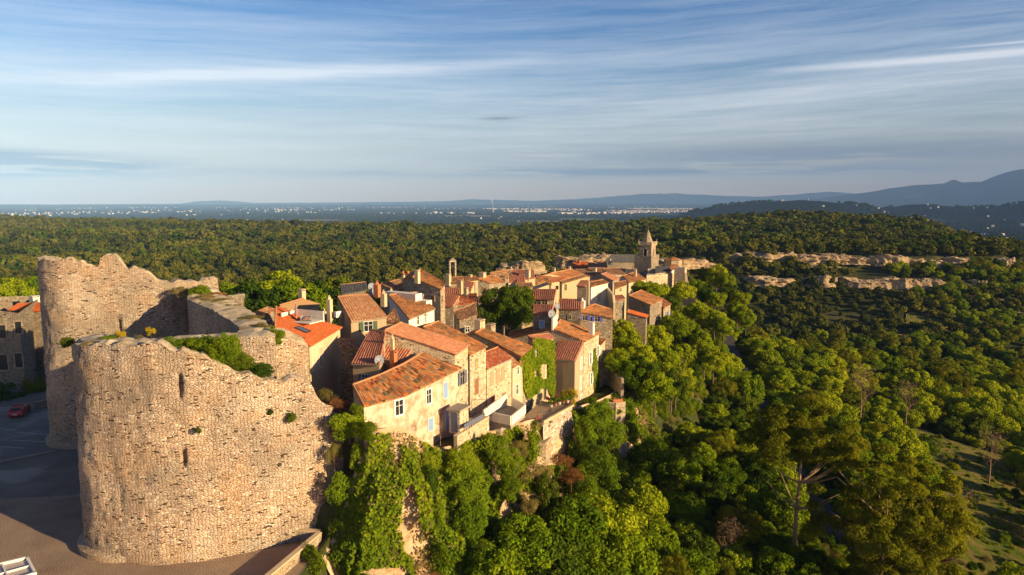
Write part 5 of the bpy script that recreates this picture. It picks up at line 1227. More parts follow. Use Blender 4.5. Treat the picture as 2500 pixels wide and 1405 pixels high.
# porch shelter and fence at house 1
po = thing('porch', 'small concrete-roofed porch with a grey door beside the blue door', 'porch', P(1125, 1060, 71))
b = MB(); c = P(1120, 996, 71.5); ax = V_((sin(radians(26)), cos(radians(26)), 0)); nx = V_((ax.y, -ax.x, 0)); b.box(c, nx, ax, 1.7, .22, 2.4); b.build('roof_slab', M['concrete'], po)
b = MB(); b.box(c+UP*-1.35-ax*.0, nx, ax, 1.3, 2.5, 1.9); b.build('wall', M['stone_pale'], po); b = MB(); b.box(c+UP*-1.35-ax*.97, nx, ax, .8, 2.1, .06); b.build('door', M['sh_grey'], po)
fence_pts = [P(1133, 1056, 70), P(1180, 1028, 76)]
t = thing('garden_fence', 'blue screened fence on the low wall below the porch', 'fence', fence_pts[0]); b = MB(); b2 = MB(); p, q = fence_pts
for i in range(9): s_ = p.lerp(q, i/8); b.tube(s_, s_+UP*1.2, .03, .03, 5)
b.build('posts', M['iron'], t); d = (q-p); b2.box((p+q)/2+UP*.6, d.normalized(), V_((d.y, -d.x, 0)), d.length, .5, .03, UP); b2.build('screen', M['sh_grey'], t)
low_wall('garden_wall', 'sloping pale rubble wall carrying the blue fence below the porch', 'wall', [P(1112, 1066, 69), P(1190, 1018, 77)], 6, .4, M['stone_pale'], M['cream'])
railing('rusty thin railing above the hedge at the foot of the brown-shuttered house', [P(1152, 1000, 75.5), P(1190, 997, 78)], 1.1, .5)
# bread-oven-like rounded rubble wall and stepped terraces at the right end
t = thing('garden_wall', 'curved rubble garden wall with a dark niche at the right end of the row', 'wall', P(1500, 940, 112)); b = MB()
pr = None
for i in range(9):
    p = P(1484+i*4.5, 930, 118-i*1.0); 
    if pr is not None: wall_seg(b, (pr.x, pr.y, P(1500, 908, 114).z-2.6), (p.x, p.y, P(1500, 908, 114).z-2.6), 2.6, .5, 8)
    pr = p
b.build('masonry', M['stone'], t)
t2 = low_wall('garden_wall', 'low rubble terrace wall with a red flower trough at the right end', 'wall', [P(1467, 982, 104), P(1500, 986, 103.5), P(1524, 982, 106)], 7, .5, M['stone'], M['stone_pale'])
t = thing('flower_trough', 'orange-red flower trough standing on the low rubble terrace wall', 'planter', P(1508, 981, 105)); b = MB(); b.box((0, 0, .2), (1, .2, 0), (-.2, 1, 0), 1.6, .4, .4); b.build('trough', M['terracotta'], t, origin=(0, 0, 0))
railing('thin pale pergola-like railing at the last terrace', [P(1521, 960, 112), P(1545, 965, 113)], 1.1, .4)

# ------------------------------------------------------------------ left edge: ruined facade, red-roof house, car
rt = thing('ruined_house', 'tall shaded ruined stone building with empty window openings left of the far tower', 'ruin', (-75, 116, -32))
w = []
ra, rb, rc_ = PZ(-60, 950, -32), PZ(62, 950, -32), PZ(108, 905, -32)
topL = P(-60, 748, ra.y).z; topM = P(60, 765, rb.y).z
wall_mesh(rt, [V_((ra.x, ra.y, topL)), V_((rb.x, rb.y, topM)), V_((rc_.x, rc_.y, topM+.5)), V_((rc_.x-6, rc_.y+8, topM)), V_((ra.x-6, ra.y+10, topL))], -32.2, M['stone_dark'])
A_, B_ = V_((ra.x, ra.y, 0)), V_((rb.x, rb.y, 0))
for px, py, w_, h_ in ((6, 810, 1.2, 2.2), (45, 800, 1.1, 2.0), (8, 885, 1.5, 2.6), (46, 880, 1.2, 2.4)): opening(rt, A_, B_, px, py, w_, h_, frame='stone', sur=.2, sill=False, mode='closed')
hL = house('hL', 'shaded stone house with small red roof and white chimney behind the far tower', (22, 757, 122), (112, 760, 95), (98, 741), (45, 743), .3, 'stone_dark', 'r_new')
chimney(hL['roof'], hL['t'], 86, 743, 126, 1.3, 1.3, 'white')
carL = PZ(49, 1012, -31.95)
def red_car(loc, rz):
    t = thing('parked_car', 'red hatchback parked in the shaded plaza beside the far tower', 'car', loc, None, rz)
    M['carpaint'] = mat_plain('red_car_paint', (0.35, 0.02, 0.02), .25, .05, .6); M['rubber'] = mat_plain('tyre_rubber', (.02, .02, .02), .8, .1); M['lamp'] = mat_plain('red_lamp', (.5, .03, .02), .3, .1, .5); M['chrome'] = mat_plain('wheel_alloy', (.4, .4, .42), .3, .1, .5, .8)
    prof = [(-2.05, .30), (-2.08, .62), (-2.0, .92), (-1.75, 1.02), (-1.5, 1.40), (-1.1, 1.50), (.25, 1.48), (1.0, 1.0), (1.75, .88), (2.0, .70), (2.05, .38), (1.95, .26), (-1.95, .24)]
    b = MB(); n = len(prof)
    def sec(y, s, dz=0): return [V_((x*s if z < 1.05 else x*(.98*s), y if z < 1.05 else y*.80, z)) for x, z in prof]
    L_, R_ = sec(.88, 1), sec(-.88, 1)
    for i in range(n): j = (i+1) % n; b.face([L_[i], L_[j], R_[j], R_[i]])
    b.face(L_[::-1]); b.face(R_); body = b.build('body', M['carpaint'], t, origin=(0, 0, 0))
    g = MB()
    for s in (-1, 1): g.face([V_((-1.45, s*.85, 1.08)), V_((.85, s*.85, 1.06)), V_((.28, s*.735, 1.40)), V_((-1.2, s*.735, 1.40))])
    g.face([V_((-1.80, .62, 1.08)), V_((-1.80, -.62, 1.08)), V_((-1.54, -.58, 1.38)), V_((-1.54, .58, 1.38))]); g.face([V_((.97, .72, 1.07)), V_((.97, -.72, 1.07)), V_((.36, -.62, 1.45)), V_((.36, .62, 1.45))])
    g.build('window', M['glass'], t, origin=(0, 0, 0))
    for x in (-1.3, 1.3):
        for s in (-1, 1):
            q = MB(); q.tube((x, s*.90, .32), (x, s*.66, .32), .32, .32, 14); wv = q.build('wheel', M['rubber'], t, origin=(0, 0, 0)); q = MB(); q.tube((x, s*.92, .32), (x, s*.85, .32), .19, .19, 10); q.build('rim', M['chrome'], wv, origin=(0, 0, 0))
    for s in (-1, 1): q = MB(); q.box((-2.06, s*.68, .82), (0, 1, 0), (1, 0, 0), .28, .2, .08); q.build('tail_light', M['lamp'], t, origin=(0, 0, 0))
    for s in (-1, 1): q = MB(); q.box((2.0, s*.62, .66), (0, 1, 0), (1, 0, 0), .34, .16, .1); q.build('headlight', M['frame_white'], t, origin=(0, 0, 0))
    q = MB(); q.box((-2.1, 0, .55), (0, 1, 0), (1, 0, 0), .5, .11, .03); q.build('number_plate', M['frame_white'], t, origin=(0, 0, 0))
    for s in (-1, 1): q = MB(); q.box((.75, s*.97, 1.05), (1, 0, 0), (0, 1, 0), .15, .13, .2); q.build('mirror', M['carpaint'], t, origin=(0, 0, 0))
    return t
red_car(carL, radians(110))
low_wall('low_wall', 'dark low stone wall behind the red car', 'wall', [PZ(85, 985, -31.0), PZ(125, 975, -31.0)], 1.0, .5, M['stone_dark'], M['stone_dark'])
# white-framed glazed kiosk roof at the lower left corner
kz = -29.2; kk = [PZ(-60, 1392, kz), PZ(66, 1362, kz), PZ(86, 1400, kz), PZ(-40, 1440, kz)]
kt = thing('kiosk', 'white framed glass-roofed kiosk in the lower left corner of the plaza', 'kiosk', (kk[1].x, kk[1].y, -32)); M['frost'] = mat_plain('frosted_panel', (.55, .45, .42), .4, .3)
b = MB(); prism(b, [(v.x, v.y) for v in kk][::-1], -32, kz-.25, False); b.build('wall', M['frame_white'], kt)
b = MB(); prism(b, [(v.x, v.y) for v in kk][::-1], kz-.25, kz-.1); b.build('roof_panel', M['frost'], kt)
b = MB()
for i in range(4):
    p, q = kk[i], kk[(i+1) % 4]; b.box((p+q)/2, (q-p).normalized(), V_((-(q-p).y, (q-p).x, 0)), (q-p).length+.15, .2, .18)
for f in (.5,): p, q = kk[0].lerp(kk[1], f), kk[3].lerp(kk[2], f); b.box((p+q)/2+UP*-.01, (q-p).normalized(), V_((-(q-p).y, (q-p).x, 0)), (q-p).length-.1, .16, .1)
p, q = kk[0].lerp(kk[3], .5), kk[1].lerp(kk[2], .5); b.box((p+q)/2+UP*-.015, (q-p).normalized(), V_((-(q-p).y, (q-p).x, 0)), (q-p).length-.1, .14, .1)
b.build('roof_frame', M['frame_white'], kt)

# ------------------------------------------------------------------ rock outcrops on the slopes
def outcrop(px, py, w, h, dep, seed, lean=0.0, Y=None, rz=None):
    c = P(px, py, Y) if Y else hit(px, py); r = np.random.default_rng(seed)
    n1, n2 = 120, 26; th = np.linspace(0, 2*pi, n1); f = np.linspace(0, 1, n2); h = h*.60; w = w*.9
    t_, f_ = np.meshgrid(th, f, indexing='ij'); fa = np.minimum(f_/.72, 1); ft = np.clip((f_-.72)/.28, 0, 1)
    rad = (1-.12*fa)*(1-ft) ; ct, st = np.cos(t_), np.sin(t_)
    lump = 1+.45*fbm(ct*2.2+seed, st*2.2+7, 4); ledge = .10*np.sign(vnoise(f_*5+seed, t_*0))*(f_ < .7) + .10*fbm(ct*7+seed, st*7+f_*9, 3)
    x = ct*w/2*(rad*lump+ledge*(1-ft)); y = st*dep/2*(rad*lump+ledge*(1-ft)); z = h*fa*(1+.45*fbm(x/7+seed, y/5, 4)*fa) + h*.12*ft + .9*fbm(x/1.6, y/1.6+f_*4, 3)*fa
    x[-1] = x[0]; y[-1] = y[0]; z[-1] = z[0]
    a = rz if rz is not None else -math.atan2(c.x, c.y); X = x*cos(a)-y*sin(a); Yy = x*sin(a)+y*cos(a)
    o = np_mesh('rock_outcrop', np.stack([X.ravel(), Yy.ravel(), z.ravel()], 1), grid_faces(n1, n2), M['rock_far'])
    o.location = (c.x, c.y, c.z-1.8); o['kind'] = 'structure'; ROCKS.append((c.x, c.y, max(w, dep)/2)); return o
ROCKS = []
_oc = [(1800, 632, 26, 7), (1850, 630, 30, 8.5), (1905, 630, 28, 8.5), (1940, 640, 30, 9), (1985, 640, 34, 10), (2030, 628, 26, 7), (2060, 636, 26, 7), (2130, 640, 22, 8), (2165, 638, 26, 9), (2215, 640, 22, 6), (2265, 642, 26, 6), (2330, 640, 20, 7),
       (1872, 688, 28, 8), (1842, 690, 10, 7), (1992, 692, 22, 10), (2030, 688, 8, 8), (2090, 693, 26, 8), (2130, 695, 30, 9), (2180, 697, 32, 10), (2222, 700, 22, 10), (2262, 690, 26, 6), (1843, 722, 9, 4), (2326, 668, 18, 4), (2385, 690, 12, 6), (2362, 724, 8, 6), (2430, 735, 26, 5), (2455, 762, 30, 5), (2400, 762, 20, 4), (2480, 745, 14, 4), (2452, 640, 12, 9), (2362, 590, 10, 9), (2375, 592, 7, 12)]
for i, (px, py, w_, h_) in enumerate(_oc): outcrop(px, py+4, w_, h_, w_*.42, 100+i)
for i, (px, py, w_, h_, Y) in enumerate([(1640, 640, 22, 5, 268), (1672, 640, 18, 4.5, 270), (1700, 637, 14, 3.0, 272), (1250, 655, 14, 6, 262), (1278, 655, 16, 7, 262), (1300, 648, 12, 5, 268), (1405, 640, 18, 7, 272), (1440, 634, 22, 6, 280), (1480, 632, 16, 6, 280), (1530, 632, 16, 6, 285), (1600, 640, 12, 4, 280)]): outcrop(px, py+4, w_, h_, w_*.5, 300+i, Y=Y)
# pale bare patches inside the garrigue
M['bare'] = mat_plain('bare_limestone_soil', (0.42, 0.35, 0.26), 1.0, .5, .05, scale=.3)
def bare_patch(px, py, w, d, mat, nm='bare_ground', lift=.25):
    c = hit(px, py); n = 28; V = [(c.x, c.y, ground_z(c.x, c.y)+lift)]; F = []
    for rg in (.5, 1.0):
        for i in range(n): a = 2*pi*i/n; k = rg*(1+.3*float(fbm(cos(a)*2+px, sin(a)*2, 2))); x, y = c.x+cos(a)*w*k, c.y+sin(a)*d*k; V.append((x, y, ground_z(x, y)+lift))
    me = bpy.data.meshes.new(nm); F = [(0, 1+i, 1+(i+1) % n) for i in range(n)] + [(1+i, 1+n+i, 1+n+(i+1) % n, 1+(i+1) % n) for i in range(n)]; me.from_pydata(V, [], F); me.materials.append(mat)
    o = bpy.data.objects.new(nm, me); link(o); o['kind'] = 'structure'; ROCKS.append((c.x, c.y, min(w, d)*.9)); PATCH.append((c.x, c.y, w, d)); return o
PATCH = []
for px, py, w_, d_ in ((860, 640, 9, 8), (800, 636, 6, 5), (740, 605, 8, 12), (520, 645, 8, 5), (880, 688, 7, 4), (660, 680, 8, 5), (700, 678, 6, 4), (490, 628, 5, 8), (1210, 630, 6, 6), (600, 660, 5, 4), (985, 640, 5, 5), (560, 610, 7, 9), (620, 640, 4, 5), (930, 625, 7, 8), (1080, 612, 6, 9), (1330, 600, 7, 14), (450, 600, 6, 10), (300, 590, 6, 12), (770, 590, 7, 14), (1010, 590, 6, 14), (690, 655, 5, 4), (820, 665, 5, 4), (905, 662, 6, 4), (1120, 650, 5, 5), (570, 575, 9, 22), (1200, 580, 8, 20)): bare_patch(px, py, w_, d_, M['bare'])
M['field_a'] = mat_plain('dry_field', (0.34, 0.24, 0.12), 1.0, .3, .05, scale=.05); M['field_b'] = mat_plain('green_field', (0.14, 0.20, 0.05), 1.0, .3, .05, scale=.05)
for px, py, w_, d_, mt in ((1810, 598, 28, 14, 'field_b'), (1770, 600, 20, 10, 'field_b'), (1870, 599, 24, 10, 'field_a'), (2080, 594, 36, 20, 'field_a'), (2150, 594, 44, 22, 'field_a'), (2230, 592, 34, 16, 'field_a'), (2200, 828, 9, 6, 'field_a'), (2260, 790, 9, 12, 'meadow')): bare_patch(px, py, w_, d_, M[mt], 'field', .4)
# pale fields down on the plain, beyond the wooded edge
FARP = []
for i, (px, py, w_, d_, mt) in enumerate(((2450, 612, 170, 60, 'field_b'), (2480, 630, 110, 35, 'field_a'), (2420, 600, 130, 40, 'field_b'), (2150, 527, 260, 240, 'field_b'), (2240, 540, 200, 150, 'field_b'), (2330, 531, 260, 150, 'field_b'), (1300, 541, 220, 190, 'field_a'), (1420, 536, 200, 260, 'field_b'), (1000, 545, 200, 120, 'field_b'), (760, 538, 240, 160, 'field_a'), (1120, 528, 300, 300, 'field_a'), (1560, 542, 200, 150, 'field_b'))):
    a_, b_ = ray(px, py); Y = -164/b_; X = a_*Y; n = 24; V = [(X, Y)]; FARP.append((X, Y, w_, d_))
    V += [(X+cos(2*pi*k/n)*w_*(1+.25*float(fbm(np.array(k*.7+i), np.array(0.), 2))), Y+sin(2*pi*k/n)*d_) for k in range(n)]
    V = [(x, y, float(terrain_far(np.array([x]), np.array([y]))[0])+2.5) for x, y in V]
    me = bpy.data.meshes.new('field'); me.from_pydata(V, [], [(0, 1+k, 1+(k+1) % n) for k in range(n)]); me.materials.append(M[mt]); o = bpy.data.objects.new('field', me); link(o); o['kind'] = 'structure'
# sunlit meadow terraces on the right slope
for px, py, w_, d_ in ((2170, 1045, 8, 8), (2210, 1075, 13, 11), (2290, 1100, 14, 12), (2300, 1180, 9, 8), (2370, 1220, 11, 9), (2360, 1130, 11, 10), (2420, 1180, 11, 9), (2380, 1290, 11, 9), (2340, 1370, 10, 8), (2450, 1350, 9, 8), (2480, 1120, 9, 8)): bare_patch(px, py, w_, d_, M['meadow'], 'meadow', .12)
# ------------------------------------------------------------------ foliage
def rand_dirs(rng, n):
    v = rng.normal(size=(n, 3)); return v/np.linalg.norm(v, axis=1)[:, None]
def leaf_quads(rng, C, Nrm, size, aspect=0.7, jit=0.6):
    n = len(C); d = Nrm + rng.normal(size=(n, 3))*jit; d /= np.linalg.norm(d, axis=1)[:, None]
    a = np.cross(d, rand_dirs(rng, n)); a /= np.linalg.norm(a, axis=1)[:, None]; b = np.cross(d, a)
    s = (size*(0.6+0.8*rng.random(n)))[:, None]; a = a*s*0.5; b = b*s*0.5*aspect
    # rhombic leaf sprays, slightly folded
    V = np.stack([C-a, C-b*1.0+d*s*0.06, C+a, C+b*1.0+d*s*0.06], 1).reshape(-1, 3)
    return V, np.arange(4*n).reshape(n, 4)
def crown(seed, rx, ry, rz, nclump, cr, nleaf, leaf, inner=.15, flat=0.0, lowcut=-0.75, jit=.6, aspect=.7, tuft=0.0, shell=(.62, .98)):
    """foliage in clumps spread over an uneven crown; returns V, F around the crown centre"""
    rng = np.random.default_rng(seed)
    cd = rand_dirs(rng, nclump*3); cd = cd[cd[:, 2] > lowcut][:nclump]
    lump = 1 + .25*fbm(cd[:, 0]*1.7+seed, cd[:, 1]*1.7+cd[:, 2], 2)
    rr = rng.uniform(shell[0], shell[1], len(cd))*lump
    cc = cd*rr[:, None]*np.array([rx, ry, rz])*np.array([1-cr*.5/max(rx, .01)]*2 + [1-cr*.5/max(rz, .01)])
    per = nleaf//len(cc); rads = cr*rng.uniform(.6, 1.25, len(cc)); Cs, Ns = [], []
    for c, r in zip(cc, rads):
        d = rand_dirs(rng, per); out = c/np.linalg.norm(c+1e-6)
        d = d + out*.45 + np.array([0, 0, .15+tuft]); d /= np.linalg.norm(d, axis=1)[:, None]
        Cs.append(c + d*r*(rng.random((per, 1))**.35)*np.array([1, 1, .8-flat])); Ns.append(d)
    ni = int(nleaf*inner); d = rand_dirs(rng, ni); Cs.append(d*rng.random((ni, 1))**.5*np.array([rx, ry, rz])*.6); Ns.append(d)
    C = np.vstack(Cs); N = np.vstack(Ns)
    return leaf_quads(rng, C, N, leaf, aspect, jit)
def limbs(seed, h0, h1, r, spread, n=6, lean=0.0):
    rng = random.Random(seed); b = MB(); p = V_((0, 0, -0.8)); k = 5; pts = [p]
    for i in range(k): pts.append(V_((lean*(i+1)/k*h1*.5+rng.uniform(-.1, .1)*r*4, rng.uniform(-.1, .1)*r*4, h1*(i+1)/k)))
    for i in range(k): b.tube(pts[i], pts[i+1], r*(1-.16*i), r*(1-.16*(i+1)), 7, False)
    for i in range(n):
        f = rng.uniform(h0/h1, .98); q = pts[0].lerp(pts[-1], f) if False else pts[min(k, int(f*k))]
        a = rng.uniform(0, 2*pi); e = q + V_((cos(a)*spread*rng.uniform(.6, 1), sin(a)*spread*rng.uniform(.6, 1), spread*rng.uniform(.3, .9)))
        m = q.lerp(e, .5)+V_((0, 0, -.05*spread)); b.tube(q, m, r*.42, r*.28, 5, False); b.tube(m, e, r*.28, r*.07, 5, False)
    return b
KINDS = {}
def make_kind(key, name, mat, barkm, H, R, seed, crown_args, trunk_r=.18, n_limb=6, lean=0, name_crown='crown'):
    """one mesh for the crown and one for the trunk; origin at the foot of the trunk"""
    V, F = crown(seed, *crown_args[0][0], *crown_args[0][1:], **crown_args[1]); V = V + np.array([0, 0, H])
    co = np_mesh(name_crown, V, F, M[mat], link_it=False)
    tb = limbs(seed, H*.5, H, trunk_r, R*.7, n_limb, lean); to = tb.build('trunk', M[barkm], None, origin=(0, 0, 0)); COL.objects.unlink(to)
    KINDS[key] = (name, co, to)
# broadleaf trees of the slope
for i in range(4):
    make_kind(f'broad{i}', 'broadleaf_tree', 'leaf', 'bark', 5.0, 3.4, 20+i, (((3.5, 3.3+.3*i, 3.2), 52, 1.15, 8500, .33), dict(lowcut=-.85)), .2)
for i in range(2):
    make_kind(f'dark{i}', 'dark_tree', 'leaf_dark', 'bark', 4.6, 3.0, 40+i, (((3.0, 3.0, 3.3), 46, 1.0, 7000, .32), dict(lowcut=-.9)), .2)
make_kind('pine0', 'pine_tree', 'pine', 'bark_pale', 9.5, 4.2, 50, (((4.6, 4.4, 4.6), 60, 1.25, 9500, .46), dict(lowcut=-.6, aspect=.22, jit=.35, tuft=.55, inner=.05)), .28, 12, .05)
make_kind('pine1', 'pine_tree', 'pine', 'bark_pale', 8.0, 3.6, 51, (((3.6, 3.9, 3.4), 44, 1.15, 7000, .46), dict(lowcut=-.5, aspect=.22, jit=.35, tuft=.55, inner=.05)), .24, 10, -.06)
for i in range(3):
    make_kind(f'oak{i}', 'holm_oak', 'oak', 'bark', 2.4, 2.0, 60+i, (((2.3, 2.2+.2*i, 1.9), 18, .85, 1100, .52), dict(lowcut=-.7)), .14, 3)
for i in range(2):
    make_kind(f'bush{i}', 'shrub', 'ivy', 'bark', .9, 1.2, 70+i, (((1.5, 1.5, 1.4), 34, .55, 6500, .135), dict(lowcut=-1)), .05, 5)
make_kind('bushd', 'shrub', 'leaf_dark', 'bark', .9, 1.2, 75, (((1.5, 1.5, 1.4), 34, .55, 6500, .135), dict(lowcut=-1)), .05, 5)
make_kind('scrub0', 'dry_shrub', 'scrub', 'twig', .6, 1.0, 77, (((1.3, 1.3, .9), 26, .45, 4200, .11), dict(lowcut=-.6, aspect=.35)), .04, 8)
make_kind('rust0', 'rusty_shrub', 'rust', 'twig', .6, 1.0, 78, (((1.3, 1.3, .9), 26, .45, 3600, .11), dict(lowcut=-.6, aspect=.35)), .04, 10)
make_kind('yellow0', 'broom_bush', 'yellow', 'bark', 1.2, 1.2, 79, (((1.5, 1.5, 1.3), 26, .6, 4000, .13), dict(lowcut=-1)), .05, 6)
# bare tree
def bare_mesh(seed):
    rng = random.Random(seed); b = MB()
    def br(p, d, L, r, k):
        q = p + d*L; b.tube(p, q, r, r*.6, 4 if k > 1 else 5, False)
        if k < 4:
            for _ in range(3 if k < 3 else 2):
                nd = (d + V_((rng.uniform(-.7, .7), rng.uniform(-.7, .7), rng.uniform(-.1, .5)))).normalized(); br(q if rng.random() < .6 else p.lerp(q, .6), nd, L*rng.uniform(.6, .85), r*.55, k+1)
    br(V_((0, 0, -.5)), V_((0, 0, 1)), 2.2, .12, 0); return b
V_b, F_b = crown(91, 2.2, 2.2, 2.4, 30, .8, 500, .22, inner=.3, aspect=.3); bc = np_mesh('crown', V_b+np.array([0, 0, 5]), F_b, M['twig'], link_it=False)
bt = bare_mesh(4).build('trunk', M['twig'], None, origin=(0, 0, 0)); COL.objects.unlink(bt); KINDS['bare0'] = ('bare_tree', bc, bt)

def plant(key, loc, s, label, cat, group=None, rz=None, mat=None):
    nm, co, to = KINDS[key]; sc = s if isinstance(s, (tuple, list)) else (s, s, s)
    r = bpy.data.objects.new(nm, None); COL.objects.link(r); r.location = loc; r.rotation_euler = (0, 0, random.uniform(0, 2*pi) if rz is None else rz); r.scale = sc
    tag(r, label, cat, group); c = co.copy(); COL.objects.link(c); c.parent = r
    t = to.copy(); COL.objects.link(t); t.parent = r; return r
HXY = []
for k_, h_ in HOUSES.items():
    if k_ == 'h1': HXY += [(p.x, p.y) for p in (A0, A1, A2, A3, R1, R3)]; continue
    c_ = (h_['A']+h_['B']+h_['C']+h_['D'])/4; HXY.append((c_.x, c_.y))
HXYa = np.array(HXY)
def clear(x, y, d=4.5): return np.min((HXYa[:, 0]-x)**2+(HXYa[:, 1]-y)**2) > d*d
def in_view(x, y, m=6): return abs(x) < y*0.76 + m
GRID = {}
def free_spot(x, y, d):
    cx, cy_ = int(x//6), int(y//6)
    for i in range(cx-2, cx+3):
        for j in range(cy_-2, cy_+3):
            for (a, b_, r_) in GRID.get((i, j), ()):
                if (a-x)**2+(b_-y)**2 < (max(d, 0)*.5+r_*.5)**2: return False
    return True
def occupy(x, y, d): GRID.setdefault((int(x//6), int(y//6)), []).append((x, y, d))
ROADc = ROAD[::3]
def blocked(x, y, d=2.5):
    if near_path(x, y, ROADc, 4.2 + d*.3): return True
    return any((x-a)**2+(y-b_)**2 < (r_*.85)**2 for a, b_, r_ in ROCKS)

# -- named plants (one of a kind)
def at(px, py, Y): return P(px, py, Y)
UMB = P(1236, 772, 120)
V_u, F_u = crown(33, 5.8, 5.5, 4.5, 130, 1.25, 30000, .34, lowcut=-.7, aspect=.45, inner=.12, tuft=.3)
t = thing('umbrella_pine', 'large dark umbrella pine in the middle of the village roofs', 'pine tree', (UMB.x, UMB.y, UMB.z-5.5))
co = np_mesh('crown', V_u+np.array([0, 0, 6.7]), F_u, M['leaf_dark'], t); limbs(5, 3.2, 6.8, .32, 4.2, 14).build('trunk', M['bark'], t, origin=(0, 0, 0))
# big pines lower right
def big_pine(label, foot, H, R, RZ, n, seed, lean=0.0, low=-.8, th=None):
    V, F = crown(seed, R, R*.9, RZ, 120, 1.35, n, .42, lowcut=low, aspect=.3, jit=.4, tuft=.6, inner=.10, shell=(.45, 1.0)); t = thing('pine_tree', label, 'pine tree', foot)
    np_mesh('crown', V+np.array([lean*H*.5, 0, H]), F, M['pine'], t); limbs(seed, H*.45, H+RZ*.3, .36, R*.75, 22, lean).build('trunk', M['bark_pale'], t, origin=(0, 0, 0)); occupy(foot[0], foot[1], R*1.5); return t
pf = P(2165, 1230, 82); gz = ground_z(pf.x, pf.y); big_pine('huge golden-green pine filling the lower right of the slope', (pf.x, pf.y, gz-.5), pf.z-gz-1.5, 9.0, 12.0, 70000, 501, 0, -.95)
pf = P(1975, 1065, 90); gz = ground_z(pf.x-1, pf.y); big_pine('tall pine with a bare sunlit trunk left of the huge pine', (pf.x-1.2, pf.y, gz-.5), pf.z-gz, 7.6, 5.2, 38000, 502, .03, -.55)
pf = P(2290, 1280, 80); gz = ground_z(pf.x, pf.y); big_pine('rounded pine leaning on the right side of the huge pine', (pf.x, pf.y, gz-.5), pf.z-gz, 4.2, 4.6, 18000, 503)
for px, py, Y, s, key, lab in (
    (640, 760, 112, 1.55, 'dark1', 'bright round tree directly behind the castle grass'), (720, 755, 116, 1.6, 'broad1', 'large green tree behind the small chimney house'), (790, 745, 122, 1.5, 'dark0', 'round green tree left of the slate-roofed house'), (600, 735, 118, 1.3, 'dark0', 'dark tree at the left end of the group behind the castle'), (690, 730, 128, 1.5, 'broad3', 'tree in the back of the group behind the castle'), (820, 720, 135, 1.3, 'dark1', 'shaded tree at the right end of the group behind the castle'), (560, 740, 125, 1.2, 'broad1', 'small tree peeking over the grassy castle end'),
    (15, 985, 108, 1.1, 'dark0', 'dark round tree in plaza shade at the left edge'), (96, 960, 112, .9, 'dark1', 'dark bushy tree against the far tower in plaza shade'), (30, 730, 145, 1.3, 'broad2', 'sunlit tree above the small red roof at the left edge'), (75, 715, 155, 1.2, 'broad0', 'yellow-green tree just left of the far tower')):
    p = P(px, py, Y); plant(key, (p.x, p.y, p.z-4.6*s), s, lab, 'tree'); occupy(p.x, p.y, 6)

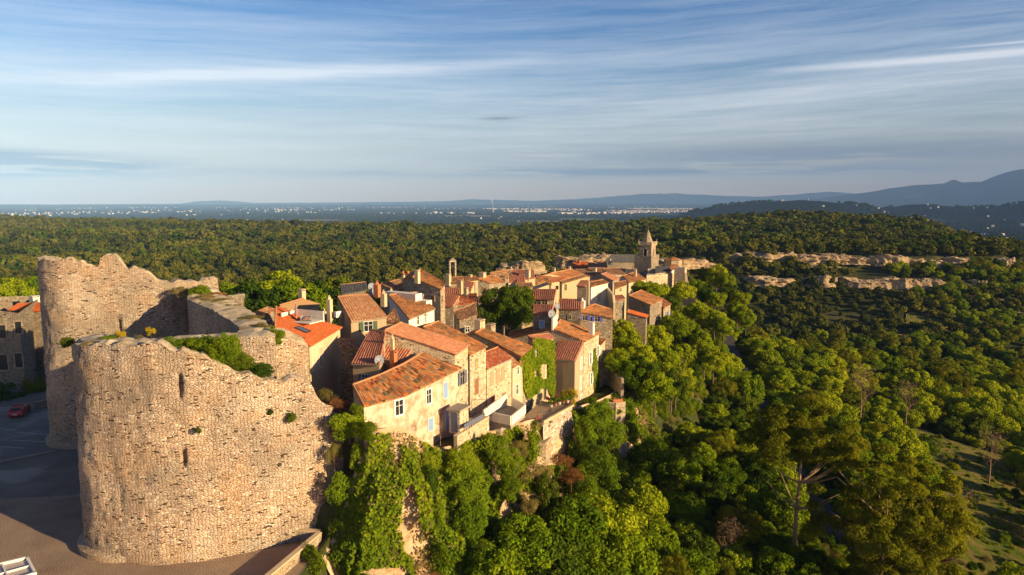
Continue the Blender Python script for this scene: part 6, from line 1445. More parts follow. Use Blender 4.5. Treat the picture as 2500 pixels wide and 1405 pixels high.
# -- cliff vegetation, each mass a shrub or small tree of its own
CLIFF = [ # px, py(centre), Y, size(x,y,z), kind, label
 (852, 1040, 62.2, (1.36, 0.62, 1.05), 'bush0', 'dark ivy bush crowning the broken castle wall end'),
 (893, 1052, 61, (0.99, 0.50, 0.74), 'bush0', 'leafy bush under the left corner of the curved facade'),
 (940, 1108, 62.6, (1.05, 0.58, 1.18), 'bush1', 'dark bush below the first white-framed window'),
 (985, 1128, 63.4, (0.74, 0.46, 1.05), 'bushd', 'bush clump overlapping the facade foot'),
 (880, 1110, 62.3, (1.24, 0.54, 1.30), 'bush1', 'yellow-green ivy mass hanging beside the castle wall'),
 (815, 1100, 61.8, (0.68, 0.35, 1.24), 'scrub0', 'dry yellowish ivy strip on the castle wall edge'),
 (935, 1160, 62.3, (1.12, 0.54, 1.36), 'bush0', 'deep green ivy mass under the dark bushes'),
 (850, 1200, 61.3, (1.36, 0.54, 1.49), 'bush1', 'ivy curtain in the middle of the cliff by the castle'),
 (920, 1250, 61.8, (0.99, 0.50, 1.24), 'bush1', 'olive ivy mass left of the bare rock streak'),
 (845, 1290, 60.3, (1.43, 0.54, 1.49), 'bushd', 'lower dark ivy curtain above the parapet end'),
 (880, 1350, 59.3, (1.24, 0.50, 1.12), 'bush0', 'lowest dark ivy lobe above the rusty ground'),
 (760, 1370, 57.3, (1.43, 0.62, 1.05), 'bush0', 'bright green bush right outside the pale parapet'),
 (960, 1330, 60.3, (0.81, 0.39, 1.24), 'scrub0', 'dry yellow creeper left of the rock streak'),
 (1050, 1128, 64.7, (0.99, 0.67, 0.99), 'bush1', 'dark shrub right below the facade corner'),
 (1045, 1180, 63.7, (0.81, 0.67, 1.49), 'bushd', 'dark narrow shrub column right of the rock streak'),
 (1060, 1270, 63.2, (1.12, 0.78, 1.61), 'bush0', 'tall ivy column right of the rock streak, lower half'),
 (1070, 1360, 62.2, (1.36, 0.90, 1.36), 'bush0', 'dark leafy mass at the bottom of the ivy column'),
 (1120, 1128, 65.7, (1.24, 0.90, 1.18), 'bush1', 'bright bush crown under the porch'),
 (1135, 1180, 65.2, (1.24, 0.90, 1.49), 'bush0', 'vivid green tree column below the porch'),
 (1150, 1270, 64.7, (1.36, 0.95, 1.67), 'bush1', 'vivid green column, middle part beneath the balcony'),
 (1165, 1360, 63.7, (1.61, 1.01, 1.55), 'bush0', 'vivid green foliage at the foot of the cliff'),
 (1210, 1093, 72, (1.12, 0.91, 1.24), 'bush1', 'ivy hanging under the white balcony'),
 (1265, 1093, 75, (0.99, 0.91, 1.36), 'scrub0', 'dry creeper right under the balcony corner'),
 (1240, 1130, 72.5, (1.18, 0.91, 1.24), 'bush1', 'mixed green ivy below the balcony'),
 (1300, 1090, 80, (1.17, 0.84, 1.56), 'bush0', 'ivy strip left of the pinkish retaining wall'),
 (1005, 1060+60, 64.6, (.8, .5, .5), 'bush0', 'little bush at the foot of the curved facade'),
 (870, 1000, 62.3, (0.50, 0.35, 0.43), 'bush1', 'yellowish small bush touching the corner of the mottled roof'),
 (1240, 1190, 71, (1.30, 0.98, 1.18), 'bush1', 'dark thicket halfway down the cliff centre'),
 (1310, 1150, 76, (1.72, 1.05, 1.40), 'scrub0', 'dry golden thicket below the pinkish wall'),
 (1370, 1120, 80, (1.25, 0.98, 1.01), 'rust0', 'rust-brown scrub right under the pinkish wall'),
 (1330, 1200, 75, (1.79, 1.05, 1.48), 'bushd', 'dark bush mass in the centre of the cliff'),
 (1395, 1160, 82, (1.48, 1.05, 1.33), 'rust0', 'reddish scrub patch on the cliff shoulder'),
 (1290, 1235, 71, (1.30, 1.12, 1.05), 'scrub0', 'golden dry ledge scrub above the roots'),
 (1430, 1060, 90, (1.64, 1.12, 1.72), 'bush0', 'green bush right of the pinkish wall'),
 (1460, 1015, 95, (1.56, 1.12, 1.48), 'bush0', 'dark bush below the white-shuttered house'),
 (1490, 1060, 96, (1.72, 1.19, 1.72), 'bush1', 'leafy bush above the round rock nose'),
 (1440, 1120, 88, (2.03, 1.26, 1.87), 'bush0', 'broad green bush on the cliff shoulder'),
 (1475, 1150, 89, (1.87, 1.26, 2.03), 'bush0', 'big green bush left of the shaded ravine'),
 (1420, 1190, 84, (1.87, 1.26, 1.79), 'bush1', 'dark-leaved tree in the lower cliff centre'),
 (1480, 1220, 87, (1.87, 1.26, 1.87), 'bush1', 'bright bush at the edge of the deep shade'),
 (1530, 1010, 108, (1.25, 1.12, 2.03), 'bush0', 'tall creeper tree beyond the last terrace'),
 (1550, 960, 115, (1.56, 1.26, 2.03), 'bush1', 'yellow-green creeper tree at the right end of the row'),
 (1540, 1060, 103, (1.17, 0.91, 1.40), 'bush0', 'green tuft over the rock nose'),
 (1500, 975, 110, (0.78, 0.63, 0.70), 'bushd', 'small dark bush on the rubble terrace'),
 (1443, 985, 101, (0.70, 0.63, 0.78), 'bush0', 'little dark bush beside the glass door terrace'),
]
for (px, py, Y, s, k, lab) in CLIFF:
    p = P(px, py, Y); plant(k, (p.x, p.y, p.z-.9*s[2]), s, lab, 'shrub')
# lower tree belt at the cliff foot
FOOT = [(1270, 1330, 66, 1.05, 'broad1', 'round leafy tree with dark gaps at the lower centre'), (1210, 1390, 63, .9, 'broad0', 'tree at the bottom edge beside the vivid column'), (1350, 1370, 66, 1.1, 'dark0', 'dark tree at the bottom centre'), (1400, 1290, 73, 1.15, 'broad2', 'bright green tree right of the lower centre'), (1470, 1300, 76, 1.25, 'broad3', 'bright feathery tree on the lower slope beside the ravine'), (1520, 1380, 72, 1.2, 'broad2', 'bright tree mass at the bottom right of the cliff'), (1440, 1400, 69, 1.0, 'broad3', 'leafy treetop at the bottom edge under the bright mass'), (1570, 1235, 86, 1.0, 'broad1', 'round olive-leaved tree standing alone against the dark ravine'), (1600, 1330, 80, .9, 'broad2', 'treetop at the foot of the round olive-leaved tree')]
for (px, py, Y, s, k, lab) in FOOT:
    p = P(px, py, Y); plant(k, (p.x, p.y, p.z-4.8*s), s, lab, 'tree'); occupy(p.x, p.y, 5)
p = P(1388, 968, 96); plant('yellow0', (p.x, p.y, p.z-1.8), (.95, .95, 1.2), 'yellow flowering broom bush at the corner of the dining terrace', 'bush')
EDGE = [(1530, 839, 121, 0.88), (1560, 869, 117, 0.80), (1600, 834, 128, 0.96), (1650, 799, 142, 0.96), (1690, 816, 142, 0.84), (1712, 834, 138, 0.74), (1625, 884, 122, 0.88), (1545, 919, 112, 0.76), (1665, 714, 172, 0.86), (1725, 716, 188, 0.91), (1747, 734, 184, 0.81), (1700, 761, 165, 0.91), (1722, 779, 161, 0.81), (1600, 719, 163, 0.75), (1640, 736, 155, 0.83), (1565, 704, 167, 0.68), (1590, 706, 172, 0.68), (1750, 671, 232, 1.05), (1772, 689, 228, 0.93), (1785, 716, 205, 0.98), (1807, 734, 201, 0.87), (1745, 781, 160, 0.84), (1767, 799, 156, 0.74), (1510, 884, 115, 0.72), (1575, 904, 113, 0.88), (1660, 874, 128, 0.96), (1720, 866, 130, 0.84), (1742, 884, 126, 0.74), (1600, 949, 110, 0.88), (1650, 934, 116, 0.88), (1555, 814, 128, 0.72), (1520, 804, 124, 0.64), (1700, 706, 200, 0.84), (1722, 724, 196, 0.74), (1715, 671, 235, 0.91), (1737, 689, 231, 0.81), (1800, 761, 185, 0.91), (1822, 779, 181, 0.81)]
for i, (px, py, Y, s) in enumerate(EDGE):
    p = P(px, py, Y); plant(['broad0', 'broad1', 'broad2', 'broad3', 'dark0'][i % 5], (p.x, p.y, p.z-4.8*s), s, 'green tree crowding the lower edge of the village between houses and slope', 'tree', 'trees along the village edge'); occupy(p.x, p.y, 5*s)
for px, py, Y, k, s in ((960, 1388, 60.8, 'rust0', (1.6, 1, .9)), (900, 1398, 59.6, 'rust0', (1.3, .9, .7)), (1035, 1390, 61.5, 'rust0', (1.4, 1, .8)), (1005, 1372, 61.2, 'scrub0', (.9, .8, .6))):
    p = P(px, py, Y); plant(k, (p.x, p.y, p.z-.6), s, 'rusty dry scrub on the bare earth at the lower photo edge below the castle', 'shrub', 'rusty scrub at the cliff foot')
for i, (px, py) in enumerate(((1345, 1003), (1356, 999), (1366, 997), (1376, 994), (1386, 992), (1394, 990))):
    p = P(px, py-8, 92.6+.15*i); t = thing('plant_pot', ['first', 'second', 'third', 'fourth', 'fifth', 'last'][i]+' potted plant along the railing of the dining terrace, counted from the stair side', 'potted plant', p, 'potted plants on the terrace')
    b = MB(); b.tube((0, 0, 0), (0, 0, .4), .16, .24, 10); b.build('pot', M['terracotta' if i % 2 else 'frame_white'], t, origin=(0, 0, 0)); V, F = crown(700+i, .4, .4, .5, 12, .2, 500, .1, lowcut=-1); np_mesh('foliage', V+np.array([0, 0, .8]), F, M['ivy'], t)
# castle greenery
for px, py, Y, s, k, lab in ((520, 855, 59.6, (1.5, .8, 1.0), 'bush0', 'bright green plant mass on the broken wall ledge'), (440, 843, 59.5, (1.4, .6, .6), 'bush1', 'low green creeper at the left of the wall ledge'), (480, 850, 59.3, (1.0, .7, .7), 'bush0', 'green creeper in the middle of the wall ledge'), (560, 850, 60.3, (.8, .6, 1.1), 'bush1', 'tall creeper climbing to the middle wall crest'), (590, 885, 60.8, (1.0, .6, .7), 'bushd', 'dark leafy bush lower on the wall ledge'), (640, 905, 61.0, (.8, .6, .55), 'bushd', 'dark bush at the low end of the wall ledge'), (380, 838, 58.6, (.6, .4, .3), 'scrub0', 'dry tuft on the pale wall crest'),
    (440, 708, 88, (1.0, .8, .7), 'scrub0', 'dry grass tuft at the corner of the far curtain'), (500, 728, 84, (1.8, 1.4, .7), 'scrub0', 'golden grass mound on the broad wall top'), (540, 735, 83, (1.8, 1.4, .6), 'scrub0', 'second golden grass mound on the broad wall top'), (490, 715, 87, (1.0, 1.0, .8), 'bush1', 'small green bush on the broad wall top'), (580, 760, 77, (1.2, 1.0, .4), 'scrub0', 'flat dry grass near the right outer edge of the castle'), (640, 795, 67, (1.0, .8, .5), 'scrub0', 'dry grass edge beside the orange roof'), (672, 822, 65, (.7, .6, .7), 'bush1', 'green tuft between castle and orange roof'),
    (555, 748, 80, (1.4, 1.2, .45), 'scrub0', 'low dry grass in the middle of the broad wall top'), (610, 775, 72, (1.2, 1.0, .35), 'scrub0', 'thin grass on the broad wall top towards the orange roof'), (470, 716, 88, (1.5, 1.2, .6), 'scrub0', 'golden grass mound at the back of the broad wall top'), (525, 722, 86, (1.4, 1.0, .6), 'rust0', 'reddish weeds along the outer edge of the wall top'), (215, 838, 58.5, (.5, .35, .2), 'scrub0', 'dry tuft at the left of the near crest'), (265, 826, 60.0, (.5, .4, .2), 'bush1', 'small weed on the near crest'), (340, 822, 60.5, (.6, .4, .25), 'scrub0', 'dry weeds in the middle of the near crest'),
    (295, 820, 60.5, (.35, .35, .3), 'yellow0', 'tiny yellow bush on the pale wall crest'), (368, 812, 62.5, (.35, .35, .3), 'yellow0', 'second tiny yellow bush on the pale wall crest'), (165, 836, 62, (.5, .5, .35), 'bushd', 'dark tuft at the left shoulder of the near tower'), (712, 1020, 60.6, (.35, .25, .35), 'bushd', 'dark weed growing from the near castle wall'), (484, 1052, 56.9, (.22, .18, .22), 'bushd', 'small weed in the middle of the near castle wall'), (660, 1007, 60.0, (.22, .18, .2), 'bushd', 'tiny weed right of centre on the castle wall'),
    (790, 965, 66, (1.2, 1.0, 1.0), 'scrub0', 'dry bush at the broken wall end beside the lane'), (825, 985, 65, (1.2, 1.0, .8), 'rust0', 'brown twiggy bush at the lane mouth')):
    p = P(px, py, Y); plant(k, (p.x, p.y, p.z-.9*s[2]), s, lab, 'shrub')
# bare thorny trees
for px, py, Y, s, lab in ((1075, 1060, 66, .35, 'thin bare sapling in front of the blue shutter'), (1640, 940, 125, 1.5, 'reddish bare tree on the slope beside the village'), (2105, 960, 110, 1.2, 'bare brown tree above the meadow'), (2215, 985, 112, 1.0, 'second bare tree above the meadow'), (2340, 1260, 88, 1.1, 'bare twiggy tree on the lower right meadow'), (1780, 1330, 84, .9, 'orange twiggy bare shrub tree at the lower slope'), (2420, 1120, 105, 1.2, 'bare feathery tree at the right edge meadow')):
    p = P(px, py, Y); plant('bare0', (p.x, p.y, p.z-3*s), s, lab, 'bare tree')
# ivy on the ivy house
def ivy_on(label, A, B, poly, n, mat='ivy', size=.26, holes=(), thick=.3, seed=3):
    rng = np.random.default_rng(seed); xs = [p[0] for p in poly]; ys_ = [p[1] for p in poly]; C = []; ax = V_((B.x-A.x, B.y-A.y, 0)).normalized(); nn = V_((ax.y, -ax.x, 0)); nn = nn if nn.dot(-A) > 0 else -nn
    def inside(x, y):
        r = False; j = len(poly)-1
        for i in range(len(poly)):
            if (poly[i][1] > y) != (poly[j][1] > y) and x < (poly[j][0]-poly[i][0])*(y-poly[i][1])/(poly[j][1]-poly[i][1])+poly[i][0]: r = not r
            j = i
        return r
    while len(C) < n:
        x, y = rng.uniform(min(xs), max(xs)), rng.uniform(min(ys_), max(ys_))
        if not inside(x, y) or any(abs(x-hx) < hw and abs(y-hy) < hh for hx, hy, hw, hh in holes): continue
        p = on_wall(A, B, x, y); q = p + nn*(.08+thick*rng.random()*(1+float(fbm(x/9, y/9, 2)))); C.append(tuple(q))
    C = np.array(C); N_ = np.tile(np.array(nn)+np.array([0, 0, .3]), (n, 1)); V, F = leaf_quads(rng, C, N_, size, .8, .5)
    o = np_mesh('ivy', V-C.mean(0), F, M[mat]); o.location = tuple(C.mean(0)); return tag(o, label, 'ivy')
gA, gB = h11['A'], h11['B']
ivy_on('bright green ivy covering the tall house front above the dining terrace', gA, gB, [(1297, 848), (1300, 824), (1350, 832), (1354, 950), (1345, 972), (1335, 955), (1322, 945), (1312, 960), (1298, 965)], 7000, holes=((1326, 907, 9, 18), (1305, 862, 4, 10), (1305, 912, 4, 9), (1331, 962, 5, 12)))
ivy_on('green ivy on the corner left of the tall ivy house', h10['A'], h10['B'], [(1270, 872), (1300, 846), (1300, 968), (1285, 975), (1273, 940), (1272, 900), (1262, 890)], 3200, seed=5)
ivy_on('narrow yellow-green creeper strip on the tall stone house', h13['A'], h13['B'], [(1449, 850), (1453, 850), (1457, 900), (1463, 968), (1452, 972), (1447, 930), (1445, 895)], 1500, mat='ivy', thick=.2, seed=6)

# -- trees of the slope below the village: the nearest as individuals, the wood behind them as one mass
def q_of(x, y, z): return (CX + FPX*x/(y*CP - z*SP), CY - FPX*(z*CP + y*SP)/(y*CP - z*SP))
OPEN_ = [(2120, 1050), (2250, 1040), (2510, 1150), (2560, 1500), (2310, 1500), (2340, 1260), (2200, 1130)]
def in_poly(p, poly):
    r = False; j = len(poly)-1
    for i in range(len(poly)):
        if (poly[i][1] > p[1]) != (poly[j][1] > p[1]) and p[0] < (poly[j][0]-poly[i][0])*(p[1]-poly[i][1])/(poly[j][1]-poly[i][1])+poly[i][0]: r = not r
        j = i
    return r
random.seed(11); cand = []; tries = 0
while tries < 26000:
    tries += 1
    y = 62 + 388*random.random()**1.3; x = random.uniform(-6, 0.80*y+8)
    L = float(np.interp(y, LY, LX)); d = x - L
    if d < (8 if y < 118 else -1 if y > 150 else 3): continue
    if y > 250 and x < 70 + (y-250)*.25: continue
    if y > 330 and x < 240: continue
    if not in_view(x, y, 10) or blocked(x, y) or (y < 240 and not clear(x, y, 6.5)): continue
    z = ground_z(x, y); q = q_of(x, y, z+6*0)
    if q[1] > 1560 or z < -110: continue
    if any(((x-a)/w_)**2+((y-b_)/d_)**2 < 1.0 for a, b_, w_, d_ in PATCH): continue
    if in_poly(q, OPEN_) and random.random() < .85: continue
    s = random.uniform(.7, 1.25)*(.92 if y < 110 else 1.0)
    if not free_spot(x, y, 4.6*s): continue
    occupy(x, y, 4.6*s); r_ = random.random(); patchy = float(fbm(np.array(x/45), np.array(y/45), 2))
    kind = 'b' if r_ < .62+patchy*.3 else 'd' if r_ < .84 else 'p'
    cand.append((x*x+y*y, x, y, z, s, kind))
cand.sort(); lab_ = {'b': ('green broadleaf tree in the wooded slope right of the village', 'tree', 'broadleaf trees on the wooded slope'), 'd': ('dark green bushy tree in the wooded slope right of the village', 'tree', 'dark trees on the wooded slope'), 'p': ('olive-gold pine among the broadleaf trees of the slope', 'pine tree', 'pines on the wooded slope')}
kk_ = {'b': ['broad0', 'broad1', 'broad2', 'broad3'], 'd': ['dark0', 'dark1'], 'p': ['pine0', 'pine1']}
rest_t = []
for n_i, (_, x, y, z, s, kd) in enumerate(cand):
    if n_i < 250: plant(random.choice(kk_[kd]), (x, y, z-(2.5 if kd == 'p' else 1.2)), (s*(.72 if kd == 'p' else 1),)*2+(s*(.72 if kd == 'p' else random.uniform(.85, 1.15)),), *lab_[kd])
    else: rest_t.append((x, y, z-1.4, s*(.95 if kd == 'b' else .85)))
print('slope trees', len(cand))
# undergrowth between them: mass of small bushes (uncountable)
def scatter(name, keys, pts, label, cat, rot_tilt=0.0):
    """one object: points with scale, turned into foliage by a geometry-node instancer"""
    pts = np.array(pts, dtype=np.float32); me = bpy.data.meshes.new(name); me.vertices.add(len(pts)); me.vertices.foreach_set('co', pts[:, :3].ravel())
    a = me.attributes.new('sc', 'FLOAT', 'POINT'); a.data.foreach_set('value', pts[:, 3].copy())
    o = bpy.data.objects.new(name, me); link(o); tag(o, label, cat, None, 'stuff')
    ng = bpy.data.node_groups.new(name, 'GeometryNodeTree'); ng.interface.new_socket('Geometry', in_out='INPUT', socket_type='NodeSocketGeometry'); ng.interface.new_socket('Geometry', in_out='OUTPUT', socket_type='NodeSocketGeometry')
    N = ng.nodes; Lk = ng.links; gi = N.new('NodeGroupInput'); go_ = N.new('NodeGroupOutput'); jn = N.new('GeometryNodeJoinGeometry')
    at_ = N.new('GeometryNodeInputNamedAttribute'); at_.data_type = 'FLOAT'; at_.inputs[0].default_value = 'sc'
    idx = N.new('GeometryNodeInputIndex')
    for i, k in enumerate(keys):
        md = N.new('ShaderNodeMath'); md.operation = 'MODULO'; md.inputs[1].default_value = len(keys); Lk.new(idx.outputs[0], md.inputs[0])
        cmp_ = N.new('FunctionNodeCompare'); cmp_.data_type = 'FLOAT'; cmp_.operation = 'EQUAL'; Lk.new(md.outputs[0], cmp_.inputs[0]); cmp_.inputs[1].default_value = i; cmp_.inputs['Epsilon'].default_value = .1
        oi = N.new('GeometryNodeObjectInfo'); oi.inputs[0].default_value = k; oi.inputs['As Instance'].default_value = True; oi.transform_space = 'ORIGINAL'
        ins = N.new('GeometryNodeInstanceOnPoints'); rv = N.new('FunctionNodeRandomValue'); rv.data_type = 'FLOAT_VECTOR'; rv.inputs[0].default_value = (-rot_tilt, -rot_tilt, 0); rv.inputs[1].default_value = (rot_tilt, rot_tilt, 6.283)
        Lk.new(gi.outputs[0], ins.inputs['Points']); Lk.new(cmp_.outputs[0], ins.inputs['Selection']); Lk.new(oi.outputs['Geometry'], ins.inputs['Instance']); Lk.new(rv.outputs[0], ins.inputs['Rotation']); Lk.new(at_.outputs[0], ins.inputs['Scale']); Lk.new(ins.outputs[0], jn.inputs[0])
    Lk.new(jn.outputs[0], go_.inputs[0]); md_ = o.modifiers.new('scatter', 'NODES'); md_.node_group = ng; return o
def K_(k): return KINDS[k][1]
LATE = rest_t; us = []; random.seed(5)
for _ in range(14000):
    y = random.uniform(55, 300)**1.0; x = random.uniform(-12, .78*y+4); L = float(np.interp(y, LY, LX))
    if x - L < (3.5 if y < 118 else 1.5) or not clear(x, y, 5) or near_path(x, y, ROADc, 3.6): continue
    if any(((x-a)/w_)**2+((y-b_)/d_)**2 < .8 for a, b_, w_, d_ in PATCH) and random.random() < .55: us.append((x, y, ground_z(x, y)-.15, random.uniform(.12, .4))); continue
    z = ground_z(x, y)
    if in_poly(q_of(x, y, z), OPEN_):
        if random.random() < .75: continue
        us.append((x, y, z-.15, random.uniform(.2, .7))); continue
    us.append((x, y, z-.2, random.uniform(.45, 1.25)))
scatter('undergrowth', [K_('bush0'), K_('bushd'), K_('bush1'), K_('scrub0')], us, 'dense green undergrowth between the trees of the slope', 'undergrowth', .3)
scatter('slope_wood', [K_('broad0'), K_('broad1'), K_('dark0'), K_('broad2'), K_('pine1'), K_('broad3'), K_('dark1')], LATE, 'green wood filling the valley side beyond the nearer trees', 'wood', .08)
# ivy clinging to the cliff face: one sheet of leaves of varying depth
def cliff_point(y, f, extra):
    zt0 = cliff_top(y); z = zt0+(-47-zt0)*f; L = np.interp(y, LY, LX); sl = (np.interp(y+.3, LY, LX)-np.interp(y-.3, LY, LX))/.6; nx, ny = 1/np.sqrt(1+sl*sl), -sl/np.sqrt(1+sl*sl)
    d = 0.2+5.2*f**.8+1.5*fbm(y/5, z/4, 4)*np.minimum(f*6, 1)+extra; return L+nx*d, y+ny*d, z, nx, ny
def cliff_ivy(name, label, mat, n, seed, lo, hi, size, near_y=132):
    r = np.random.default_rng(seed); y = 59.0+(near_y-59.0)*r.random(n)**1.35; f = r.random(n)*.99+.01
    m = fbm(y/3.4+4, f*2.2+seed*.0, 3) + .25*fbm(y/.9, f*9, 2)
    clump = np.clip(fbm(y/1.6+9, f*9.0, 3)+.25, 0, 1)
    x_, y_, z_, nx, ny = cliff_point(y, f, .15+r.random(n)**.5*(.35+2.3*clump))
    bare = (m < lo) | (m > hi)
    q0 = CX + FPX*x_/(y_*CP - z_*SP); q1 = CY - FPX*(z_*CP + y_*SP)/(y_*CP - z_*SP)
    for cx_, cy_, w_, h_ in ((1003, 1270, 22, 95), (1218, 1120, 20, 62), (1345, 1085, 45, 55), (1530, 1085, 26, 42), (1235, 1255, 16, 40), (1062, 1180, 8, 55), (1340, 1208, 50, 8), (945, 1398, 60, 12)): bare |= ((q0-cx_)/w_)**2+((q1-cy_)/h_)**2 < 1.0 + .5*fbm(y*1.5, f*20, 2)
    k = ~bare; C = np.stack([x_, y_, z_], 1)[k]; N_ = np.stack([nx, ny, np.full(n, .55)], 1)[k]
    V, F = leaf_quads(r, C, N_, size, .8, .75); o = np_mesh(name, V, F, M[mat]); tag(o, label, 'ivy', None, 'stuff')
cliff_ivy('cliff_ivy', 'green ivy sheet clinging to the cliff below the houses', 'ivy', 170000, 31, -.10, 9, .34)
cliff_ivy('cliff_ivy', 'darker ivy in patches over the same cliff face', 'leaf_dark', 80000, 32, .02, 9, .34)
cliff_ivy('cliff_scrub', 'dry golden scrub and grass in the joints of the cliff', 'scrub', 50000, 33, -9, .05, .26)
# -- garrigue: nearest oaks as individuals, the wood beyond as one mass
random.seed(21); ind = []; mass = []
def oak_ok(x, y):
    L = float(np.interp(y, LY, LX)); d = x-L
    if y < 300 and d > -2 and x > 0: return y > 262
    if y < 262 and d > -70 and d < 4: return False
    if y < 135 and x < 0: return False
    return True
N_try = 0
ys = np.concatenate([np.random.default_rng(3).uniform(0, 1, 150000)])
rg = np.random.default_rng(4)
for u_ in ys:
    y = 138 + (1760-138)*u_**.62 if True else 0
    x = rg.uniform(-.80*y-5, .80*y+5)
    # density falls where bare ground shows
    dens = (1.0 if y < 500 else .75)*(y/1760)**0.0
    if y > 300 and x > 0:
        E = np.interp(y, [300, 420, 520, 600, 760, 950, 1200, 1500], [215, 320, 375, 400, 440, 560, 620, 700])+140
        if x > E: continue
    sp = 5.0 if y < 420 else 5.8 if y < 700 else 7.6
    if not oak_ok(x, y): continue
    if any((x-a)**2+(y-b_)**2 < (r_*.42)**2 for a, b_, r_ in ROCKS) or any(((x-a)/w_)**2+((y-b_)/d_)**2 < .95 for a, b_, w_, d_ in PATCH): continue
    cl = float(fbm(np.array(x/70+3), np.array(y/110+8), 3))
    if cl < -.45: continue
    if not free_spot(x, y, sp): continue
    occupy(x, y, sp)
    s = rg.uniform(.6, 1.65)*(1.2 if y < 420 else 1.35 if y < 700 else 1.85)*(1+.4*float(fbm(np.array(x/30), np.array(y/30), 2)))
    (ind if False else mass).append((x, y, 0, s, x*x+y*y))
ms = np.array(mass); ms[:, 2] = terrain_near(ms[:, 0], ms[:, 1]) - .5
o_ = np.argsort(ms[:, 4]); ms = ms[o_]; print('oaks', len(ms))
left = ms[(ms[:, 0] < 40)][:0]
for i in range(298):
    x, y, z, s, _ = ms[i]; plant(f'oak{i % 3}', (x, y, z), float(s), 'olive-green holm oak of the scrub-covered plateau around the village', 'oak tree', 'holm oaks on the plateau')
rest = ms[298:, :4]; nearm = rest[ms[298:, 4] < 520**2]; farm = rest[ms[298:, 4] >= 520**2]
# a lighter crown for the distance
def far_crown(key, seed, mat):
    V, F = crown(seed, 2.6, 2.5, 2.0, 12, .95, 190, 1.05, lowcut=-.6); KINDS[key] = ('oak', np_mesh('oak_crown', V+np.array([0, 0, 1.9]), F, M[mat], link_it=False), None)
far_crown('far0', 201, 'oak'); far_crown('far1', 202, 'oak'); far_crown('far2', 203, 'leaf_dark'); far_crown('far3', 204, 'oak')
scatter('garrigue_wood', [K_('oak0'), K_('oak1'), K_('oak2')], nearm, 'olive-green oak wood covering the plateau behind the village', 'wood', .15)
scatter('garrigue_wood', [K_('far0'), K_('far1'), K_('far2'), K_('far3'), K_('oak1')], farm, 'far-off oak wood reaching to the rim of the plateau', 'wood', .15)
# woods of the plain: clumped crowns between the fields
rp = np.random.default_rng(9); n = 26000; R = rp.uniform(1.0, 4.6, n); Rr = 1800*R**.9; A = rp.uniform(-.70, .70, n); x = Rr*np.sin(A); y = Rr*np.cos(A)
keep = (fbm(x/500, y/260, 4) > -.02); 
for a_, b_, w_, d_ in FARP: keep &= ((x-a_)/(w_*1.15))**2+((y-b_)/(d_*1.15))**2 > 1
x, y = x[keep], y[keep]; z = terrain_far(x, y); pl = np.stack([x, y, z-1, rp.uniform(2.0, 4.0, len(x))*(1+np.hypot(x, y)/9000)], 1)
M['leaf_far'] = mat_leaf('plain_wood_leaf', (0.012, 0.024, 0.010), (0.020, 0.034, 0.012), (0.035, 0.048, 0.016), 0.1); far_crown('far4', 205, 'leaf_far')
scatter('plain_wood', [K_('far4')], pl, 'dark woods and hedgerows spread over the plain below the plateau', 'wood')

# ------------------------------------------------------------------ the far town and its smoke plume
def town(name, label, n, fpos, smin, smax, mats_w, seed):
    r = np.random.default_rng(seed); b = MB()
    for _ in range(n):
        x, y = fpos(r); w, d, h = r.uniform(smin, smax), r.uniform(smin, smax)*.8, r.uniform(6, 13); a = r.uniform(0, pi); ax = V_((cos(a), sin(a), 0)); n_ = V_((-sin(a), cos(a), 0)); z = float(terrain_far(np.array([x]), np.array([y]))[0]); c = V_((x, y, z))
        q = [c-ax*w/2-n_*d/2, c+ax*w/2-n_*d/2, c+ax*w/2+n_*d/2, c-ax*w/2+n_*d/2]; tp = [v+UP*h for v in q]; rd = [c-ax*w/2+UP*(h+d*.18), c+ax*w/2+UP*(h+d*.18)]
        for i in range(4): b.face([q[i], q[(i+1) % 4], tp[(i+1) % 4], tp[i]])
        b.face([tp[0], tp[1], rd[1], rd[0]]); b.face([tp[2], tp[3], rd[0], rd[1]]); b.face([tp[1], tp[2], rd[1]]); b.face([tp[3], tp[0], rd[0]])
    return tag(b.build(name, mats_w), label, 'town', None, 'stuff')
def fpos_band(q0, q1, R0, R1, k=1.0, clus=.12):
    def f(r):
        q = CX + 0; qx = r.uniform(q0, q1); R = R0 + (R1-R0)*r.random()**k; a = math.atan((qx-CX)/FPX); x, y = R*sin(a), R*cos(a)
        for _ in range(30):
            if float(fbm(np.array(x/900+2), np.array(y/1500+5), 3)) > clus: break
            qx = r.uniform(q0, q1); R = R0 + (R1-R0)*r.random()**k; a = math.atan((qx-CX)/FPX); x, y = R*sin(a), R*cos(a)
        return x+r.normal()*30, y+r.normal()*60
    return f
M['town'] = mat_plain('pale_far_walls', (0.66, 0.60, 0.54), .9, .1); M['town_red'] = mat_plain('far_roofs', (0.55, 0.36, 0.27), .9, .1)
town('distant_town', 'pale buildings of the far town glinting on the plain', 420, fpos_band(1180, 1700, 7600, 12500), 12, 34, M['town'], 1)
town('distant_town', 'reddish buildings of the far town on the plain', 170, fpos_band(1420, 1700, 8500, 12500), 16, 40, M['town_red'], 2)
town('distant_farms', 'scattered pale farms and villages across the plain', 760, fpos_band(0, 2500, 3300, 16000, .9), 7, 21, M['town'], 3)
town('distant_town', 'long pale sheds beside the smoking chimney on the plain', 22, fpos_band(1060, 1400, 7600, 9400), 25, 85, M['town'], 4)
fx, fy = 8600*sin(math.atan(-46/FPX)), 8600*cos(math.atan(-46/FPX)); fz = float(terrain_far(np.array([fx]), np.array([fy]))[0])
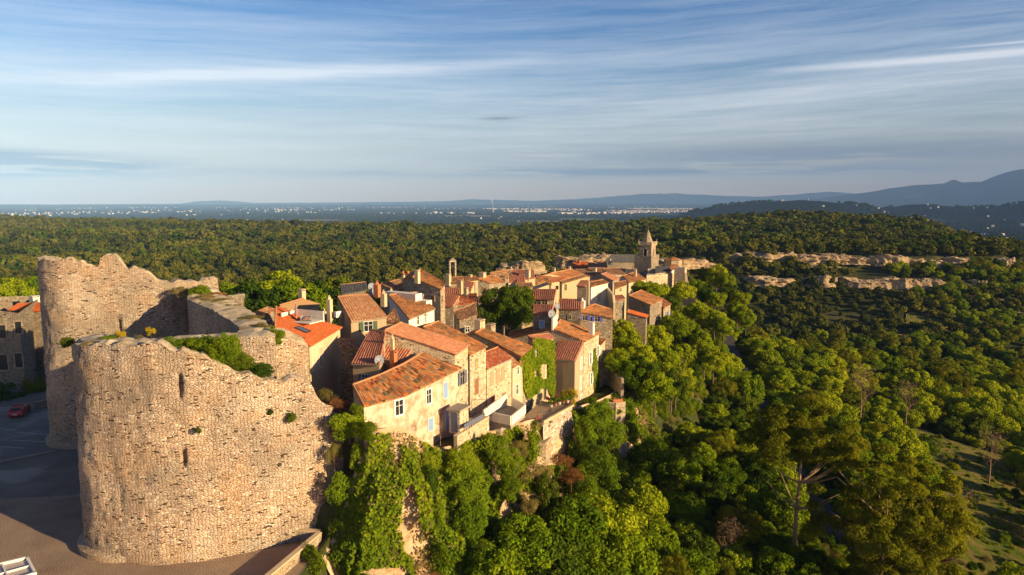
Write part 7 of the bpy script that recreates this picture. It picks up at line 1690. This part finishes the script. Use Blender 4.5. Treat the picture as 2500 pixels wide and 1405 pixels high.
t = thing('factory_chimney', 'tall far-off factory chimney under the white smoke plume', 'chimney', (fx, fy, fz)); b = MB(); b.tube((0, 0, 0), (0, 0, 62), 6, 3.5, 12); b.build('stack', M['town'], t, origin=(0, 0, 0)); b = MB(); b.tube((0, 0, 58), (0, 0, 64), 5, 5, 12); b.build('rim', M['concrete'], t, origin=(0, 0, 0))
def smoke():
    import bmesh
    m, tt, out = new_mat('white_smoke'); pv = tt.node('ShaderNodeVolumePrincipled'); pv.inputs['Color'].default_value = (1, 1, 1, 1); pv.inputs['Density'].default_value = .03; tt.l.new(pv.outputs[0], out.inputs['Volume'])
    rng = random.Random(2); b = MB(); V = []; F = []
    for i in range(14):
        f = i/13; c = V_((rng.uniform(-4, 4)+f*-14, 0, 66+f*82)); r_ = 5+12*f**.8; bm = bmesh.new(); bmesh.ops.create_icosphere(bm, subdivisions=2, radius=r_)
        for v in bm.verts: v.co *= 1+.25*float(fbm(v.co.x/6+i, v.co.z/6, 2))
        o = len(V); bm.verts.index_update(); V += [tuple(v.co+c) for v in bm.verts]; F += [tuple(v.index+o for v in fc.verts) for fc in bm.faces]; bm.free()
    me = bpy.data.meshes.new('smoke_plume'); me.from_pydata(V, [], F); me.materials.append(m); o = bpy.data.objects.new('smoke_plume', me); link(o); o.location = (fx, fy, fz); tag(o, 'white smoke plume rising from the far factory chimney', 'smoke', None, 'stuff'); return o, m
sm_o, sm_m = smoke()
M['smoke_surf'] = None

# ------------------------------------------------------------------ haze
def fix_normals(o):
    import bmesh
    bm = bmesh.new(); bm.from_mesh(o.data); bmesh.ops.remove_doubles(bm, verts=bm.verts[:], dist=.001); bmesh.ops.recalc_face_normals(bm, faces=bm.faces[:]); bm.to_mesh(o.data); bm.free()
def haze():
    m, t, out = new_mat('haze_air'); pv = t.node('ShaderNodeVolumePrincipled'); pv.inputs['Color'].default_value = (0.30, 0.54, 1.0, 1); pv.inputs['Density'].default_value = 5.2e-5; pv.inputs['Anisotropy'].default_value = -0.35
    t.l.new(pv.outputs[0], out.inputs['Volume']); b = MB(); z0, z1 = -216, 1100; b.box((0, 14500, (z0+z1)/2), (1, 0, 0), (0, 1, 0), 50000, z1-z0, 31000)
    o = b.build('haze', m); fix_normals(o); o['kind'] = 'stuff'; tag(o, 'thin blue air over the far plain', 'haze', None, 'stuff')
haze()
